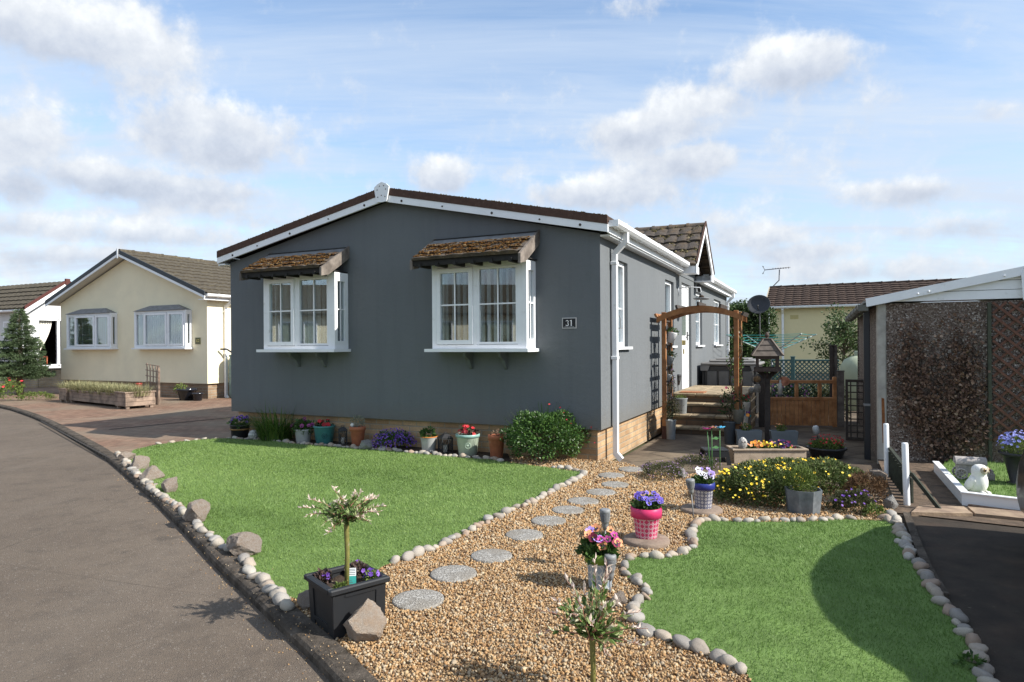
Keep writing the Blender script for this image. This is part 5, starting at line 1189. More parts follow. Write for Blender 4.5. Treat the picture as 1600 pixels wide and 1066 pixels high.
# ================================================================ pots and plants
def pot(name, label, u, v, wt, h, wb, m, z=0.0, rim=.1, group=None, cat='plant pot', n=40, rimm=None, soil=.93, rz=0, rimout=1.0):
    s = mpp(v, u, z); rt, rb, hh = wt*s/2, wb*s/2, h*s; p_ = G(u, v, z); p_.y += rb*.9; p_.x += p_.x/p_.y*rb*.9
    k = p_.y/(p_.y-rb*.9); rt *= k; rb *= k; hh *= k
    o = thing(name, label, cat, p_, rz, group); rs = rt*rimout
    hz = hh*(1-rim); ri = rb+(rt*.955-rb)*(hz/hh)
    b = MB(); b.lathe([(0, .0), (rb*.96, 0), (rb, .004), (ri, hz), (ri, hz+.001)], n, 0)
    b.lathe([(ri, hz-.0), (rs*1.0, hz+.003), (rs, hh-.003), (rs-.004, hh), (rs*.9, hh), (rs*.87, hh-.02), (rs*.85, hh*.86)], n, 1)
    b.build('pot', [m, rimm or m], o)
    sl = MB(); sl.lathe([(rs*.87, 0), (rs*.6, .006), (rs*.3, .003), (0, .008)], n); sl.build('soil', SOIL, o, (0, 0, hh*soil-.005))
    return o, rt, hh
def blossom(parent, n, c, r, size, petal, ang=1.0, name='blossom', np_=5, dark=False, zmin=.05, eye=FEYE, fwd=.5, each=False, mats_=None):
    v, f, m = flower_tpl(np_, .5, dark)
    p, d = ell(n, c, r, .85, 1.02, zmin)
    if each:
        q_ = np.array([[math.sin(2.4*i)*(.25+.7*((i*.618) % 1)), -math.cos(2.4*i)*.5-.45, .45+.5*((i*.37) % 1)] for i in range(n)]); d = norm(q_*np.array([1.2, 1, .9])); p = np.array(c)+d*np.array(r)*rng.uniform(.92, 1.08, (n, 1))
    nrm_ = d*.8+np.array([0, -fwd, .45])+rng.normal(size=(n, 3))*.3
    Rm = basis_z(nrm_); S = rng.uniform(.8, 1.2, n)*size
    if not each:
        return scatter(name, v, f, p, Rm, S, [petal, FDARK, eye], parent, rng.random(n), tm=m)
    for i in range(n):
        pm = mats_[i % len(mats_)] if mats_ else petal
        scatter(name, v, f, p[i:i+1], Rm[i:i+1], S[i:i+1], [pm, FDARK, eye], parent, rng.random(1), tm=m)
def spread(parent, n, c, r, size, petal, name='blossom', np_=5, face=(0, -.4, 1)):     # blossoms over a patch of points
    v, f, m = flower_tpl(np_, .5, False); p = np.asarray(c); k = len(p)
    return scatter(name, v, f, p, basis_z(np.tile(face, (k, 1))+rng.normal(0, .4, (k, 3))), rng.uniform(.7, 1.2, k)*size, [petal, FDARK, FEYE], parent, rng.random(k), tm=m)
BED = 'pots standing in the bed under the bay windows'
# 1 barrel pot
o, r, h = pot('barrel_planter', 'black barrel planter with brown bands and purple pansies at bed end', 375, 686.5, 30, 22, 24, BLACKPL, rim=.12, group=BED)
hb = MB(); hb.lathe([(r*.93, h*.62), (r*.98, h*.63), (r*1.0, h*.72), (r*.96, h*.73)], 36); hb.build('band', mat('barrel_band', (.25, .14, .05), .6, .2, 9), o)
leafy('foliage', GREEN, o, (0, 0, h*1.05), (r*1.1, r*1.1, .1), 320, .045, .6); blossom(o, 22, (0, 0, h*1.1), (r*1.05, r*1.05, .11), .027, FPUR, dark=True)
o = thing('globe_lantern', 'small white patterned globe between barrel planter and grass clump', 'garden light', G(394, 688)); s = mpp(688)
q = MB(); q.sphere((0, .05, .075), .075, 20, 12); q.lathe([(.05, 0), (.05, .02), (.03, .03)], 16, c=(0, .05, -.01)); q.build('globe', patternmat('globe_print', (.55, .55, .52), (.2, .2, .2), 5, 70), o)
o = thing('butterfly_stake', 'dark metal butterfly on a thin stake above the grass clump', 'garden ornament', G(392, 684)+Vector((0, .25, 0)))
MB().tube([(0, 0, 0), (0, 0, .5)], .005).build('stake', BLACKMET, o)
for s_ in (-1, 1): MB().add([(0, 0, .5), (s_*.05, .02, .54), (s_*.1, .03, .56), (s_*.09, .0, .52), (s_*.075, -.02, .5), (s_*.03, -.01, .48)], [tuple(range(6))]).build('wing', mat('butterfly_dark', (.03, .03, .05), .4, .2, 20) if s_ < 0 else MATS['butterfly_dark'], o)
# 2 grass clump
def grassclump(name, label, loc, n, rad, hgt, w, m, bend=.55, cat='plant', parent=None, spreadf=1.0):
    o = parent or thing(name, label, cat, loc); V = []; F = []; T_ = []
    me = bpy.data.meshes.new('leaf_blade')
    for i in range(n):
        a = rng.uniform(0, 2*math.pi); r0 = rad*math.sqrt(rng.random())*.6; x, y = r0*math.cos(a), r0*math.sin(a); L_ = hgt*rng.uniform(.6, 1.15); out = rng.uniform(.1, bend)*spreadf; a2 = a+rng.normal(0, .4)
        px, py = -math.sin(a2)*w/2, math.cos(a2)*w/2; b0 = len(V); tt = rng.random()
        for j in range(5):
            f_ = j/4; rr_ = out*L_*f_**1.7; zz_ = L_*(f_-.45*out*f_**2.4); ww = (1-f_**2)*.9+.1
            V += [(x+rr_*math.cos(a2)-px*ww, y+rr_*math.sin(a2)-py*ww, zz_), (x+rr_*math.cos(a2)+px*ww, y+rr_*math.sin(a2)+py*ww, zz_)]; T_ += [tt*.8+.2*f_]*2
        for j in range(4): F.append((b0+2*j, b0+2*j+1, b0+2*j+3, b0+2*j+2))
    me.from_pydata(V, [], F); at = me.attributes.new('tint', 'FLOAT', 'POINT'); at.data.foreach_set('value', T_); me.materials.append(m); me.polygons.foreach_set('use_smooth', [True]*len(F))
    return (o, link('leaf_blade', me, o)) if parent else link('leaf_blade', me, o) and o
BLGREEN = mat('strap_leaf', (.06, .1, .02), .45, 0, ramp=[(.02, .05, .01), (.05, .11, .018), (.1, .17, .03), (.17, .22, .05)], trl=.25)
grassclump('strap_leaved_plant', 'green clump of arching strap leaves in the front bed', G(426, 690)+Vector((0, .16, 0)), 380, .42, .56, .014, BLGREEN, 1.15)
o, r, h = pot('grey_pot', 'pale grey pot with dark purple pansies beside the grass clump', 474, 693.5, 27, 22, 21, LGREYPOT, group=BED)
leafy('foliage', GREEN, o, (0, 0, h*1.1), (r*1.35, r*1.2, .12), 420, .05, .6); blossom(o, 14, (0, 0, h*1.15), (r*1.4, r*1.2, .13), .032, mat('flower_maroon', (.2, .02, .12), .6, 0, ramp=[(.06, .01, .04), (.2, .02, .12), (.32, .06, .25)]), dark=True)
def emblem(o, ri, z, rr_, m, s_=1):
    # raised ring with a small sprig inside, on the side that faces the road
    e = MB(); ang = math.atan2(-o.location.y, -o.location.x); c = math.cos(ang); sn = math.sin(ang)
    def P(a, b, d): return (c*(ri+d)-sn*a, sn*(ri+d)+c*a, z+b)
    pts = [P(rr_*math.cos(2*math.pi*i/24), rr_*math.sin(2*math.pi*i/24), -.001) for i in range(25)]; e.tube(pts, .0045, 6, caps=False)
    for dx in (-.4, 0, .4): e.tube([P(0, -rr_*.6, 0), P(dx*rr_*.6, 0, 0), P(dx*rr_*1.3, rr_*.45, 0)], [.004, .007, .002], 6)
    e.build('emblem', m, o)
o, r, h = pot('teal_pot', 'teal glazed pot with round emblem in the front bed', 507, 695.5, 34, 29, 25, TEALPOT, group=BED)
emblem(o, r*.88, h*.5, .036, mat('teal_dark', (.025, .1, .1), .35, .1, 9)); leafy('foliage', DKGREEN, o, (0, 0, h*1.0), (r*.9, r*.9, .06), 160, .04, .6); blossom(o, 9, (0, 0, h*1.02), (r*.8, r*.8, .08), .03, FRED, zmin=.3)
def lantern(label, u, v, w, h, rz=.3):
    s = mpp(v, u); W_, H_ = w*s, h*s; o = thing('candle_lantern', label, 'lantern', G(u, v)+Vector((0, W_*.5, 0)), rz, 'black lanterns in the front bed'); a = W_*.42; b = H_*.72
    f = MB()
    for sx_ in (-1, 1):
        for sy in (-1, 1): f.box(sx_*a-.006, sx_*a+.006, sy*a-.006, sy*a+.006, 0, b)
    f.box(-a, a, -a, a, 0, .02); f.box(-a-.008, a+.008, -a-.008, a+.008, b, b+.015); f.build('lantern_frame', BLACKMET, o)
    g = MB()
    for k in range(4):
        M_ = Matrix.Rotation(k*math.pi/2, 4, 'Z')
        for i in range(-2, 3):
            for dr in (-1, 1):
                p0 = M_ @ Vector((max(-a, min(a, i*a*.5-dr*a*.6)), -a, .03)); p1 = M_ @ Vector((max(-a, min(a, i*a*.5+dr*a*.6)), -a, b-.01)); g.tube([p0, p1], .0022, 4, caps=False)
    g.build('mesh_side', BLACKMET, o)
    c = MB(); c.add([(-a-.012, -a-.012, b+.0152), (a+.012, -a-.012, b+.0152), (a+.012, a+.012, b+.0152), (-a-.012, a+.012, b+.0152), (-a*.3, -a*.3, H_*.95), (a*.3, -a*.3, H_*.95), (a*.3, a*.3, H_*.95), (-a*.3, a*.3, H_*.95)], [(0, 1, 5, 4), (1, 2, 6, 5), (2, 3, 7, 6), (3, 0, 4, 7), (4, 5, 6, 7)])
    c.tube([(-.02, 0, H_*.95), (-.015, 0, H_*1.02), (.015, 0, H_*1.02), (.02, 0, H_*.95)], .004, 6); c.build('lantern_cap', BLACKMET, o)
    MB().lathe([(0, .02), (.028, .02), (.028, .11), (.01, .112), (0, .108)], 14).build('candle', mat('candle_wax', (.6, .57, .5), .5, .05, 9) if 'candle_wax' not in MATS else MATS['candle_wax'], o); return o
lantern('small black lattice lantern between teal pot and terracotta pot', 534, 697, 14, 31)
o, r, h = pot('terracotta_pot', 'tall terracotta pot with grey wispy plant beside the grey rock', 559, 699.5, 25, 32, 17, TERRA, rim=.2, group=BED)
leafy('foliage', mat('grey_leaf', (.2, .22, .17), .8, 0, ramp=[(.1, .11, .08), (.2, .21, .16), (.33, .32, .26)]), o, (.0, 0, h+.06), (r*.9, r*.9, .11), 260, .04, .25); MB().sphere((-r*.6, -.02, h+.02), .03, 10, 8).build('white_pebble', mat('white_pebble', (.7, .68, .64), .7, .05), o)
# purple bellflower mound
o = thing('purple_bellflower', 'mound of purple bellflowers spilling over the cobbles', 'plant', G(611, 706)+Vector((0, .2, 0)))
leafy('foliage', GREEN, o, (0, 0, .08), (.29, .22, .2), 1500, .03, .55, zmin=-.1); p, d = ell(520, (0, 0, .07), (.31, .23, .22), .7, 1.03, -.1)
v, f, m = flower_tpl(5, .5, False); scatter('blossom', v, f, p, basis_z(d+np.array([0, -.4, .4])+rng.normal(0, .3, d.shape)), rng.uniform(.008, .014, 520), [FPUR, FDARK, FEYE], o, rng.random(520), tm=m)
o, r, h = pot('orange_rimmed_pot', 'pale grey pot with orange liner rim and broad green leaves', 670, 709, 27, 26, 20, LGREYPOT, rim=.06, rimm=mat('orange_liner', (.5, .18, .04), .6, .1), group=BED)
leafy('foliage', GREEN, o, (0, 0, h+.03), (r*.9, r*.9, .08), 60, .075, .8, upb=.4)
lantern('taller black lattice lantern left of the sage green pot', 695, 710.5, 20, 33, .5)
o, r, h = pot('sage_pot', 'sage green glazed pot with ring emblem and red flowers', 731, 714, 38, 34, 28, SAGEPOT, rim=.14, group=BED, rimm=mat('sage_rim', (.25, .4, .36), .35, .1, 9))
emblem(o, r*.87, h*.52, .034, mat('sage_dark', (.3, .38, .3), .4, .1, 9)); leafy('foliage', mat('bronze_leaf', (.06, .03, .02), .5, 0, ramp=[(.02, .03, .012), (.07, .03, .025), (.05, .09, .03)]), o, (0, 0, h*1.03), (r*.85, r*.85, .07), 200, .04, .7); blossom(o, 13, (0, 0, h*1.04), (r*.8, r*.8, .1), .028, FRED, zmin=.25)
o, r, h = pot('terracotta_pot', 'terracotta pot with dried plant partly behind the round bush', 776, 718, 27, 37, 19, TERRA, rim=.2, group=BED)
leafy('foliage', mat('dried_leaf', (.2, .12, .07), .9, 0, ramp=[(.1, .05, .035), (.22, .13, .08), (.35, .25, .17)]), o, (0, 0, h), (r*.9, r*.9, .06), 150, .035, .3)
# round bush at the corner
o = thing('round_bush', 'dense round green bush at the right corner of the grey bungalow', 'bush', G(852, 731)+Vector((.02, .42, 0)))
st = MB(); rr = random.Random(9)
for k in range(26):
    a = rr.uniform(0, 6.28); e = rr.uniform(.2, 1.2); l = rr.uniform(.3, .55); st.tube([(0, 0, 0), (.25*l*math.cos(a), .25*l*math.sin(a), l*.5), (l*math.cos(a)*math.cos(e)*1.1, l*math.sin(a)*math.cos(e), .1+l*math.sin(e))], [.012, .007, .003], 5, caps=False)
st.build('stem', BARK, o)
BUSHG = mat('bush_leaf', (.05, .1, .025), .4, 0, ramp=[(.018, .045, .01), (.04, .095, .02), (.075, .15, .03), (.13, .22, .055)], trl=.22, spec=.45)
leafy('foliage', BUSHG, o, (0, 0, .30), (.55, .46, .34), 8500, .036, .58, lo=.3, zmin=-.75, lump=.2, upb=.1)
p = [(.18, -.1, .66), (.22, -.12, .6), (.25, -.15, .52), (.05, -.1, .7), (.3, -.2, .48), (.55, -.1, .42), (.6, -.1, .41), (.58, -.2, .25)]; spread(o, 8, p, 0, .012, FRED)
sp = MB()
for k in range(46):
    a = rr.uniform(0, 6.28); e = rr.uniform(.3, 1.5); x, y, z = .5*math.cos(a)*math.cos(e), .42*math.sin(a)*math.cos(e), .3+.33*math.sin(e); sp.tube([(x*.9, y*.9, z-.03), (x*1.1, y*1.1, z+.05), (x*1.17, y*1.17, z+.10)], [.003, .002, .001], 4, caps=False)
sp.build('sprig', BUSHG, o)
# ---------------------------------------------------------------- black planter with variegated willow
FC = G(523, 999.5); pa = R(40)
pl = thing('square_planter', 'square black planter with raised panels beside the road kerb', 'planter', FC, pa)
# local frame: front corner at origin, +x runs right-back, +y runs left-back
BW, BH, BT = .25, .246, .28
q = MB(); o_ = (BT-BW)/2
def fr_(z): k_ = z/BH; a = -o_*k_; b = BW+o_*k_; return a, b
a0, b0 = fr_(0); a1, b1 = fr_(BH-.02)
q.add([(a0, a0, 0), (b0, a0, 0), (b0, b0, 0), (a0, b0, 0), (a1, a1, BH-.02), (b1, a1, BH-.02), (b1, b1, BH-.02), (a1, b1, BH-.02)], [(3, 2, 1, 0), (0, 1, 5, 4), (1, 2, 6, 5), (2, 3, 7, 6), (3, 0, 4, 7)])
for z0, z1, u0, u1 in ((.035, .055, .042, .216), (.195, .212, .042, .216)):
    for k in range(2):
        aa, ab = fr_(z0)[0]-.006, fr_(z1)[0]-.006
        P = [(u0, aa, z0), (u1, aa, z0), (u1, ab, z1), (u0, ab, z1), (u0, aa+.012, z0), (u1, aa+.012, z0), (u1, ab+.012, z1), (u0, ab+.012, z1)]
        if k: P = [(y, x, z) for x, y, z in P]
        q.add(P, [(0, 1, 2, 3), (0, 4, 5, 1), (3, 2, 6, 7), (0, 3, 7, 4), (1, 5, 6, 2)])
for k in range(2):
    for u0, u1 in ((-.012, .05), (.216, .268)):
        aa, ab = fr_(.0)[0]-.006, fr_(BH-.02)[0]-.006
        P = [(max(u0, aa), aa, 0.0), (u1, aa, 0.0), (u1+.0, ab, BH-.02), (u0-.012 if u0 < 0 else u0, ab, BH-.02), (max(u0, aa), aa+.012, 0.0), (u1, aa+.012, 0.0), (u1, ab+.012, BH-.02), (u0-.012 if u0 < 0 else u0, ab+.012, BH-.02)]
        if k: P = [(y, x, z) for x, y, z in P]
        q.add(P, [(0, 1, 2, 3), (0, 4, 5, 1), (3, 2, 6, 7), (0, 3, 7, 4), (1, 5, 6, 2)])
q.build('planter_body', BLACKPL, pl)
a, b = fr_(BH); q = MB(); e = .022
for (x0, x1, y0, y1) in ((a-e, b+e, a-e, a+.01), (a-e, b+e, b-.01, b+e), (a-e, a+.01, a+.0105, b-.0105), (b-.01, b+e, a+.0105, b-.0105)): q.bbox(x0, x1, y0, y1, BH-.025, BH+.004, .006)
q.build('rim', BLACKPL, pl)
sl = MB(); n = 14
gx = [a+.01+(b-a-.02)*i/n for i in range(n+1)]; sl.add([(x, y, BH-.045+.018*noise.noise(Vector((x*14, y*14, 2)))) for y in gx for x in gx], [(j*(n+1)+i, j*(n+1)+i+1, (j+1)*(n+1)+i+1, (j+1)*(n+1)+i) for j in range(n) for i in range(n)], 0, True); sl.build('soil', SOIL, pl)
cx = BW/2
def planted(name, label, x, y, zb, rad, n, m, size, w=.5, fl=None, fn=0, fs=.015, cat='plant'):
    loc = pl.matrix_basis @ Vector((x, y, zb)); o = thing(name, label, cat, loc); leafy('foliage', m, o, (0, 0, rad*.5), (rad, rad, rad*.8), n, size, w, lo=.1, upb=.5)
    if fl: blossom(o, fn, (0, 0, rad*.6), (rad*.9, rad*.9, rad*.85), fs, fl, dark=False)
    return o
bpy.context.view_layer.update()
BRZ = mat('bronze_foliage', (.06, .035, .03), .6, 0, ramp=[(.025, .02, .018), (.07, .04, .035), (.1, .08, .05)])
planted('bronze_plant', 'dark bronze leaved plant at the left corner of the black planter', .04, .22, BH-.04, .045, 260, BRZ, .025, .6, FPUR, 3, .012)
planted('bronze_plant', 'dark bronze leaved plant at the back of the black planter', .225, .21, BH-.04, .05, 300, BRZ, .025, .6, FPUR, 6, .013)
planted('small_heather', 'small yellow green plant at the front corner of the black planter', .055, .05, BH-.04, .03, 220, YGREEN, .02, .35)
planted('purple_lobelia', 'green plant with purple flowers at the right corner of the black planter', .235, .06, BH-.035, .042, 280, YGREEN, .022, .4, FPUR, 10, .014)
tg = thing('plant_label', 'white and teal plant label stuck in the black planter soil', 'plant label', pl.matrix_basis @ Vector((.135, .095, BH-.05)), R(6))
MB().box(-.024, .024, -.001, .001, .0, .055).build('teal_half', mat('label_teal', (.05, .36, .32), .5, .05), tg); MB().box(-.024, .024, -.0011, .0011, .0551, .095).build('white_half', mat('label_white', (.78, .79, .78), .5, .03), tg)
q = MB()
for i, z in enumerate((.062, .071, .08, .088)): q.box(-.008, .02, -.0016, -.0012, z, z+.003)
for i in range(3): q.box(-.015, .012-.004*i, -.0016, -.0012, .012+i*.009, .015+i*.009)
q.build('print', mat('label_print', (.1, .14, .15), .5, 0), tg)
WIL = mat('willow_leaf', (.5, .5, .3), .55, 0, ramp=[(.06, .115, .025), (.14, .215, .055), (.34, .40, .18), (.62, .58, .42), (.74, .6, .5), (.78, .68, .62)], trl=.35)
def willow(label, loc, htrunk, crad, nsh, seed, rt=.011, leaf=.045, zsq=.8, tint_shift=0, droop=0.05, ntw=26, pk=1, emin=-.25, lnlo=.45):
    rr = random.Random(seed); o = thing('variegated_willow', label, 'tree', loc); tk = MB()
    tk.tube([(0, 0, -.02), (rt*.3, 0, htrunk*.5), (0, 0, htrunk*.97), (.004, 0, htrunk+.03)], [rt, rt*.95, rt*1.15, rt*1.2], 12)
    for k in range(5): z = htrunk*rr.uniform(.1, .95); a = rr.uniform(0, 6.28); tk.sphere((rt*.8*math.cos(a), rt*.8*math.sin(a), z), rt*.35, 8, 6)
    tk.build('trunk', mat('willow_bark', (.16, .15, .04), .7, .25, 30, dirt=((.28, .24, .16), 40, .6, .7)) if 'willow_bark' not in MATS else MATS['willow_bark'], o)
    bm_ = MB(); T = []; D = []; S = []; TI = []
    for k in range(nsh):
        a = 6.283*k/nsh*2.4+rr.gauss(0, .4); e = rr.uniform(emin, 1.35); ln = crad*(rr.uniform(.75, 1.15) if k % pk == 0 else rr.uniform(lnlo, .75))
        d = Vector((math.cos(a)*math.cos(e), math.sin(a)*math.cos(e), math.sin(e)*zsq)); p0 = Vector((0, 0, htrunk)); pts = []
        for j in range(6): f = j/5; pts.append(p0+d*ln*f+Vector((rr.gauss(0, .006), rr.gauss(0, .006), .08*ln*math.sin(f*3)-droop*f*f*ln)))
        bm_.tube(pts, [.0035, .003, .0025, .002, .0016, .001], 5, caps=False)
        nl = int(ntw*(.6+ln/crad*.6))
        for j in range(nl):
            f = (j+rr.random())/nl; f = f**.8; i0 = min(int(f*5), 4); p = pts[i0].lerp(pts[i0+1], f*5-i0)
            dd = d*.7+Vector((rr.gauss(0, .5), rr.gauss(0, .5), rr.gauss(.15, .5)))
            T.append(p); D.append(dd); big = (.5+.7*(1-abs(f-.45)*1.4)); 
            if f > .7 and k % pk == 0: TI.append(min(1, rr.gauss(.82, .1))); S.append(leaf*rr.uniform(.45, .8))
            elif f > .55: TI.append(max(0, min(1, rr.gauss(.3, .17)))); S.append(leaf*rr.uniform(.6, 1.0))
            else: TI.append(max(0, min(1, rr.gauss(.14, .13)+tint_shift))); S.append(leaf*rr.uniform(.6, 1.15))
    bm_.build('branch', mat('willow_twig', (.3, .14, .1), .6, .2, 20) if 'willow_twig' not in MATS else MATS['willow_twig'], o)
    scatter('crown', leafv(.42), LEAFF, np.array(T), basis(np.array(D)), np.array(S), WIL, o, np.array(TI)); return o
willow('willow standard with pink tipped crown growing in the black planter', pl.matrix_basis @ Vector((cx-.01, cx-.02, BH-.05)), .34, .205, 56, 3, .0125, .038, .85, -.02, .03, 20, 3, -.15, .4)
p_ = G(926, 1092); willow('foreground willow standard with loose green and pink crown in the gravel', p_, .24, .2, 44, 8, .011, .046, 1.45, .02, .03, 15, 2, .0, .35)
# ================================================================ foreground pots on the gravel
SLABM = mat('brown_slab', (.2, .15, .115), .9, .25, 9, bump=.004, bs=70, dirt=((.3, .25, .2), 16, .6, .75))
def roundslab(u, v, wpx, label, hgt):
    p_ = G(u, v); r_ = wpx*mpp(v, u); o = MB().lathe([(0, -.02), (r_*.98, -.02), (r_, hgt*.25), (r_*.99, hgt*.8), (r_*.95, hgt), (r_*.6, hgt+.002), (0, hgt+.002)], 44).build('stone_slab', SLABM, None, p_)
    return tag(o, label, 'stone slab', 'round slabs under flower pots')
roundslab(1010, 849, 36, 'round brown stone slab under the pink patterned pot', .038); roundslab(1096, 799.5, 32, 'round brown stone slab under the blue patterned pot', .034)
pans = lambda nm, c: mat('pansy_'+nm, c, .6, 0, ramp=[tuple(x*.6 for x in c), c, tuple(min(1, x*1.3+.02) for x in c)], trl=.15)
PBLUE, PVIO, PPEACH, PMAG, PLIL, PWHT, PMAR = pans('blue', (.13, .1, .5)), pans('violet', (.22, .12, .55)), pans('peach', (.72, .3, .14)), pans('magenta', (.4, .03, .22)), pans('lilac', (.42, .3, .72)), pans('white', (.75, .74, .78)), pans('maroon', (.25, .02, .06))
o, r, h = pot('pink_pot', 'pink pot printed with white damask pattern and blue pansies', 1010, 843, 47, 47, 33, patternmat('pink_damask', (.6, .04, .14), (.66, .5, .55), 9, 100), z=.038, rim=.33, rimm=mat('pink_rim', (.55, .035, .13), .4, .06, 6), rimout=1.03)
leafy('foliage', GREEN, o, (0, 0, h*1.05), (r*1.12, r*1.0, .055), 520, .034, .6, upb=.4); blossom(o, 24, (0, 0, h*1.07), (r*1.05, r*.95, .085), .021, PBLUE, dark=True, zmin=.15, name='pansy', each=True, mats_=[PBLUE, PVIO, PBLUE], fwd=.7)
o, r, h = pot('blue_pot', 'blue and white patterned pot with white and lilac pansies', 1099, 796, 33, 40, 25, patternmat('blue_damask', (.5, .5, .52), (.03, .045, .15), 8, 110), z=.034, rim=.26, rimm=mat('blue_rim', (.025, .035, .2), .35, .06, 6), rimout=1.08)
leafy('foliage', GREEN, o, (0, 0, h*1.05), (r*1.1, r*.95, .05), 480, .034, .6, upb=.4); blossom(o, 17, (0, 0, h*1.07), (r*1.0, r*.95, .10), .024, PWHT, dark=True, zmin=.15, name='pansy', each=True, mats_=[PWHT, PLIL, PWHT, PWHT, PLIL], fwd=.7)
o, r, h = pot('pansy_pot', 'blue grey patterned pot with lime rim and peach pansies', 938, 925, 46, 58, 35, patternmat('leaf_print', (.3, .38, .45), (.6, .64, .64), 7, 75), rim=.27, rimm=mat('lime_rim', (.13, .22, .03), .45, .1, 6), rimout=1.05)
leafy('foliage', GREEN, o, (0, 0, h*1.06), (r*1.35, r*1.15, .07), 520, .05, .6, upb=.5); blossom(o, 15, (0, 0, h*1.1), (r*1.35, r*1.15, .105), .028, PPEACH, dark=True, zmin=.2, name='pansy', each=True, mats_=[PPEACH, PMAG, PPEACH, PMAR, PPEACH, PLIL, PMAG], fwd=.9)
def torch(label, ub, vb, vt, wpx, hpx, m=GREYMET, leanx=0, z=0, flame=False):
    p_ = G(ub, vb, z); s = mpp(vb, ub, z); ht = (vb-vt)*s; r = wpx*s/2; hh = hpx*s
    o = thing('solar_torch', label, 'garden light', p_); o.rotation_euler = (0, leanx, 0)
    MB().tube([(0, 0, -.02), (0, 0, ht-hh)], .005, 8).build('stake', m, o)
    b = MB(); b.lathe([(.005, ht-hh), (r*.45, ht-hh+.005), (r*.62, ht-hh*.75), (r*.72, ht-hh*.6)], 20)
    for k in range(9): z0 = ht-hh*.6+hh*.42*k/9; rr_ = r*(.72+.22*math.sin(k/9*1.6)); b.lathe([(rr_, z0), (rr_+.002, z0+.001), (rr_+.002, z0+hh*.02), (rr_, z0+hh*.022)], 20)
    for k in range(10):
        a = 2*math.pi*k/10; b.tube([(r*.72*math.cos(a), r*.72*math.sin(a), ht-hh*.6), (r*.94*math.cos(a), r*.94*math.sin(a), ht-hh*.18)], .0022, 5, caps=False)
    b.build('lantern_cage', m, o)
    MB().lathe([(r*.55, ht-hh*.6), (r*.78, ht-hh*.2)], 16).build('inner_lens', mat('torch_inner', (.1, .1, .1), .4, .1, 9) if 'torch_inner' not in MATS else MATS['torch_inner'], o)
    c = MB(); c.lathe([(r*.93, ht-hh*.2), (r*1.0, ht-hh*.18), (r*1.0, ht-hh*.06), (r*.86, ht-.002), (r*.6, ht), (0, ht)], 20); c.build('solar_cap', m, o); return o
torch('grey solar torch directly in front of the lime rimmed pansy pot', 953.5, 928, 866, 20, 41)
torch('grey solar torch rising behind the peach pansies', 946, 893, 795, 17, 33)
torch('tall grey solar torch beside the blue patterned pot', 1084, 812, 748, 14, 24, leanx=R(-5))
# ---------------------------------------------------------------- lead grey octagonal planter
p_ = G(1268, 808); s = mpp(808); LEAD = mat('lead_grey', (.10, .115, .125), .6, .25, 9, col2=(.17, .18, .19), th=(.5, .75), bump=.001, bs=60)
r8 = 28.5*s; h8 = 38*s; p_.y += r8
o = thing('octagonal_planter', 'lead grey octagonal planter in front of the yellow flowers', 'plant pot', p_, 0)
MB().lathe([(0, 0), (r8*.86, 0), (r8*1.0, h8), (r8*.93, h8), (r8*.9, h8*.8)], 8, ph=R(8), sm=False).build('pot', LEAD, o); MB().lathe([(r8*.92, 0), (0, .01)], 16).build('soil', SOIL, o, (0, 0, h8*.86))
leafy('foliage', YGREEN, o, (-.02, 0, h8+.06), (r8*1.0, r8*.9, .15), 1500, .04, .16, lo=.1, upb=.9, lump=.35)
# ---------------------------------------------------------------- yellow flower mound (several spreading plants)
MSH = mat('mound_leaf', (.06, .08, .03), .6, 0, ramp=[(.03, .042, .016), (.075, .11, .03), (.14, .185, .055), (.2, .165, .085)], trl=.2)
def mound(name, label, u, v, rx, ry, rz_, n, m, size, w, fl, fn, fs, group=None, z=0, cat='plant', face=(0, -.6, 1), lump=.3, lo=.55, dz=0):
    s = mpp(v, u, z); p_ = G(u, v, z); p_.y += ry*s*.8; o = thing(name, label, cat, p_, 0, group)
    leafy('foliage', m, o, (0, 0, rz_*s*.25+dz), (rx*s, ry*s, rz_*s*.8), n, size, w, lo=lo, zmin=-.25, upb=.25, lump=lump)
    if fn:
        p, d = ell(fn, (0, 0, rz_*s*.25+dz), (rx*s, ry*s, rz_*s*.8), .93, 1.06, 0.0); p[:, 0] += np.sin(p[:, 1]*20)*.02
        v_, f_, m_ = flower_tpl(5, .5, False); scatter('blossom', v_, f_, p, basis_z(d*.6+np.array([.2, -.6, .7])+rng.normal(0, .35, d.shape)), rng.uniform(.7, 1.25, fn)*fs, [fl, FDARK, FEYE], o, rng.random(fn), tm=m_)
    return o
mound('yellow_rock_rose', 'largest mound of yellow flowers, left of the octagonal planter', 1203, 795, 78, 62, 60, 9500, MSH, .034, .42, FYEL, 170, .0125, lump=.12, lo=.35)
mound('yellow_rock_rose', 'lower mound of yellow flowers spreading right of the octagonal planter', 1310, 775, 70, 64, 46, 8000, MSH, .034, .42, FYEL, 60, .0125, lump=.12, lo=.35)
mound('yellow_rock_rose', 'small mound of yellow flowers behind the octagonal planter by the trough', 1240, 748, 80, 30, 26, 4200, MSH, .034, .42, FYEL, 90, .0125, lump=.12, lo=.35)
mound('creeping_thyme', 'low patch of purple creeping thyme beside the patio edge', 1043, 755, 40, 44, 26, 3400, OLIVE, .02, .4, pans('thyme', (.2, .12, .24)), 150, .006)
mound('creeping_thyme', 'low patch of purple creeping thyme between pale rock and yellow mound', 1094, 738, 40, 26, 24, 2200, OLIVE, .02, .4, MATS['pansy_thyme'], 70, .006)
mound('purple_creeper', 'low plant with purple flowers at the top corner of the right lawn', 1345, 806, 40, 30, 34, 3000, OLIVE, .026, .4, FPUR, 34, .011)
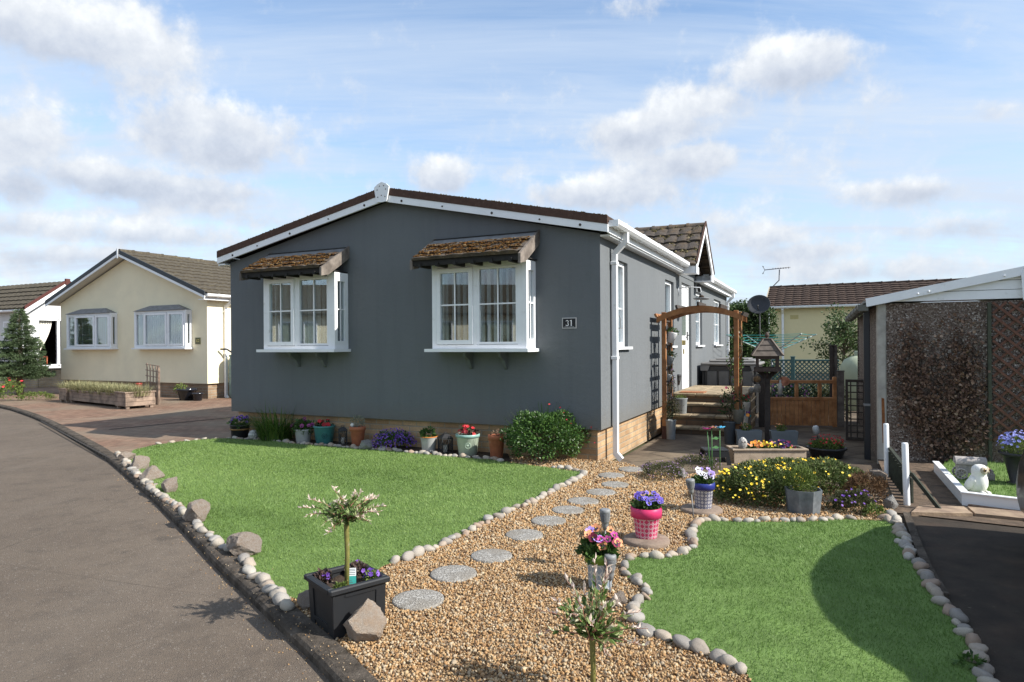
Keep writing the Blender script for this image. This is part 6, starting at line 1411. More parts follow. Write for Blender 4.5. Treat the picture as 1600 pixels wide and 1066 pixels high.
mound('dry_heath', 'dry brown heath plant beside the nearer white post', 1368, 794, 36, 38, 44, 3600, mat('dry_foliage', (.2, .12, .06), .9, 0, ramp=[(.07, .04, .022), (.16, .09, .045), (.28, .18, .09)]), .035, .14, None, 0, 0, dz=.03)
mound('green_trailer', 'small green trailing plant on the cobbles at the right lawn corner', 1372, 811, 20, 14, 20, 420, YGREEN, .025, .5, None, 0, 0)
leaf_ = mound('edge_weed', 'small sprig of weeds beside the driveway cobbles near the frame edge', 1522, 1050, 20, 14, 22, 60, GREEN, .035, .6, None, 0, 0)
# ---------------------------------------------------------------- cream wooden trough with bedding flowers
def trough(name, label, u0, u1, v, hpx, m, dpx, z=PATZ, lip=.012, taper=.0, rz=None, group=None, cat='trough'):
    a, b = G(u0, v, z), G(u1, v, z); d = b-a; d.z = 0; ln = d.length; rz = math.atan2(d.y, d.x) if rz is None else rz; s = mpp(v, (u0+u1)/2, z); h = hpx*s; dp = dpx
    o = thing(name, label, cat, a, rz, group); q = MB(); t_ = .012; k = taper
    for (x0, x1, y0, y1) in ((0, ln, 0, t_), (0, ln, dp-t_, dp), (0, t_, t_+.0005, dp-t_-.0005), (ln-t_, ln, t_+.0005, dp-t_-.0005)):
        i0 = len(q.v); q.bbox(x0, x1, y0, y1, 0, h, .003)
        for i in range(i0, len(q.v)):
            x, y, z_ = q.v[i]; f = 1-(1-z_/h)*k; q.v[i] = (ln/2+(x-ln/2)*f, dp/2+(y-dp/2)*f, z_)
    q.box(t_, ln-t_, t_, dp-t_, 0.002, h*.5); q.build('trough_box', m, o)
    if lip:
        q = MB(); e = lip; q.bbox(-e, ln+e, -e, .022, h+.0005, h+.02, .003); q.bbox(-e, ln+e, dp-.022, dp+e, h+.0005, h+.02, .003); q.bbox(-e, .022, .0225, dp-.0225, h+.0005, h+.02, .003); q.bbox(ln-.022, ln+e, .0225, dp-.0225, h+.0005, h+.02, .003); q.build('rim', m, o)
    MB().box(t_, ln-t_, t_, dp-t_, h*.5, h*.9).build('soil', SOIL, o)
    return o, ln, h
CREAMW = mat('cream_timber', (.36, .285, .21), .8, .15, 8, bump=.002, bs=70, dirt=((.22, .17, .12), 9, .5, .72))
o, ln, h = trough('wooden_trough', 'cream wooden trough full of orange, yellow and purple pansies', 1147, 1260, 724, 20, CREAMW, .26, lip=.02)
leafy('foliage', GREEN, o, (ln*.55, .13, h), (ln*.42, .13, .07), 900, .035, .55, upb=.4)
for m_, c, n_, rx in ((PPEACH, .40, 12, .1), (FORA, .36, 14, .12), (FYEL, .55, 22, .2), (PMAR, .74, 9, .07), (pans('deep', (.05, .015, .11)), .72, 26, .11), (FRED, .52, 5, .08)):
    p = np.column_stack([rng.normal(ln*c, rx*.6, n_), rng.uniform(.0, .18, n_), h+rng.uniform(.03, .1, n_)]); spread(o, n_, p, 0, .021, m_, face=(0, -.8, .6))
o2 = thing('owl_stone', 'speckled grey stone owl sitting on the left end of the wooden trough', 'garden ornament', o.location+Vector((ln*.13*math.cos(o.rotation_euler.z), ln*.13*math.sin(o.rotation_euler.z), h+.02)))
me = rockmesh('stone', 333, 3, 2, .05, (.055, .05, .08), False); me.materials.append(ROCKG); link('stone_body', me, o2, (0, .02, .06))
MB().sphere((-.017, -.022, .09), .013, 10, 6).sphere((.017, -.022, .09), .013, 10, 6).build('eye_ring', STN, o2)
TRG = mat('grey_trough', (.16, .18, .19), .55, .1, 6)
for k, (u0, u1, v, l_) in enumerate([(1151, 1190, 697, 'grey plastic trough with small plant at the foot of the arch'), (1205, 1246, 698, 'grey plastic trough right of the bird table post')]):
    o, ln, h = trough('plastic_trough', l_, u0, u1, v, 24, TRG, .17, lip=0, taper=.12, rz=-.2, group='grey troughs at the bird table'); mtx = Matrix.Rotation(-.2, 3, 'Z')
    leafy('foliage', YGREEN, o, (ln*.42, .085, h+.035), (.07, .06, .06), 160, .035, .5); spread(o, 8, np.column_stack([rng.normal(ln*.42, .04, 8), rng.uniform(.02, .14, 8), h+rng.uniform(.05, .1, 8)]), 0, .012, PPEACH)
o, r, h = pot('black_bowl', 'wide black bowl of small red flowers near the garage downpipe', 1292, 718, 58, 16, 44, BLACKPL, z=PATZ, rim=.2)
leafy('foliage', YGREEN, o, (0, 0, h+.01), (r*.95, r*.8, .09), 1100, .04, .4, upb=.4); blossom(o, 90, (0, 0, h+.04), (r*.95, r*.8, .13), .012, FRED, zmin=.2)
o = thing('glass_jar_light', 'upturned clear glass jar light standing behind the red flower bowl', 'garden light', G(1286, 690, PATZ)+Vector((0, .15, 0)), 0); o.rotation_euler = (0, R(-12), 0)
MB().tube([(0, 0, 0), (0, 0, .12)], .006).build('stake', BLACKMET, o); MB().lathe([(.0, .22), (.03, .22), (.045, .2), (.055, .1), (.05, .1), (.04, .19), (0, .205)], 20).build('glass_shade', mat('frosted_glass', (.6, .62, .62), .25, .05, 9, spec=.6), o)
o = thing('step_stool', 'black plastic step stool on the patio beside the wooden trough', 'stool', G(1098, 727, PATZ), -.05); s = mpp(727, 1120, PATZ); w_, h_ = 44*s, 24*s
q = MB(); q.bbox(.02, w_-.02, .0, .24, h_-.02, h_, .008); q.build('stool_top', BLACKPL, o); q = MB()
q.extr([(0.0, 0), (.03, h_-.021), (w_-.03, h_-.021), (w_, 0), (w_-.05, 0), (w_-.06, h_*.5), (.06, h_*.5), (.05, 0)], -.012, .004, 'y'); q.build('side_panel', BLACKPL, o)
q = MB(); q.extr([(0.0, 0), (.03, h_-.021), (w_-.03, h_-.021), (w_, 0), (w_-.05, 0), (w_-.06, h_*.5), (.06, h_*.5), (.05, 0)], .236, .25, 'y'); q.build('side_panel', BLACKPL, o)
# glass flower stakes
STG = mat('stake_green', (.06, .16, .05), .45, .1, 9)
for u, vt, c, nm in ((1105, 670, (.6, .03, .25), 'pink'), (1112.5, 668.5, (.28, .11, .04), 'brown'), (1125, 668.5, (.05, .35, .62), 'blue')):
    b_ = G(u+ (5 if nm == 'pink' else 0), 738); s = mpp(738, u); ht = (738-vt)*s
    o = thing('flower_stake', nm+' glass flower on a thin green stake above the thyme', 'garden ornament', b_); o.rotation_euler = (0, R(-4 if nm == 'pink' else 0), 0)
    MB().tube([(0, 0, 0), (0, 0, ht)], .0055, 6).build('stake', STG, o); m_ = mat('glass_flower_'+nm, c, .2, .1, 9, spec=.6)
    q = MB(); n = 30
    q.add([(0, 0, ht-.012)]+[(.055*(1+.14*math.cos(6*2*math.pi*i/n))*math.cos(2*math.pi*i/n), .055*(1+.14*math.cos(6*2*math.pi*i/n))*math.sin(2*math.pi*i/n), ht+.012+.006*math.cos(6*2*math.pi*i/n)) for i in range(n)]+[(0, 0, ht+.006)], [(0, 1+(i+1) % n, 1+i) for i in range(n)]+[(n+1, 1+i, 1+(i+1) % n) for i in range(n)], 0, True); q.build('glass_petals', m_, o)
    for k in range(2): MB().add([(0, 0, ht*.55+.1*k), (.05, .01, ht*.6+.1*k), (.085, 0, ht*.57+.1*k), (.05, -.02, ht*.53+.1*k)], [(0, 1, 2, 3)]).build('leaf', STG, o) if nm == 'brown' else None
# ================================================================ arch, steps, hot tub
AO = H(.19, 2.62, PATZ); arch = thing('garden_arch', 'orange timber garden arch with trellis sides over the path', 'arch', AO, -YAW)
AW, AD, AH = 1.06, .46, 1.97
for x in (0, AW):
    for y in (0, AD): MB().bbox(x-.032, x+.032, y-.032, y+.032, 0, AH-.02+(.0), .004).build('upright', ORTIM, arch); MB().bbox(x-.036, x+.036, y-.036, y+.036, -.01, .2, .002).build('post_shoe', mat('post_shoe', (.05, .018, .012), .6, .2, 9) if 'post_shoe' not in MATS else MATS['post_shoe'], arch)
def arcz(x): t_ = (x-AW/2)/(AW/2+.1); return AH+.045-.165*t_*t_+.02
for y in (-.05, AD+.05):
    q = MB(); n = 20; xs = [-.1+(AW+.2)*i/n for i in range(n+1)]; P = [(x, arcz(x)) for x in xs]+[(x, arcz(x)-.085) for x in xs[::-1]]
    for i in range(n): q.extr([(xs[i], arcz(xs[i])), (xs[i+1], arcz(xs[i+1])), (xs[i+1], arcz(xs[i+1])-.085), (xs[i], arcz(xs[i])-.085)], y-.015, y+.015, 'y')
    q.build('arched_rail', ORTIM, arch)
for i in range(5):
    x = -.09+(AW+.18)*i/4; sl_ = math.atan(-.33*(x-AW/2)/(AW/2+.1)**2); q = MB(); M_ = Matrix.Translation((x, 0, arcz(x)+.0)) @ Matrix.Rotation(-sl_, 4, 'Y'); q.box(-.016, .016, -.12, AD+.12, .0, .055, 0, M_); q.build('cross_slat', DARKTIM if i else ORTIM, arch)
for x in (0, AW):
    q = MB()
    for k in range(9): z = .3+k*.19; q.box(x-.008, x+.008, .03, AD-.03, z-.011, z+.011)
    for y in (AD*.36, AD*.66): q.box(x-.0075-.012, x-.0085, y-.011, y+.011, .2, AH-.05)
    q.build('side_lattice', GREYTIM if x else DARKTIM, arch)
# climbers on the arch
o = thing('arch_climber', 'green climbing rose growing up the right side of the arch', 'climber', H(.19+AW, 2.62+.2, PATZ)); q = MB(); rr = random.Random(2)
for k in range(4):
    pts = [(rr.gauss(0, .03), rr.gauss(0, .06), 0)]
    for j in range(9): pts.append((rr.gauss(-.02, .045), rr.gauss(0, .1), .19*(j+1)))
    q.tube(pts, .007, 5)
q.build('stem', BARK, o)
for z, n_, r_ in ((1.2, 130, .12), (1.5, 90, .1), (.95, 70, .09), (.62, 110, .13)): leafy('foliage', GREEN, o, (-.04, 0, z), (r_, .2, .2), n_, .045, .6, lo=.1)
o = thing('arch_climber', 'dark twiggy climber with few leaves on the left side of the arch', 'climber', H(.19, 2.62+.23, PATZ)); q = MB()
for k in range(5):
    pts = [(rr.gauss(.04, .02), rr.gauss(0, .06), 0)]
    for j in range(9): pts.append((rr.gauss(.04, .03), rr.gauss(0, .09), .19*(j+1)))
    q.tube(pts, .006, 5)
q.build('stem', DARKTIM, o); leafy('foliage', DKGREEN, o, (.05, 0, .75), (.07, .18, .55), 200, .035, .5, lo=.05); p = rng.normal(0, 1, (40, 3))*np.array([.03, .12, .3])+np.array([.06, 0, .75]); spread(o, 40, p, 0, .011, MATS['pansy_thyme'], face=(0, -1, .3))
def conepot(label, u, v, wt, h_, m, plant, Y):
    c = A(u, v, Y); s = Y/FPX; o = thing('hanging_pot', label, 'hanging pot', c); o.rotation_euler = (0, R(14), 0); rt = wt*s/2; hh = h_*s
    MB().lathe([(0, -hh), (rt*.55, -hh), (rt*.95, -.01), (rt, 0), (rt*.9, 0), (rt*.85, -.02), (0, -.03)], 24).build('pot', m, o); MB().tube([(-rt, 0, 0), (-rt*1.3, .03, .08), (-rt*1.25, .05, .1)], .004).build('hook', BLACKMET, o)
    if plant: leafy('foliage', plant, o, (0, 0, .02), (rt*1.25, rt, .06), 170, .035, .4, upb=.5)
conepot('white conical pot hanging highest on the left side of the arch', 1051, 520, 16, 16, WHITE, GREEN, 10.25)
conepot('grey hanging pot halfway down the left side of the arch', 1048, 557, 14, 14, GREYPOT, DKGREEN, 10.25)
conepot('small pale hanging pot lowest on the left side of the arch', 1046, 585, 11, 10, LGREYPOT, None, 10.25)
# steps up to the door
b0 = 3.24; TR = [(b0, .0, .072), (b0+.27, .0721, .24), (b0+.54, .2401, .41), (b0+.81, .4101, .555)]
sp_ = thing('garden_steps', 'worn stone steps leading up to the white front door', 'steps', H(0, 0, PATZ), -YAW)
RISER = brickmat('step_riser', (.12, .08, .05), (.17, .11, .07), (.1, .085, .065), .3, .1, .01)
TREAD = mat('step_slab', (.33, .26, .165), .9, .3, 5, bump=.004, bs=50, col2=(.22, .17, .11), dirt=((.12, .10, .06), 6, .56, .72))
yb_ = 6.4
for i, (y, z0, z1) in enumerate(TR):
    MB().box(.03, 1.17, y+.03, yb_, z0, z1).build('step_riser', RISER, sp_)
    q = MB(); xs = [.0, .42, .8, 1.21] if i % 2 else [.0, .6, 1.21]; y1 = TR[i+1][0]+.02 if i < 3 else yb_
    for a, b in zip(xs, xs[1:]):
        if i < 3: q.bbox(a+.004, b-.004, y, y1, z1+.001, z1+.045, .008)
        else:
            for c, d in ((y, y+.5), (y+.5, y+1.05), (y+1.05, yb_)): q.bbox(a+.004, b-.004, c+.003, d-.003, z1+.001, z1+.045, .008)
    q.build('step_slab', TREAD, sp_)
o = thing('door_mat', 'reddish brown door mat on the top step', 'mat', H(.12, b0+.9, PATZ+.602), -YAW); MB().bbox(0, .42, 0, .35, 0, .014, .004).build('mat_pile', mat('mat_brown', (.3, .13, .06), .95, .25, 30, bump=.004, bs=150), o)
# hot tub behind the landing
HT = H(.10, 6.75, PATZ); ht = thing('hot_tub', 'dark grey panelled hot tub under a fitted cover behind the steps', 'hot tub', HT, -YAW)
TUB = mat('tub_grey', (.10, .10, .10), .55, .12, 5); COV = mat('cover_grey', (.19, .185, .18), .55, .12, 4, bump=.003, bs=12)
TW, TD, TB, TT = 1.12, 1.3, .42, 1.06
q = MB(); q.bbox(.02, TW-.02, .02, TD, 0, TT-.05, .03); q.build('tub_core', BLACKPL, ht); q = MB()
for k in range(4): x = .2+k*.24; q.bbox(x-.1, x+.1, .0, .025, .1, TT-.18, .008)
for k in range(6): x = .16+k*.23; q.bbox(-.005, .025, x-.095+.0, x+.095, .1, TT-.18, .008)
q.build('tub_shell', TUB, ht)
q = MB(); q.bbox(-.03, TW+.03, -.03, TD+.03, TT-.06, TT, .02)
for x0, x1 in ((-.03, .16), (TW-.16, TW+.03)): q.extr([(x0, TT-.061), (x1, TT-.061), (x1-.04 if x0 < 0 else x1, TT-.17), (x0 if x0 < 0 else x0+.04, TT-.17)], -.029, -.005, 'y')
q.bbox(.12, TW-.05, .1, TD-.1, TT+.001, TT+.06, .03); q.bbox(.25, TW-.2, .2, TD-.2, TT+.0605, TT+.085, .014); q.build('tub_cover', COV, ht)
# pots by the steps
o, r, h = pot('tall_grey_pot', 'tall tapering grey pot left of the stone steps', 1064, 673, 21, 50, 14, GREYPOT, z=PATZ, rim=.03); leafy('foliage', YGREEN, o, (0, 0, h), (r*.95, r*.9, .05), 260, .03, .3, upb=.6)
torch('black solar torch standing in the tall grey pot by the steps', 1060, 662, 585, 10, 17, BLACKMET, z=PATZ)
o, r, h = pot('grey_tub', 'low dark grey pot with leafy herb at the foot of the arch', 1048, 687, 17, 30, 14, GREYPOT, z=PATZ, rim=.06); leafy('foliage', OLIVE, o, (.02, 0, h+.16), (.17, .15, .24), 700, .035, .3, lo=.1, upb=.5, lump=.4)
o, r, h = pot('dark_square_pot', 'dark grey pot with dark red rose at the right of the steps', 1140, 694, 19, 34, 15, mat('slate_pot', (.07, .08, .09), .6, .1, 8), z=PATZ, rim=.06)
q = MB(); rr = random.Random(6)
for k in range(6): q.tube([(0, 0, h), (rr.gauss(0, .05), rr.gauss(0, .04), h+.15), (rr.gauss(0, .1), rr.gauss(0, .06), h+.42)], .004, 5)
q.build('stem', BARK, o); leafy('foliage', DKGREEN, o, (-.02, 0, h+.28), (.15, .12, .24), 230, .045, .6, lo=.1, lump=.4); spread(o, 4, np.array([(-.06, -.05, h+.5), (.03, -.05, h+.42), (-.1, -.02, h+.3), (.05, -.03, h+.35)]), 0, .03, PMAR, face=(0, -1, .4))
# white pedestal with face pot, tin bucket, wooden side fence
o = thing('pedestal_planter', 'white stone head planter with butterflies right of the arch', 'garden ornament', G(1167, 681, PATZ)+Vector((0, .1, 0)))
PST = mat('pale_stone', (.5, .46, .38), .85, .12, 10, bump=.002, bs=60)
MB().lathe([(0, 0), (.075, 0), (.08, .03), (.055, .06), (.05, .2), (.06, .3), (.05, .33), (.065, .38), (.08, .45), (.085, .52), (.07, .53), (.06, .5), (0, .49)], 20).build('pedestal', PST, o); leafy('foliage', GREEN, o, (0, 0, .55), (.09, .08, .08), 110, .035, .5, upb=.5); spread(o, 5, np.array([(-.05, -.06, .58), (.05, -.05, .6), (0, -.07, .56), (.06, 0, .62), (-.02, -.03, .63)]), 0, .02, FRED, face=(0, -1, .5))
for k, (x, z, c) in enumerate(((-.05, .33, (.03, .2, .4)), (.02, .37, (.2, .03, .3)), (.04, .31, (.04, .3, .35)))):
    for s_ in (-1, 1): MB().add([(x, -.09, z), (x+s_*.025, -.1, z+.025), (x+s_*.03, -.1, z), (x+s_*.02, -.095, z-.02)], [(0, 1, 2, 3)]).build('butterfly_wing', mat('butterfly_%d' % k, c, .4, 0) if s_ < 0 else MATS['butterfly_%d' % k], o)
o = thing('tin_bucket', 'small tin bucket with an orange flower hanging on the arch post', 'bucket', A(1154, 651, 9.62)); MB().lathe([(0, -.1), (.06, -.1), (.092, .1), (.096, .105), (.088, .105), (.06, -.06), (0, -.06)], 24).build('bucket', mat('galvanised', (.3, .3, .26), .5, .2, 12, metal=.4), o); MB().tube([(-.09, 0, .1), (-.06, 0, .2), (0, 0, .24), (.06, 0, .2), (.09, 0, .1)], .003, 5).build('handle', BLACKMET, o)
leafy('foliage', GREEN, o, (0, 0, .1), (.07, .06, .05), 40, .04, .5); spread(o, 1, np.array([(.1, -.09, .03)]), 0, .04, FORA, face=(0, -1, .2))
fa, fb = G(1172, 674, PATZ), G(1187, 672, PATZ)+Vector((.1, .5, 0)); o = thing('low_trellis', 'short timber trellis panel between pedestal and gate post', 'trellis', fa, math.atan2(fb.y-fa.y, fb.x-fa.x)); ln = (fb-fa).length; q = MB()
for k in range(4): q.box(ln*k/3-.02, ln*k/3+.02, -.01, .01, 0, .52+.03*k)
for k in range(3): q.beam((-.03, -.022, .14+k*.17), (ln+.03, -.022, .17+k*.17), .022, .04)
q.build('trellis_slat', mat('pale_timber', (.34, .24, .14), .8, .2, 6), o)
MB().bbox(-.12, -.02, -.02, .04, 0, .5, .01).build('end_post', GREYTIM, o)
# ---------------------------------------------------------------- bird table and its feeders
bp = G(1199.5, 688, PATZ); bt = thing('bird_table', 'dark timber bird table house on a post with acorn finial', 'bird table', bp, -.35); bp_y = bp.y; sB = bp.y/FPX
Z = lambda v: HCAM-(v-535.6)*sB-PATZ
MB().bbox(-.04, .04, -.04, .04, 0, Z(583), .004).build('post_shaft', DARKTIM, bt)
BTM = mat('bird_table_timber', (.075, .055, .045), .8, .25, 8, bump=.002, bs=70)
q = MB(); zt = Z(580); q.bbox(-.17, .17, -.17, .17, zt, zt+.04, .004)
for s_ in (-1, 1): q.box(-.175, .175, s_*.18-.008, s_*.18+.008, zt, zt+.06); q.box(s_*.18-.008, s_*.18+.008, -.1715, .1715, zt, zt+.0595)
for a in range(4): M_ = Matrix.Rotation(a*math.pi/2, 4, 'Z'); q.extr([(.04, zt-.11), (.04, zt-.001), (.15, zt-.001)], -.012, .012, 'y') if a == 0 else None
for a in range(4):
    M_ = Matrix.Rotation(a*math.pi/2, 4, 'Z'); q.add([M_ @ Vector(p) for p in ((.041, -.012, zt-.12), (.041, .012, zt-.12), (.16, .012, zt-.002), (.16, -.012, zt-.002), (.041, -.012, zt-.002), (.041, .012, zt-.002))], [(0, 1, 2, 3), (0, 3, 4), (1, 5, 2), (3, 2, 5, 4), (0, 4, 5, 1)])
q.build('table_tray', BTM, bt); q = MB(); zr_ = Z(556)
for sx_ in (-1, 1):
    for sy in (-1, 1): q.box(sx_*.14-.022, sx_*.14+.022, sy*.14-.022, sy*.14+.022, zt+.0405, zr_)
q.box(-.165, .165, -.165, -.14, zr_-.05, zr_-.0005); q.box(-.165, .165, .14, .165, zr_-.05, zr_-.0005); q.box(-.165, -.14, -.1395, .1395, zr_-.05, zr_-.0005); q.box(.14, .165, -.1395, .1395, zr_-.05, zr_-.0005); q.build('corner_frame', BTM, bt)
q = MB(); zp = Z(530.5); e = .215; c = .055; q.add([(-e, -e, zr_), (e, -e, zr_), (e, e, zr_), (-e, e, zr_), (-c, -c, zp), (c, -c, zp), (c, c, zp), (-c, c, zp)], [(0, 1, 5, 4), (1, 2, 6, 5), (2, 3, 7, 6), (3, 0, 4, 7), (4, 5, 6, 7), (3, 2, 1, 0)])
for k in range(4):
    M_ = Matrix.Rotation(k*math.pi/2, 4, 'Z'); q.beam(M_ @ Vector((-e-.005, -e-.005, zr_+.008)), M_ @ Vector((-c, -c, zp+.008)), .03, .02)
    for f in (.33, .66): a_ = e+(c-e)*f; z_ = zr_+(zp-zr_)*f; q.beam(M_ @ Vector((-a_-.0, -a_-.004, z_)), M_ @ Vector((a_, -a_-.004, z_)), .012, .012)
q.bbox(-.07, .07, -.07, .07, zp+.0005, zp+.02, .004); rf_ = q.build('roof', mat('bird_roof', (.12, .10, .085), .85, .25, 9, bump=.002, bs=60), bt)
MB().lathe([(.02, zp+.02), (.018, zp+.035), (.034, zp+.05), (.032, zp+.075), (.015, zp+.105), (0, zp+.115)], 16).build('finial', BTM, rf_)
def hang(name, label, u, v, fn, Yo=-.1):
    c = A(u, v, bp.y+Yo); o = thing(name, label, 'bird feeder', c); fn(o); return o
def fatballs(o):
    MB().tube([(0, 0, .2), (0, 0, .1)], .004).build('hook', BLACKMET, o); q = MB()
    for k in range(8): a = k*math.pi/8; q.tube([(.075*math.cos(a)*math.cos(t_), .075*math.sin(a)*math.cos(t_), .075*math.sin(t_)) for t_ in [2*math.pi*i/16 for i in range(17)]], .003, 4, caps=False)
    q.build('wire_ball', BLACKMET, o); me = rockmesh('seed_mix', 404, 2, 0, .12, (.055, .055, .055), False); me.materials.append(mat('seed_mix', (.22, .14, .07), .9, .4, 60, bump=.004, bs=90)); link('seed_mix', me, o)
hang('wire_feeder', 'round wire feeder of nuts hanging left of the bird table', 1183, 592.5, fatballs)
def pan(o):
    q = MB(); q.lathe([(0, -.035), (.05, -.032), (.078, 0), (.084, .003), (.074, .004), (.048, -.026), (0, -.029)], 24); d_ = q.build('copper_dish', mat('copper', (.33, .13, .07), .45, .2, 9, metal=.5), o); d_.rotation_euler = (R(50), R(-25), 0)
    MB().tube([(-.06, 0, .22), (-.05, 0, .08), (-.03, 0, .03)], .003).build('hook', BLACKMET, o)
hang('copper_feeder', 'tilted copper dish hanging right of the bird table', 1225, 596, pan)
def bottle(o): MB().lathe([(0, -.1), (.032, -.1), (.034, .04), (.014, .08), (.014, .12), (0, .12)], 16).build('bottle', mat('feeder_plastic', (.42, .4, .36), .3, .2, 14, spec=.6), o); MB().lathe([(.05, -.12), (.052, -.1), (.0, -.1)], 16).build('seed_tray', BLACKMET, o); MB().tube([(0, 0, .12), (0, 0, .26)], .003).build('hook', BLACKMET, o)
hang('seed_feeder', 'clear bottle seed feeder hanging under the bird table edge', 1219, 606, bottle)
def ball2(o): MB().sphere((0, 0, 0), .05, 14, 10).build('glass_globe', mat('cloudy_globe', (.3, .28, .25), .25, .3, 20, spec=.6), o); MB().tube([(0, 0, .05), (0, 0, .16)], .003).build('hook', BLACKMET, o)
hang('globe_feeder', 'cloudy glass globe hanging low beside the gate post', 1174, 610, ball2, .3)
def jar(o): MB().lathe([(0, -.06), (.05, -.06), (.052, .03), (.04, .05), (.04, .065), (0, .07)], 16).build('jar', MATS['feeder_plastic'], o); MB().tube([(0, 0, .07), (0, 0, .2)], .003).build('hook', BLACKMET, o)
hang('jar_feeder', 'brown seed jar hanging beside the gate post', 1183, 607, jar, .3)
# ---------------------------------------------------------------- gate, posts, lattice fence
GA = G(1196, 666.5, PATZ); GB = G(1308, 667.5, PATZ); dG = GB-GA; lg = dG.length; rg = math.atan2(dG.y, dG.x)
gt = thing('garden_gate', 'orange brown timber garden gate with open top rail', 'gate', GA, rg); sg = GA.y/FPX
gz = lambda v: HCAM-(v-535.4)*sg-PATZ
q = MB(); n = 15
for k in range(n): x = .06+(lg-.12)*k/n; q.bbox(x+.0035, x+(lg-.12)/n-.0035, .012+.004*(k % 2), .034, .02, gz(625), .003)
q.build('gate_board', GATETIM, gt); q = MB()
q.bbox(0, .06, 0, .05, 0, gz(589), .004); q.bbox(lg-.06, lg, 0, .05, 0, gz(589), .004); q.bbox(.06, lg-.06, .004, .046, gz(599), gz(594), .004); q.bbox(.06, lg-.06, .002, .048, gz(625), gz(620.5), .004)
for u in (1246, 1282): x = lg*(u-1196)/112; q.bbox(x-.028, x+.028, .006, .044, gz(620.5), gz(599), .003)
q.build('gate_frame', GATETIM, gt)
def fpost(label, u0, u1, vt, vb, m, z=PATZ, dy=0):
    a, b = G(u0, vb, z), G(u1, vb, z); w = (b-a).length; s = a.y/FPX; o = thing('fence_post', label, 'post', a.lerp(b, .5)+Vector((0, dy, 0)), -YAW); hh = HCAM-z-(vt-535)*(a.y+dy)/FPX
    MB().bbox(-w/2, w/2, -w/2, w/2, 0, hh, .006).build('post_shaft', m, o); MB().bbox(-w/2-.008, w/2+.008, -w/2-.008, w/2+.008, hh+.0005, hh+.02, .004).build('post_cap', m, o); return o
fpost('dark grey timber gate post left of the orange gate', 1186, 1195, 588, 667, DARKTIM); fpost('dark grey timber gate post right of the orange gate', 1309, 1319, 581, 667, GREYTIM)
fpost('tall dark timber post behind the right gate post', 1309.5, 1315.5, 541, 664, DARKTIM, dy=.3); fpost('tall pale grey timber post beside the oil tank', 1316, 1324, 541, 664, GREYTIM, dy=.35)
TEALF = mat('teal_fence_paint', (.06, .13, .13), .7, .12, 5)
FY = 13.6; fa = A(1206, 560, FY); fb = A(1311, 560, FY-.5); fa.z = fb.z = -.1; d = fb-fa; lf = d.length; o = thing('lattice_fence', 'teal painted lattice fence panel behind the garden gate', 'fence', fa, math.atan2(d.y, d.x)); F0, F1 = .25, 1.14
q = MB(); TX0, TX1, TZ0, TZ1 = 0, lf, F0, F1
for s_, yy in ((1, 0), (-1, .012)):
    for i in range(-14, 28):
        c = clipseg(i*.085, TZ0 if s_ == 1 else TZ1, .7, .7*s_)
        if c: q.beam((i*.085+.7*c[0], yy, (TZ0 if s_ == 1 else TZ1)+.7*s_*c[0]), (i*.085+.7*c[1], yy, (TZ0 if s_ == 1 else TZ1)+.7*s_*c[1]), .024, .008, up=(0, 1, 0))
q.build('lattice', TEALF, o); q = MB(); q.bbox(0, lf, -.02, .03, F1, F1+.035, .004); q.bbox(0, lf, -.02, .03, F0-.035, F0, .004); q.bbox(0, lf, -.01, .02, 0, F0-.036, .003); q.build('rail', TEALF, o)
xq = lf*.32; MB().bbox(xq-.04, xq+.04, -.055, .03, 0, F1+.08, .004).bbox(xq-.05, xq+.05, -.065, .04, F1+.0805, F1+.1, .004).build('post_shaft', TEALF, o)
# planting behind the gate
for k, (u, Yp, rx, rz_, m_, lab, fl) in enumerate(((1228, 12.3, .42, .5, DKGREEN, 'dark green shrub with mauve flowers seen through the gate top', 'm'), (1262, 12.6, .5, .48, DKGREEN, 'dark shrub seen through the middle of the gate top', None), (1298, 12.4, .4, .5, OLIVE, 'olive shrub seen through the right of the gate top', None))):
    c = A(u, 600, Yp); o = thing('garden_shrub', lab, 'shrub', (c.x, c.y, -.1)); leafy('foliage', m_, o, (0, 0, .3), (rx, .4, rz_), 1000, .06, .4, lo=.4, zmin=-.5)
    if fl: p, d_ = ell(90, (-.0, 0, .35), (rx, .4, rz_), .95, 1.05, .1); spread(o, 90, p, 0, .02, pans('mauve', (.25, .08, .25)), face=(0, -1, .4))
# black lattice gate by the oil tank
a = G(1321.5, 688, PATZ); o = thing('black_lattice_gate', 'narrow black lattice gate closing the gap beside the garage', 'gate', a, -YAW); s = a.y/FPX; w_ = .31; h_ = 95*s; q = MB()
q.bbox(0, .035, 0, .03, 0, h_, .003); q.bbox(w_-.035, w_, 0, .03, 0, h_, .003); q.bbox(.035, w_-.035, 0, .03, h_-.04, h_, .003); q.bbox(.035, w_-.035, 0, .03, 0.0, .05, .003); q.build('gate_frame', DARKTIM, o); q = MB()
for k in range(3): x = .07+k*.085; q.box(x-.009, x+.009, .006, .014, .05, h_-.04)
for k in range(8): z_ = .12+k*.1; q.box(.035, w_-.035, .0145, .023, z_-.009, z_+.009)
q.build('lattice', DARKTIM, o)
c = A(1343, 575, 14.3); o = thing('oil_tank', 'pale green domed oil tank behind the black lattice gate', 'tank', (c.x, c.y, -.1)); 
MB().lathe([(.0, 0), (.38, 0), (.4, .05), (.41, .8), (.38, 1.0), (.3, 1.14), (.15, 1.22), (0, 1.24)], 32).lathe([(.1, 1.22), (.11, 1.3), (.09, 1.33), (0, 1.335)], 20).build('tank_body', mat('tank_green', (.34, .38, .27), .5, .08, 4), o); MB().bbox(.25, .36, -.34, -.24, .3, 1.05, .02).build('gauge_box', mat('tank_teal', (.04, .13, .12), .5, .1, 5), o)
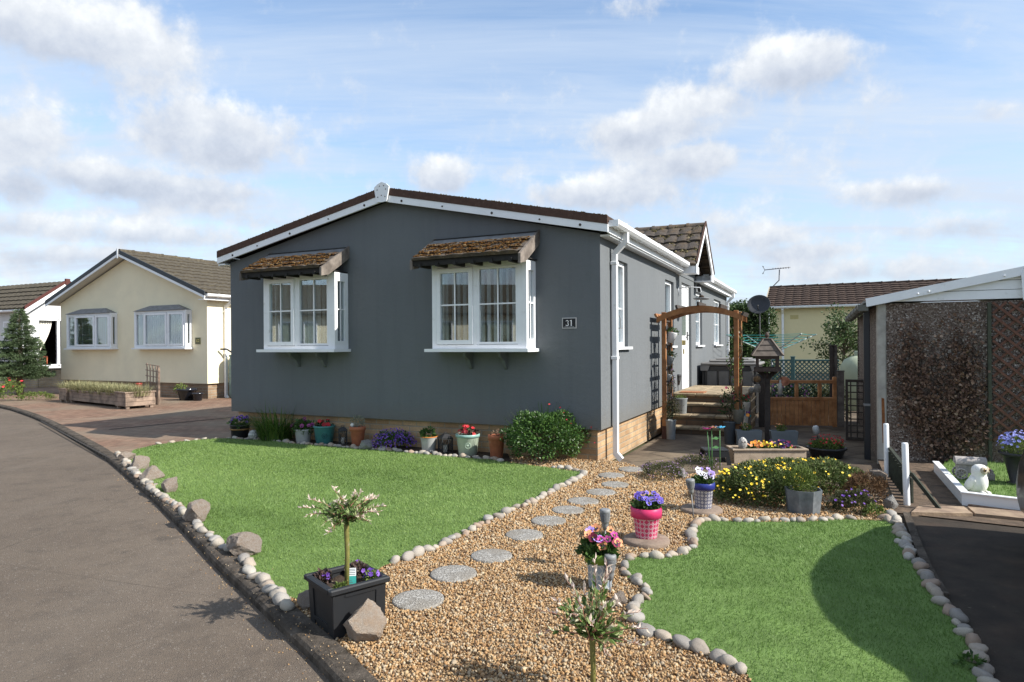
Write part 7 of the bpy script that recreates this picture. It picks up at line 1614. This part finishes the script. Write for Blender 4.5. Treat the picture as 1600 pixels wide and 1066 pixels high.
# rotary airer
AC = A(1206, 552, 16); AC.z = -.1; o = thing('rotary_airer', 'rotary clothes airer with teal lines beyond the lattice fence', 'clothes airer', AC, .12); hubz = 1.25
MB().tube([(0, 0, 0), (0, 0, hubz+.1)], .025, 10).build('pole', AL, o); tips = []
for k in range(4):
    a = k*math.pi/2+.05; tp = Vector((1.2*math.cos(a), 1.2*math.sin(a), hubz+.47)); tips.append(tp); MB().tube([(0, 0, hubz), tp], .012, 8).build('arm', mat('airer_arm', (.30, .36, .36), .4, .1, 8) if 'airer_arm' not in MATS else MATS['airer_arm'], o)
q = MB()
for j in range(6):
    f = 1-j*.13; P = [Vector((t_.x*f, t_.y*f, hubz+.47*f)) for t_ in tips]
    for k in range(4): a, b = P[k], P[(k+1) % 4]; mid = (a+b)/2-Vector((0, 0, .025)); q.tube([a, mid, b], .005, 5, caps=False)
q.build('line', mat('airer_line', (.04, .28, .26), .5, .05), o)
# ================================================================ trees and hedges
def hedge(name, label, x0, x1, y0, y1, z1, m, n, size, cat='hedge'):
    o = thing(name, label, cat, ((x0+x1)/2, (y0+y1)/2, -.1)); W_, D_ = (x1-x0)/2, (y1-y0)/2
    fs = []; k = n//3
    P1 = np.column_stack([rng.uniform(-W_, W_, k*2), np.where(rng.random(k*2) < .85, -D_, D_)+rng.normal(0, .09, k*2), rng.uniform(0, z1, k*2)]); P2 = np.column_stack([rng.uniform(-W_, W_, k), rng.uniform(-D_, D_, k), z1+rng.normal(0, .07, k)]); P3 = np.column_stack([np.where(rng.random(k//2) < .5, -W_, W_)+rng.normal(0, .06, k//2), rng.uniform(-D_, D_, k//2), rng.uniform(0, z1, k//2)])
    P = np.vstack([P1, P2, P3]); P[:, 1] += .12*np.sin(P[:, 0]*3.1)*np.sin(P[:, 2]*3.7); P[:, 2] += .08*np.sin(P[:, 0]*4+P[:, 1]); k = len(P)
    scatter('foliage', leafv(.55), LEAFF, P, randrot(k), rng.uniform(.7, 1.3, k)*size, m, o, np.clip(rng.normal(.45, .25, k), 0, 1))
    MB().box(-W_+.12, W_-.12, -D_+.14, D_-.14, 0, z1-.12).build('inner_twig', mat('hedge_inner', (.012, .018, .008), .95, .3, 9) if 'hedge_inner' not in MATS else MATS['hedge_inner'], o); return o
c0, c1 = A(1136, 500, 19.5), A(1204, 500, 19.5); hedge('tall_hedge', 'tall dark clipped hedge left of the yellow bungalow', c0.x-1.2, c1.x, 19.2, 20.6, 2.55, mat('hedge_leaf', (.04, .07, .02), .6, 0, ramp=[(.02, .042, .012), (.045, .085, .022), (.085, .14, .04)], trl=.2), 16000, .075)
def tree(name, label, loc, htr, cr, crz, n, leaf, m, seed, rt=.04, nb=16, gaps=.3, w=.55):
    rr = random.Random(seed); o = thing(name, label, 'tree', loc); q = MB(); q.tube([(0, 0, -.05), (.02, 0, htr*.5), (0, .01, htr), (.03, 0, htr+crz*.8)], [rt*1.25, rt, rt*.8, rt*.3], 9); tips = []
    for k in range(nb):
        a = rr.uniform(0, 6.28); e = rr.uniform(-.15, 1.2); l = cr*rr.uniform(.7, 1.1); z0 = htr+crz*rr.uniform(-.3, .5); d = Vector((math.cos(a)*math.cos(e), math.sin(a)*math.cos(e), math.sin(e)*crz/cr)); p1 = Vector((0, 0, z0))+d*l*.5+Vector((0, 0, .03)); p2 = Vector((0, 0, z0))+d*l
        q.tube([(0, 0, z0), p1, p2], [rt*.4, rt*.25, rt*.08], 6); tips += [p1, p2, p1.lerp(p2, .5)]
    q.build('trunk', BARK, o); T = []
    for i in range(n):
        t_ = rr.choice(tips); T.append(t_+Vector((rr.gauss(0, cr*.15), rr.gauss(0, cr*.15), rr.gauss(0, crz*.12))))
    T = np.array(T); k = len(T); scatter('crown', leafv(w), LEAFF, T, basis(rng.normal(size=(k, 3))+np.array([0, 0, .2])), rng.uniform(.7, 1.3, k)*leaf, m, o, np.clip(rng.normal(.5, .25, k), 0, 1)); return o
c = A(1318, 530, 15.6); tree('fruit_tree', 'small loose leafed fruit tree in front of the yellow bungalow wall', (c.x, c.y, -.1), 1.25, .78, .75, 2600, .075, mat('fruit_leaf', (.07, .11, .04), .5, 0, ramp=[(.02, .04, .012), (.06, .10, .03), (.12, .17, .06)], trl=.25), 5, nb=24)
# spruce
o = thing('spruce_tree', 'bluish spruce tree with short bare trunk at the far left', 'tree', G(31, 617)); Hs = 2.62; q = MB(); q.tube([(0, 0, -.05), (.02, 0, 1.0), (0, 0, Hs-.08)], [.10, .075, .012], 10)
T = []; D = []; S_ = []; rr = random.Random(12)
for k in range(300):
    f = rr.random()**1.25; z = .52+(Hs-.6)*f; rad = .92*(1-f)**.85*rr.uniform(.6, 1.1)+.05; a = rr.uniform(0, 6.28); dirv = Vector((math.cos(a), math.sin(a), 0)); n_ = max(4, int(rad*34)); tw = []
    p0 = Vector((0, 0, z)); p1 = p0+dirv*rad+Vector((0, 0, .10*rad-.16*rad*(1-f))); 
    if k % 3 == 0: q.tube([p0, p0.lerp(p1, .5)-Vector((0, 0, .02)), p1], [.014, .009, .004], 5, caps=False)
    for j in range(n_):
        g_ = .25+.75*(j+rr.random())/n_; c = p0.lerp(p1, g_); side = Vector((-dirv.y, dirv.x, 0))
        for s_ in range(7):
            off = side*rr.gauss(0, .10*(1.15-g_)+.02)+Vector((0, 0, rr.gauss(0, .018))); T.append(c+off); D.append(dirv*.8+off*4+Vector((rr.gauss(0, .35), rr.gauss(0, .35), rr.gauss(.1, .35)))); S_.append(rr.uniform(.05, .085))
q.build('trunk', BARK, o); k = len(T); scatter('needle_crown', leafv(.24), LEAFF, np.array(T), basis(np.array(D)), np.array(S_), mat('spruce_needle', (.05, .08, .06), .55, 0, ramp=[(.03, .05, .022), (.075, .115, .05), (.14, .19, .10)], spec=.3), o, np.clip(rng.normal(.5, .25, k), 0, 1))
mound('red_geranium', 'yellow green plant with red flowers at the far left edge', 6, 628, 22, 18, 36, 900, YGREEN, .06, .5, FRED, 8, .04)
mound('yellow_ground_plant', 'low yellowish ground plants around the spruce foot', 52, 626, 34, 10, 13, 800, YGREEN, .05, .4, None, 0, 0)
# ---------------------------------------------------------------- long planter with grasses on the drive
PLK = mat('silver_plank', (.30, .22, .165), .8, .2, 5, bump=.003, bs=60, col2=(.17, .125, .095)); A0, A1, B0, B1 = G(92, 628), G(116, 628), G(182, 638), G(214, 636)
lp = thing('long_planter', 'long weathered plank planter with dry grasses on the block drive', 'planter', A0, math.atan2(B0.y-A0.y, B0.x-A0.x)); ax = (B0-A0); ll = ax.length; dpt = .62
def plank_box(x0, x1, y0, y1, z0, z1, nm, parent):
    q = MB(); n = 3
    for k in range(n):
        za, zb = z0+(z1-z0)*k/n+.002, z0+(z1-z0)*(k+1)/n-.002
        q.bbox(x0, x1, y0, y0+.03, za, zb, .004); q.bbox(x0, x1, y1-.03, y1, za, zb, .004); q.bbox(x0, x0+.03, y0+.0305, y1-.0305, za, zb, .004); q.bbox(x1-.03, x1, y0+.0305, y1-.0305, za, zb, .004)
    q.bbox(x0-.02, x1+.02, y0-.02, y0+.06, z1, z1+.03, .004); q.bbox(x0-.02, x1+.02, y1-.06, y1+.02, z1, z1+.03, .004); q.bbox(x0-.02, x0+.06, y0+.0605, y1-.0605, z1, z1+.03, .004); q.bbox(x1-.06, x1+.02, y0+.0605, y1-.0605, z1, z1+.03, .004)
    for cx_ in (x0+.06, x1-.06):
        for cy_ in (y0+.06, y1-.06): q.box(cx_-.035, cx_+.035, cy_-.035, cy_+.035, 0, z0)
    return q.build(nm, PLK, parent)
plank_box(0, .45, 0, dpt, .06, .33, 'end_box', lp); plank_box(ll-.0, ll+.52, -.03, dpt, .06, .36, 'end_box', lp); plank_box(.47, ll-.02, .06, dpt-.06, .06, .3, 'middle_box', lp)
MB().box(.04, ll+.48, .1, dpt-.1, .28, .31).build('soil', SOIL, lp)
STRAW = mat('straw_grass', (.3, .27, .13), .8, 0, ramp=[(.14, .15, .06), (.26, .25, .12), (.40, .36, .2), (.2, .23, .13)], trl=.3)
for k in range(9): _, gb = grassclump('grass', None, None, 420, .5, .30, .012, STRAW, .9, parent=lp); gb.location = (.1+(ll+.2)*k/8, dpt*.5, .28)
tp = G(195, 634)+Vector((.35, .35, 0)); o = thing('small_trellis', 'small weathered trellis standing at the planter end', 'trellis', tp, -.35); s = tp.y/FPX; q = MB()
for k in range(5): x = k*.1; q.box(x-.011, x+.011, -.008, .008, 0, 1.02-.03*k)
for k in range(5): q.beam((-.03, -.014, .99-k*.14), (.43, -.014, .94-k*.14), .012, .022)
q.build('trellis_slat', PLK, o); MB().box(.36, .40, -.0275, -.0085, 0, .95).build('trellis_leg', PLK, o)
o, r, h = pot('red_pot', 'dark red pot behind the end of the long planter', 217, 623, 10, 24, 9, mat('red_glaze', (.25, .025, .02), .4, .1, 6), rim=.1)
o, r, h = pot('black_glazed_pot', 'larger black glazed pot by the cream bungalow wall', 292, 626, 31, 18, 20, mat('black_glaze', (.012, .013, .018), .15, .1, 6, spec=.6), rim=.2); leafy('foliage', YGREEN, o, (-r*.7, 0, h), (.16, .14, .14), 160, .06, .5)
pot('black_glazed_pot', 'smaller black glazed pot beside the cream bungalow corner', 309, 626.5, 18, 12, 12, MATS['black_glaze'], rim=.2)
# ---------------------------------------------------------------- blue lobelia pot and dark coupe at the right edge
pb_ = G(1592, 768, .05); pb_ += Vector((.26, .3, 0)); o = thing('large_black_pot', 'large flared black pot of pale blue lobelia by the garage', 'plant pot', pb_); s = pb_.y/FPX; hh = 50*s; rt = 30*s
MB().lathe([(0, 0), (rt*.62, 0), (rt*.63, .012), (rt*.5, .02), (rt*.78, hh*.82), (rt*.82, hh*.86), (rt, hh*.93), (rt, hh), (rt*.9, hh), (rt*.85, hh*.9), (0, hh*.88)], 36).build('pot', BLACKPL, o); leafy('foliage', YGREEN, o, (0, 0, hh+.04), (rt*1.0, rt*.95, .1), 700, .04, .3, upb=.5); blossom(o, 170, (0, 0, hh+.06), (rt*1.1, rt*1.0, .15), .013, pans('skyblue', (.25, .27, .62)), zmin=.1)
CAR = mat('car_paint', (.006, .006, .007), .3, .05, 3, spec=.4, coat=.15); CGL = mat('car_glass', (.01, .012, .014), .05, 0, spec=.8); TYRE = mat('tyre', (.02, .02, .02), .8, .1, 9); CARG = mat('wheel_alloy', (.35, .35, .36), .3, .05, 5, metal=.8)
CA, CW_ = 1.285, 1.62   # near flank and width in the drive's own axes (a to the right, b away from the camera)
car = thing('parked_car', 'black rounded coupe parked on the tarmac drive at the right edge', 'car', EX*CA, -YAW)
PR = [(1.75, .2), (1.72, .42), (1.85, .56), (2.35, .66), (3.0, .74), (3.22, .77), (3.45, .98), (3.75, 1.12), (4.1, 1.2), (4.46, 1.22), (4.83, 1.15), (5.18, 1.03), (5.45, .88), (5.75, .74), (5.93, .6), (6.02, .44), (6.0, .26), (5.9, .18)]
sec = [(0, .0, .0), (.12, .07, .0), (.5, .12, .04)]
q = MB(); n = len(PR); rows = []
for f, inset, dz in ((0, .10, -.05), (.03, .03, -.02), (.08, .0, 0)):
    pass
def carrow(x, k):      # profile pulled in a little at the flanks, more above the waist
    P = []
    for b, z in PR:
        zz_ = z; bb_ = 3.9+(b-3.9)*(1-.05*k)
        P.append((x, bb_, zz_-(.05*k if z > .3 else -.03*k)))
    return P
xs = [(0, 1.0), (.05, .45), (.14, .15), (.3, 0), (CW_-.3, 0), (CW_-.14, .15), (CW_-.05, .45), (CW_, 1.0)]
vs = []
for x, k in xs:
    for (xx, b, z) in carrow(x, k):
        t_ = max(0, (z-.72)/.5); side = -1 if x < CW_/2 else 1; xx2 = xx-side*t_*.26*(1 if abs(x-CW_/2) > CW_/2-.31 else .0)
        vs.append((xx2, b, z))
m_ = len(xs); q.add(vs, [(i*n+j, i*n+j+1, (i+1)*n+j+1, (i+1)*n+j) for i in range(m_-1) for j in range(n-1)]+[tuple(range(n)), tuple(range((m_-1)*n, m_*n))[::-1]], 0, True)
q.build('body', CAR, car)
for x in (.1, CW_-.1):
    for b in (2.45, 5.2):
        w_ = MB().lathe([(.18, -.09), (.29, -.09), (.305, -.07), (.305, .07), (.29, .09), (.18, .09)], 32).build('wheel', TYRE, car, (x, b, .305)); w_.rotation_euler = (0, R(90), 0); MB().lathe([(0, -.08), (.18, -.088), (.185, .088), (0, .08)], 24).build('rim', CARG, w_)
g = MB(); g.extr([(3.5, .80), (3.62, .98), (4.1, 1.13), (4.46, 1.15), (4.8, 1.07), (5.1, .9), (5.0, .80)], .02, .1, 'x'); 
for i in range(len(g.v)): x, y, z = g.v[i]; g.v[i] = (x-.012+max(0, (z-.72)/.5)*.26, y, z)
g.build('side_window', CGL, car)
MB().sphere((.25, 5.93, .56), (.1, .06, .05), 14, 8).build('rear_light', mat('lens_red', (.3, .01, .01), .2, 0, spec=.6), car); MB().sphere((CW_-.25, 5.93, .56), (.1, .06, .05), 14, 8).build('rear_light', MATS['lens_red'], car)
MB().sphere((.25, 1.83, .5), (.1, .08, .07), 14, 8).build('headlight', mat('lens_clear', (.5, .5, .5), .1, 0, spec=.6), car); MB().sphere((CW_-.25, 1.83, .5), (.1, .08, .07), 14, 8).build('headlight', MATS['lens_clear'], car)
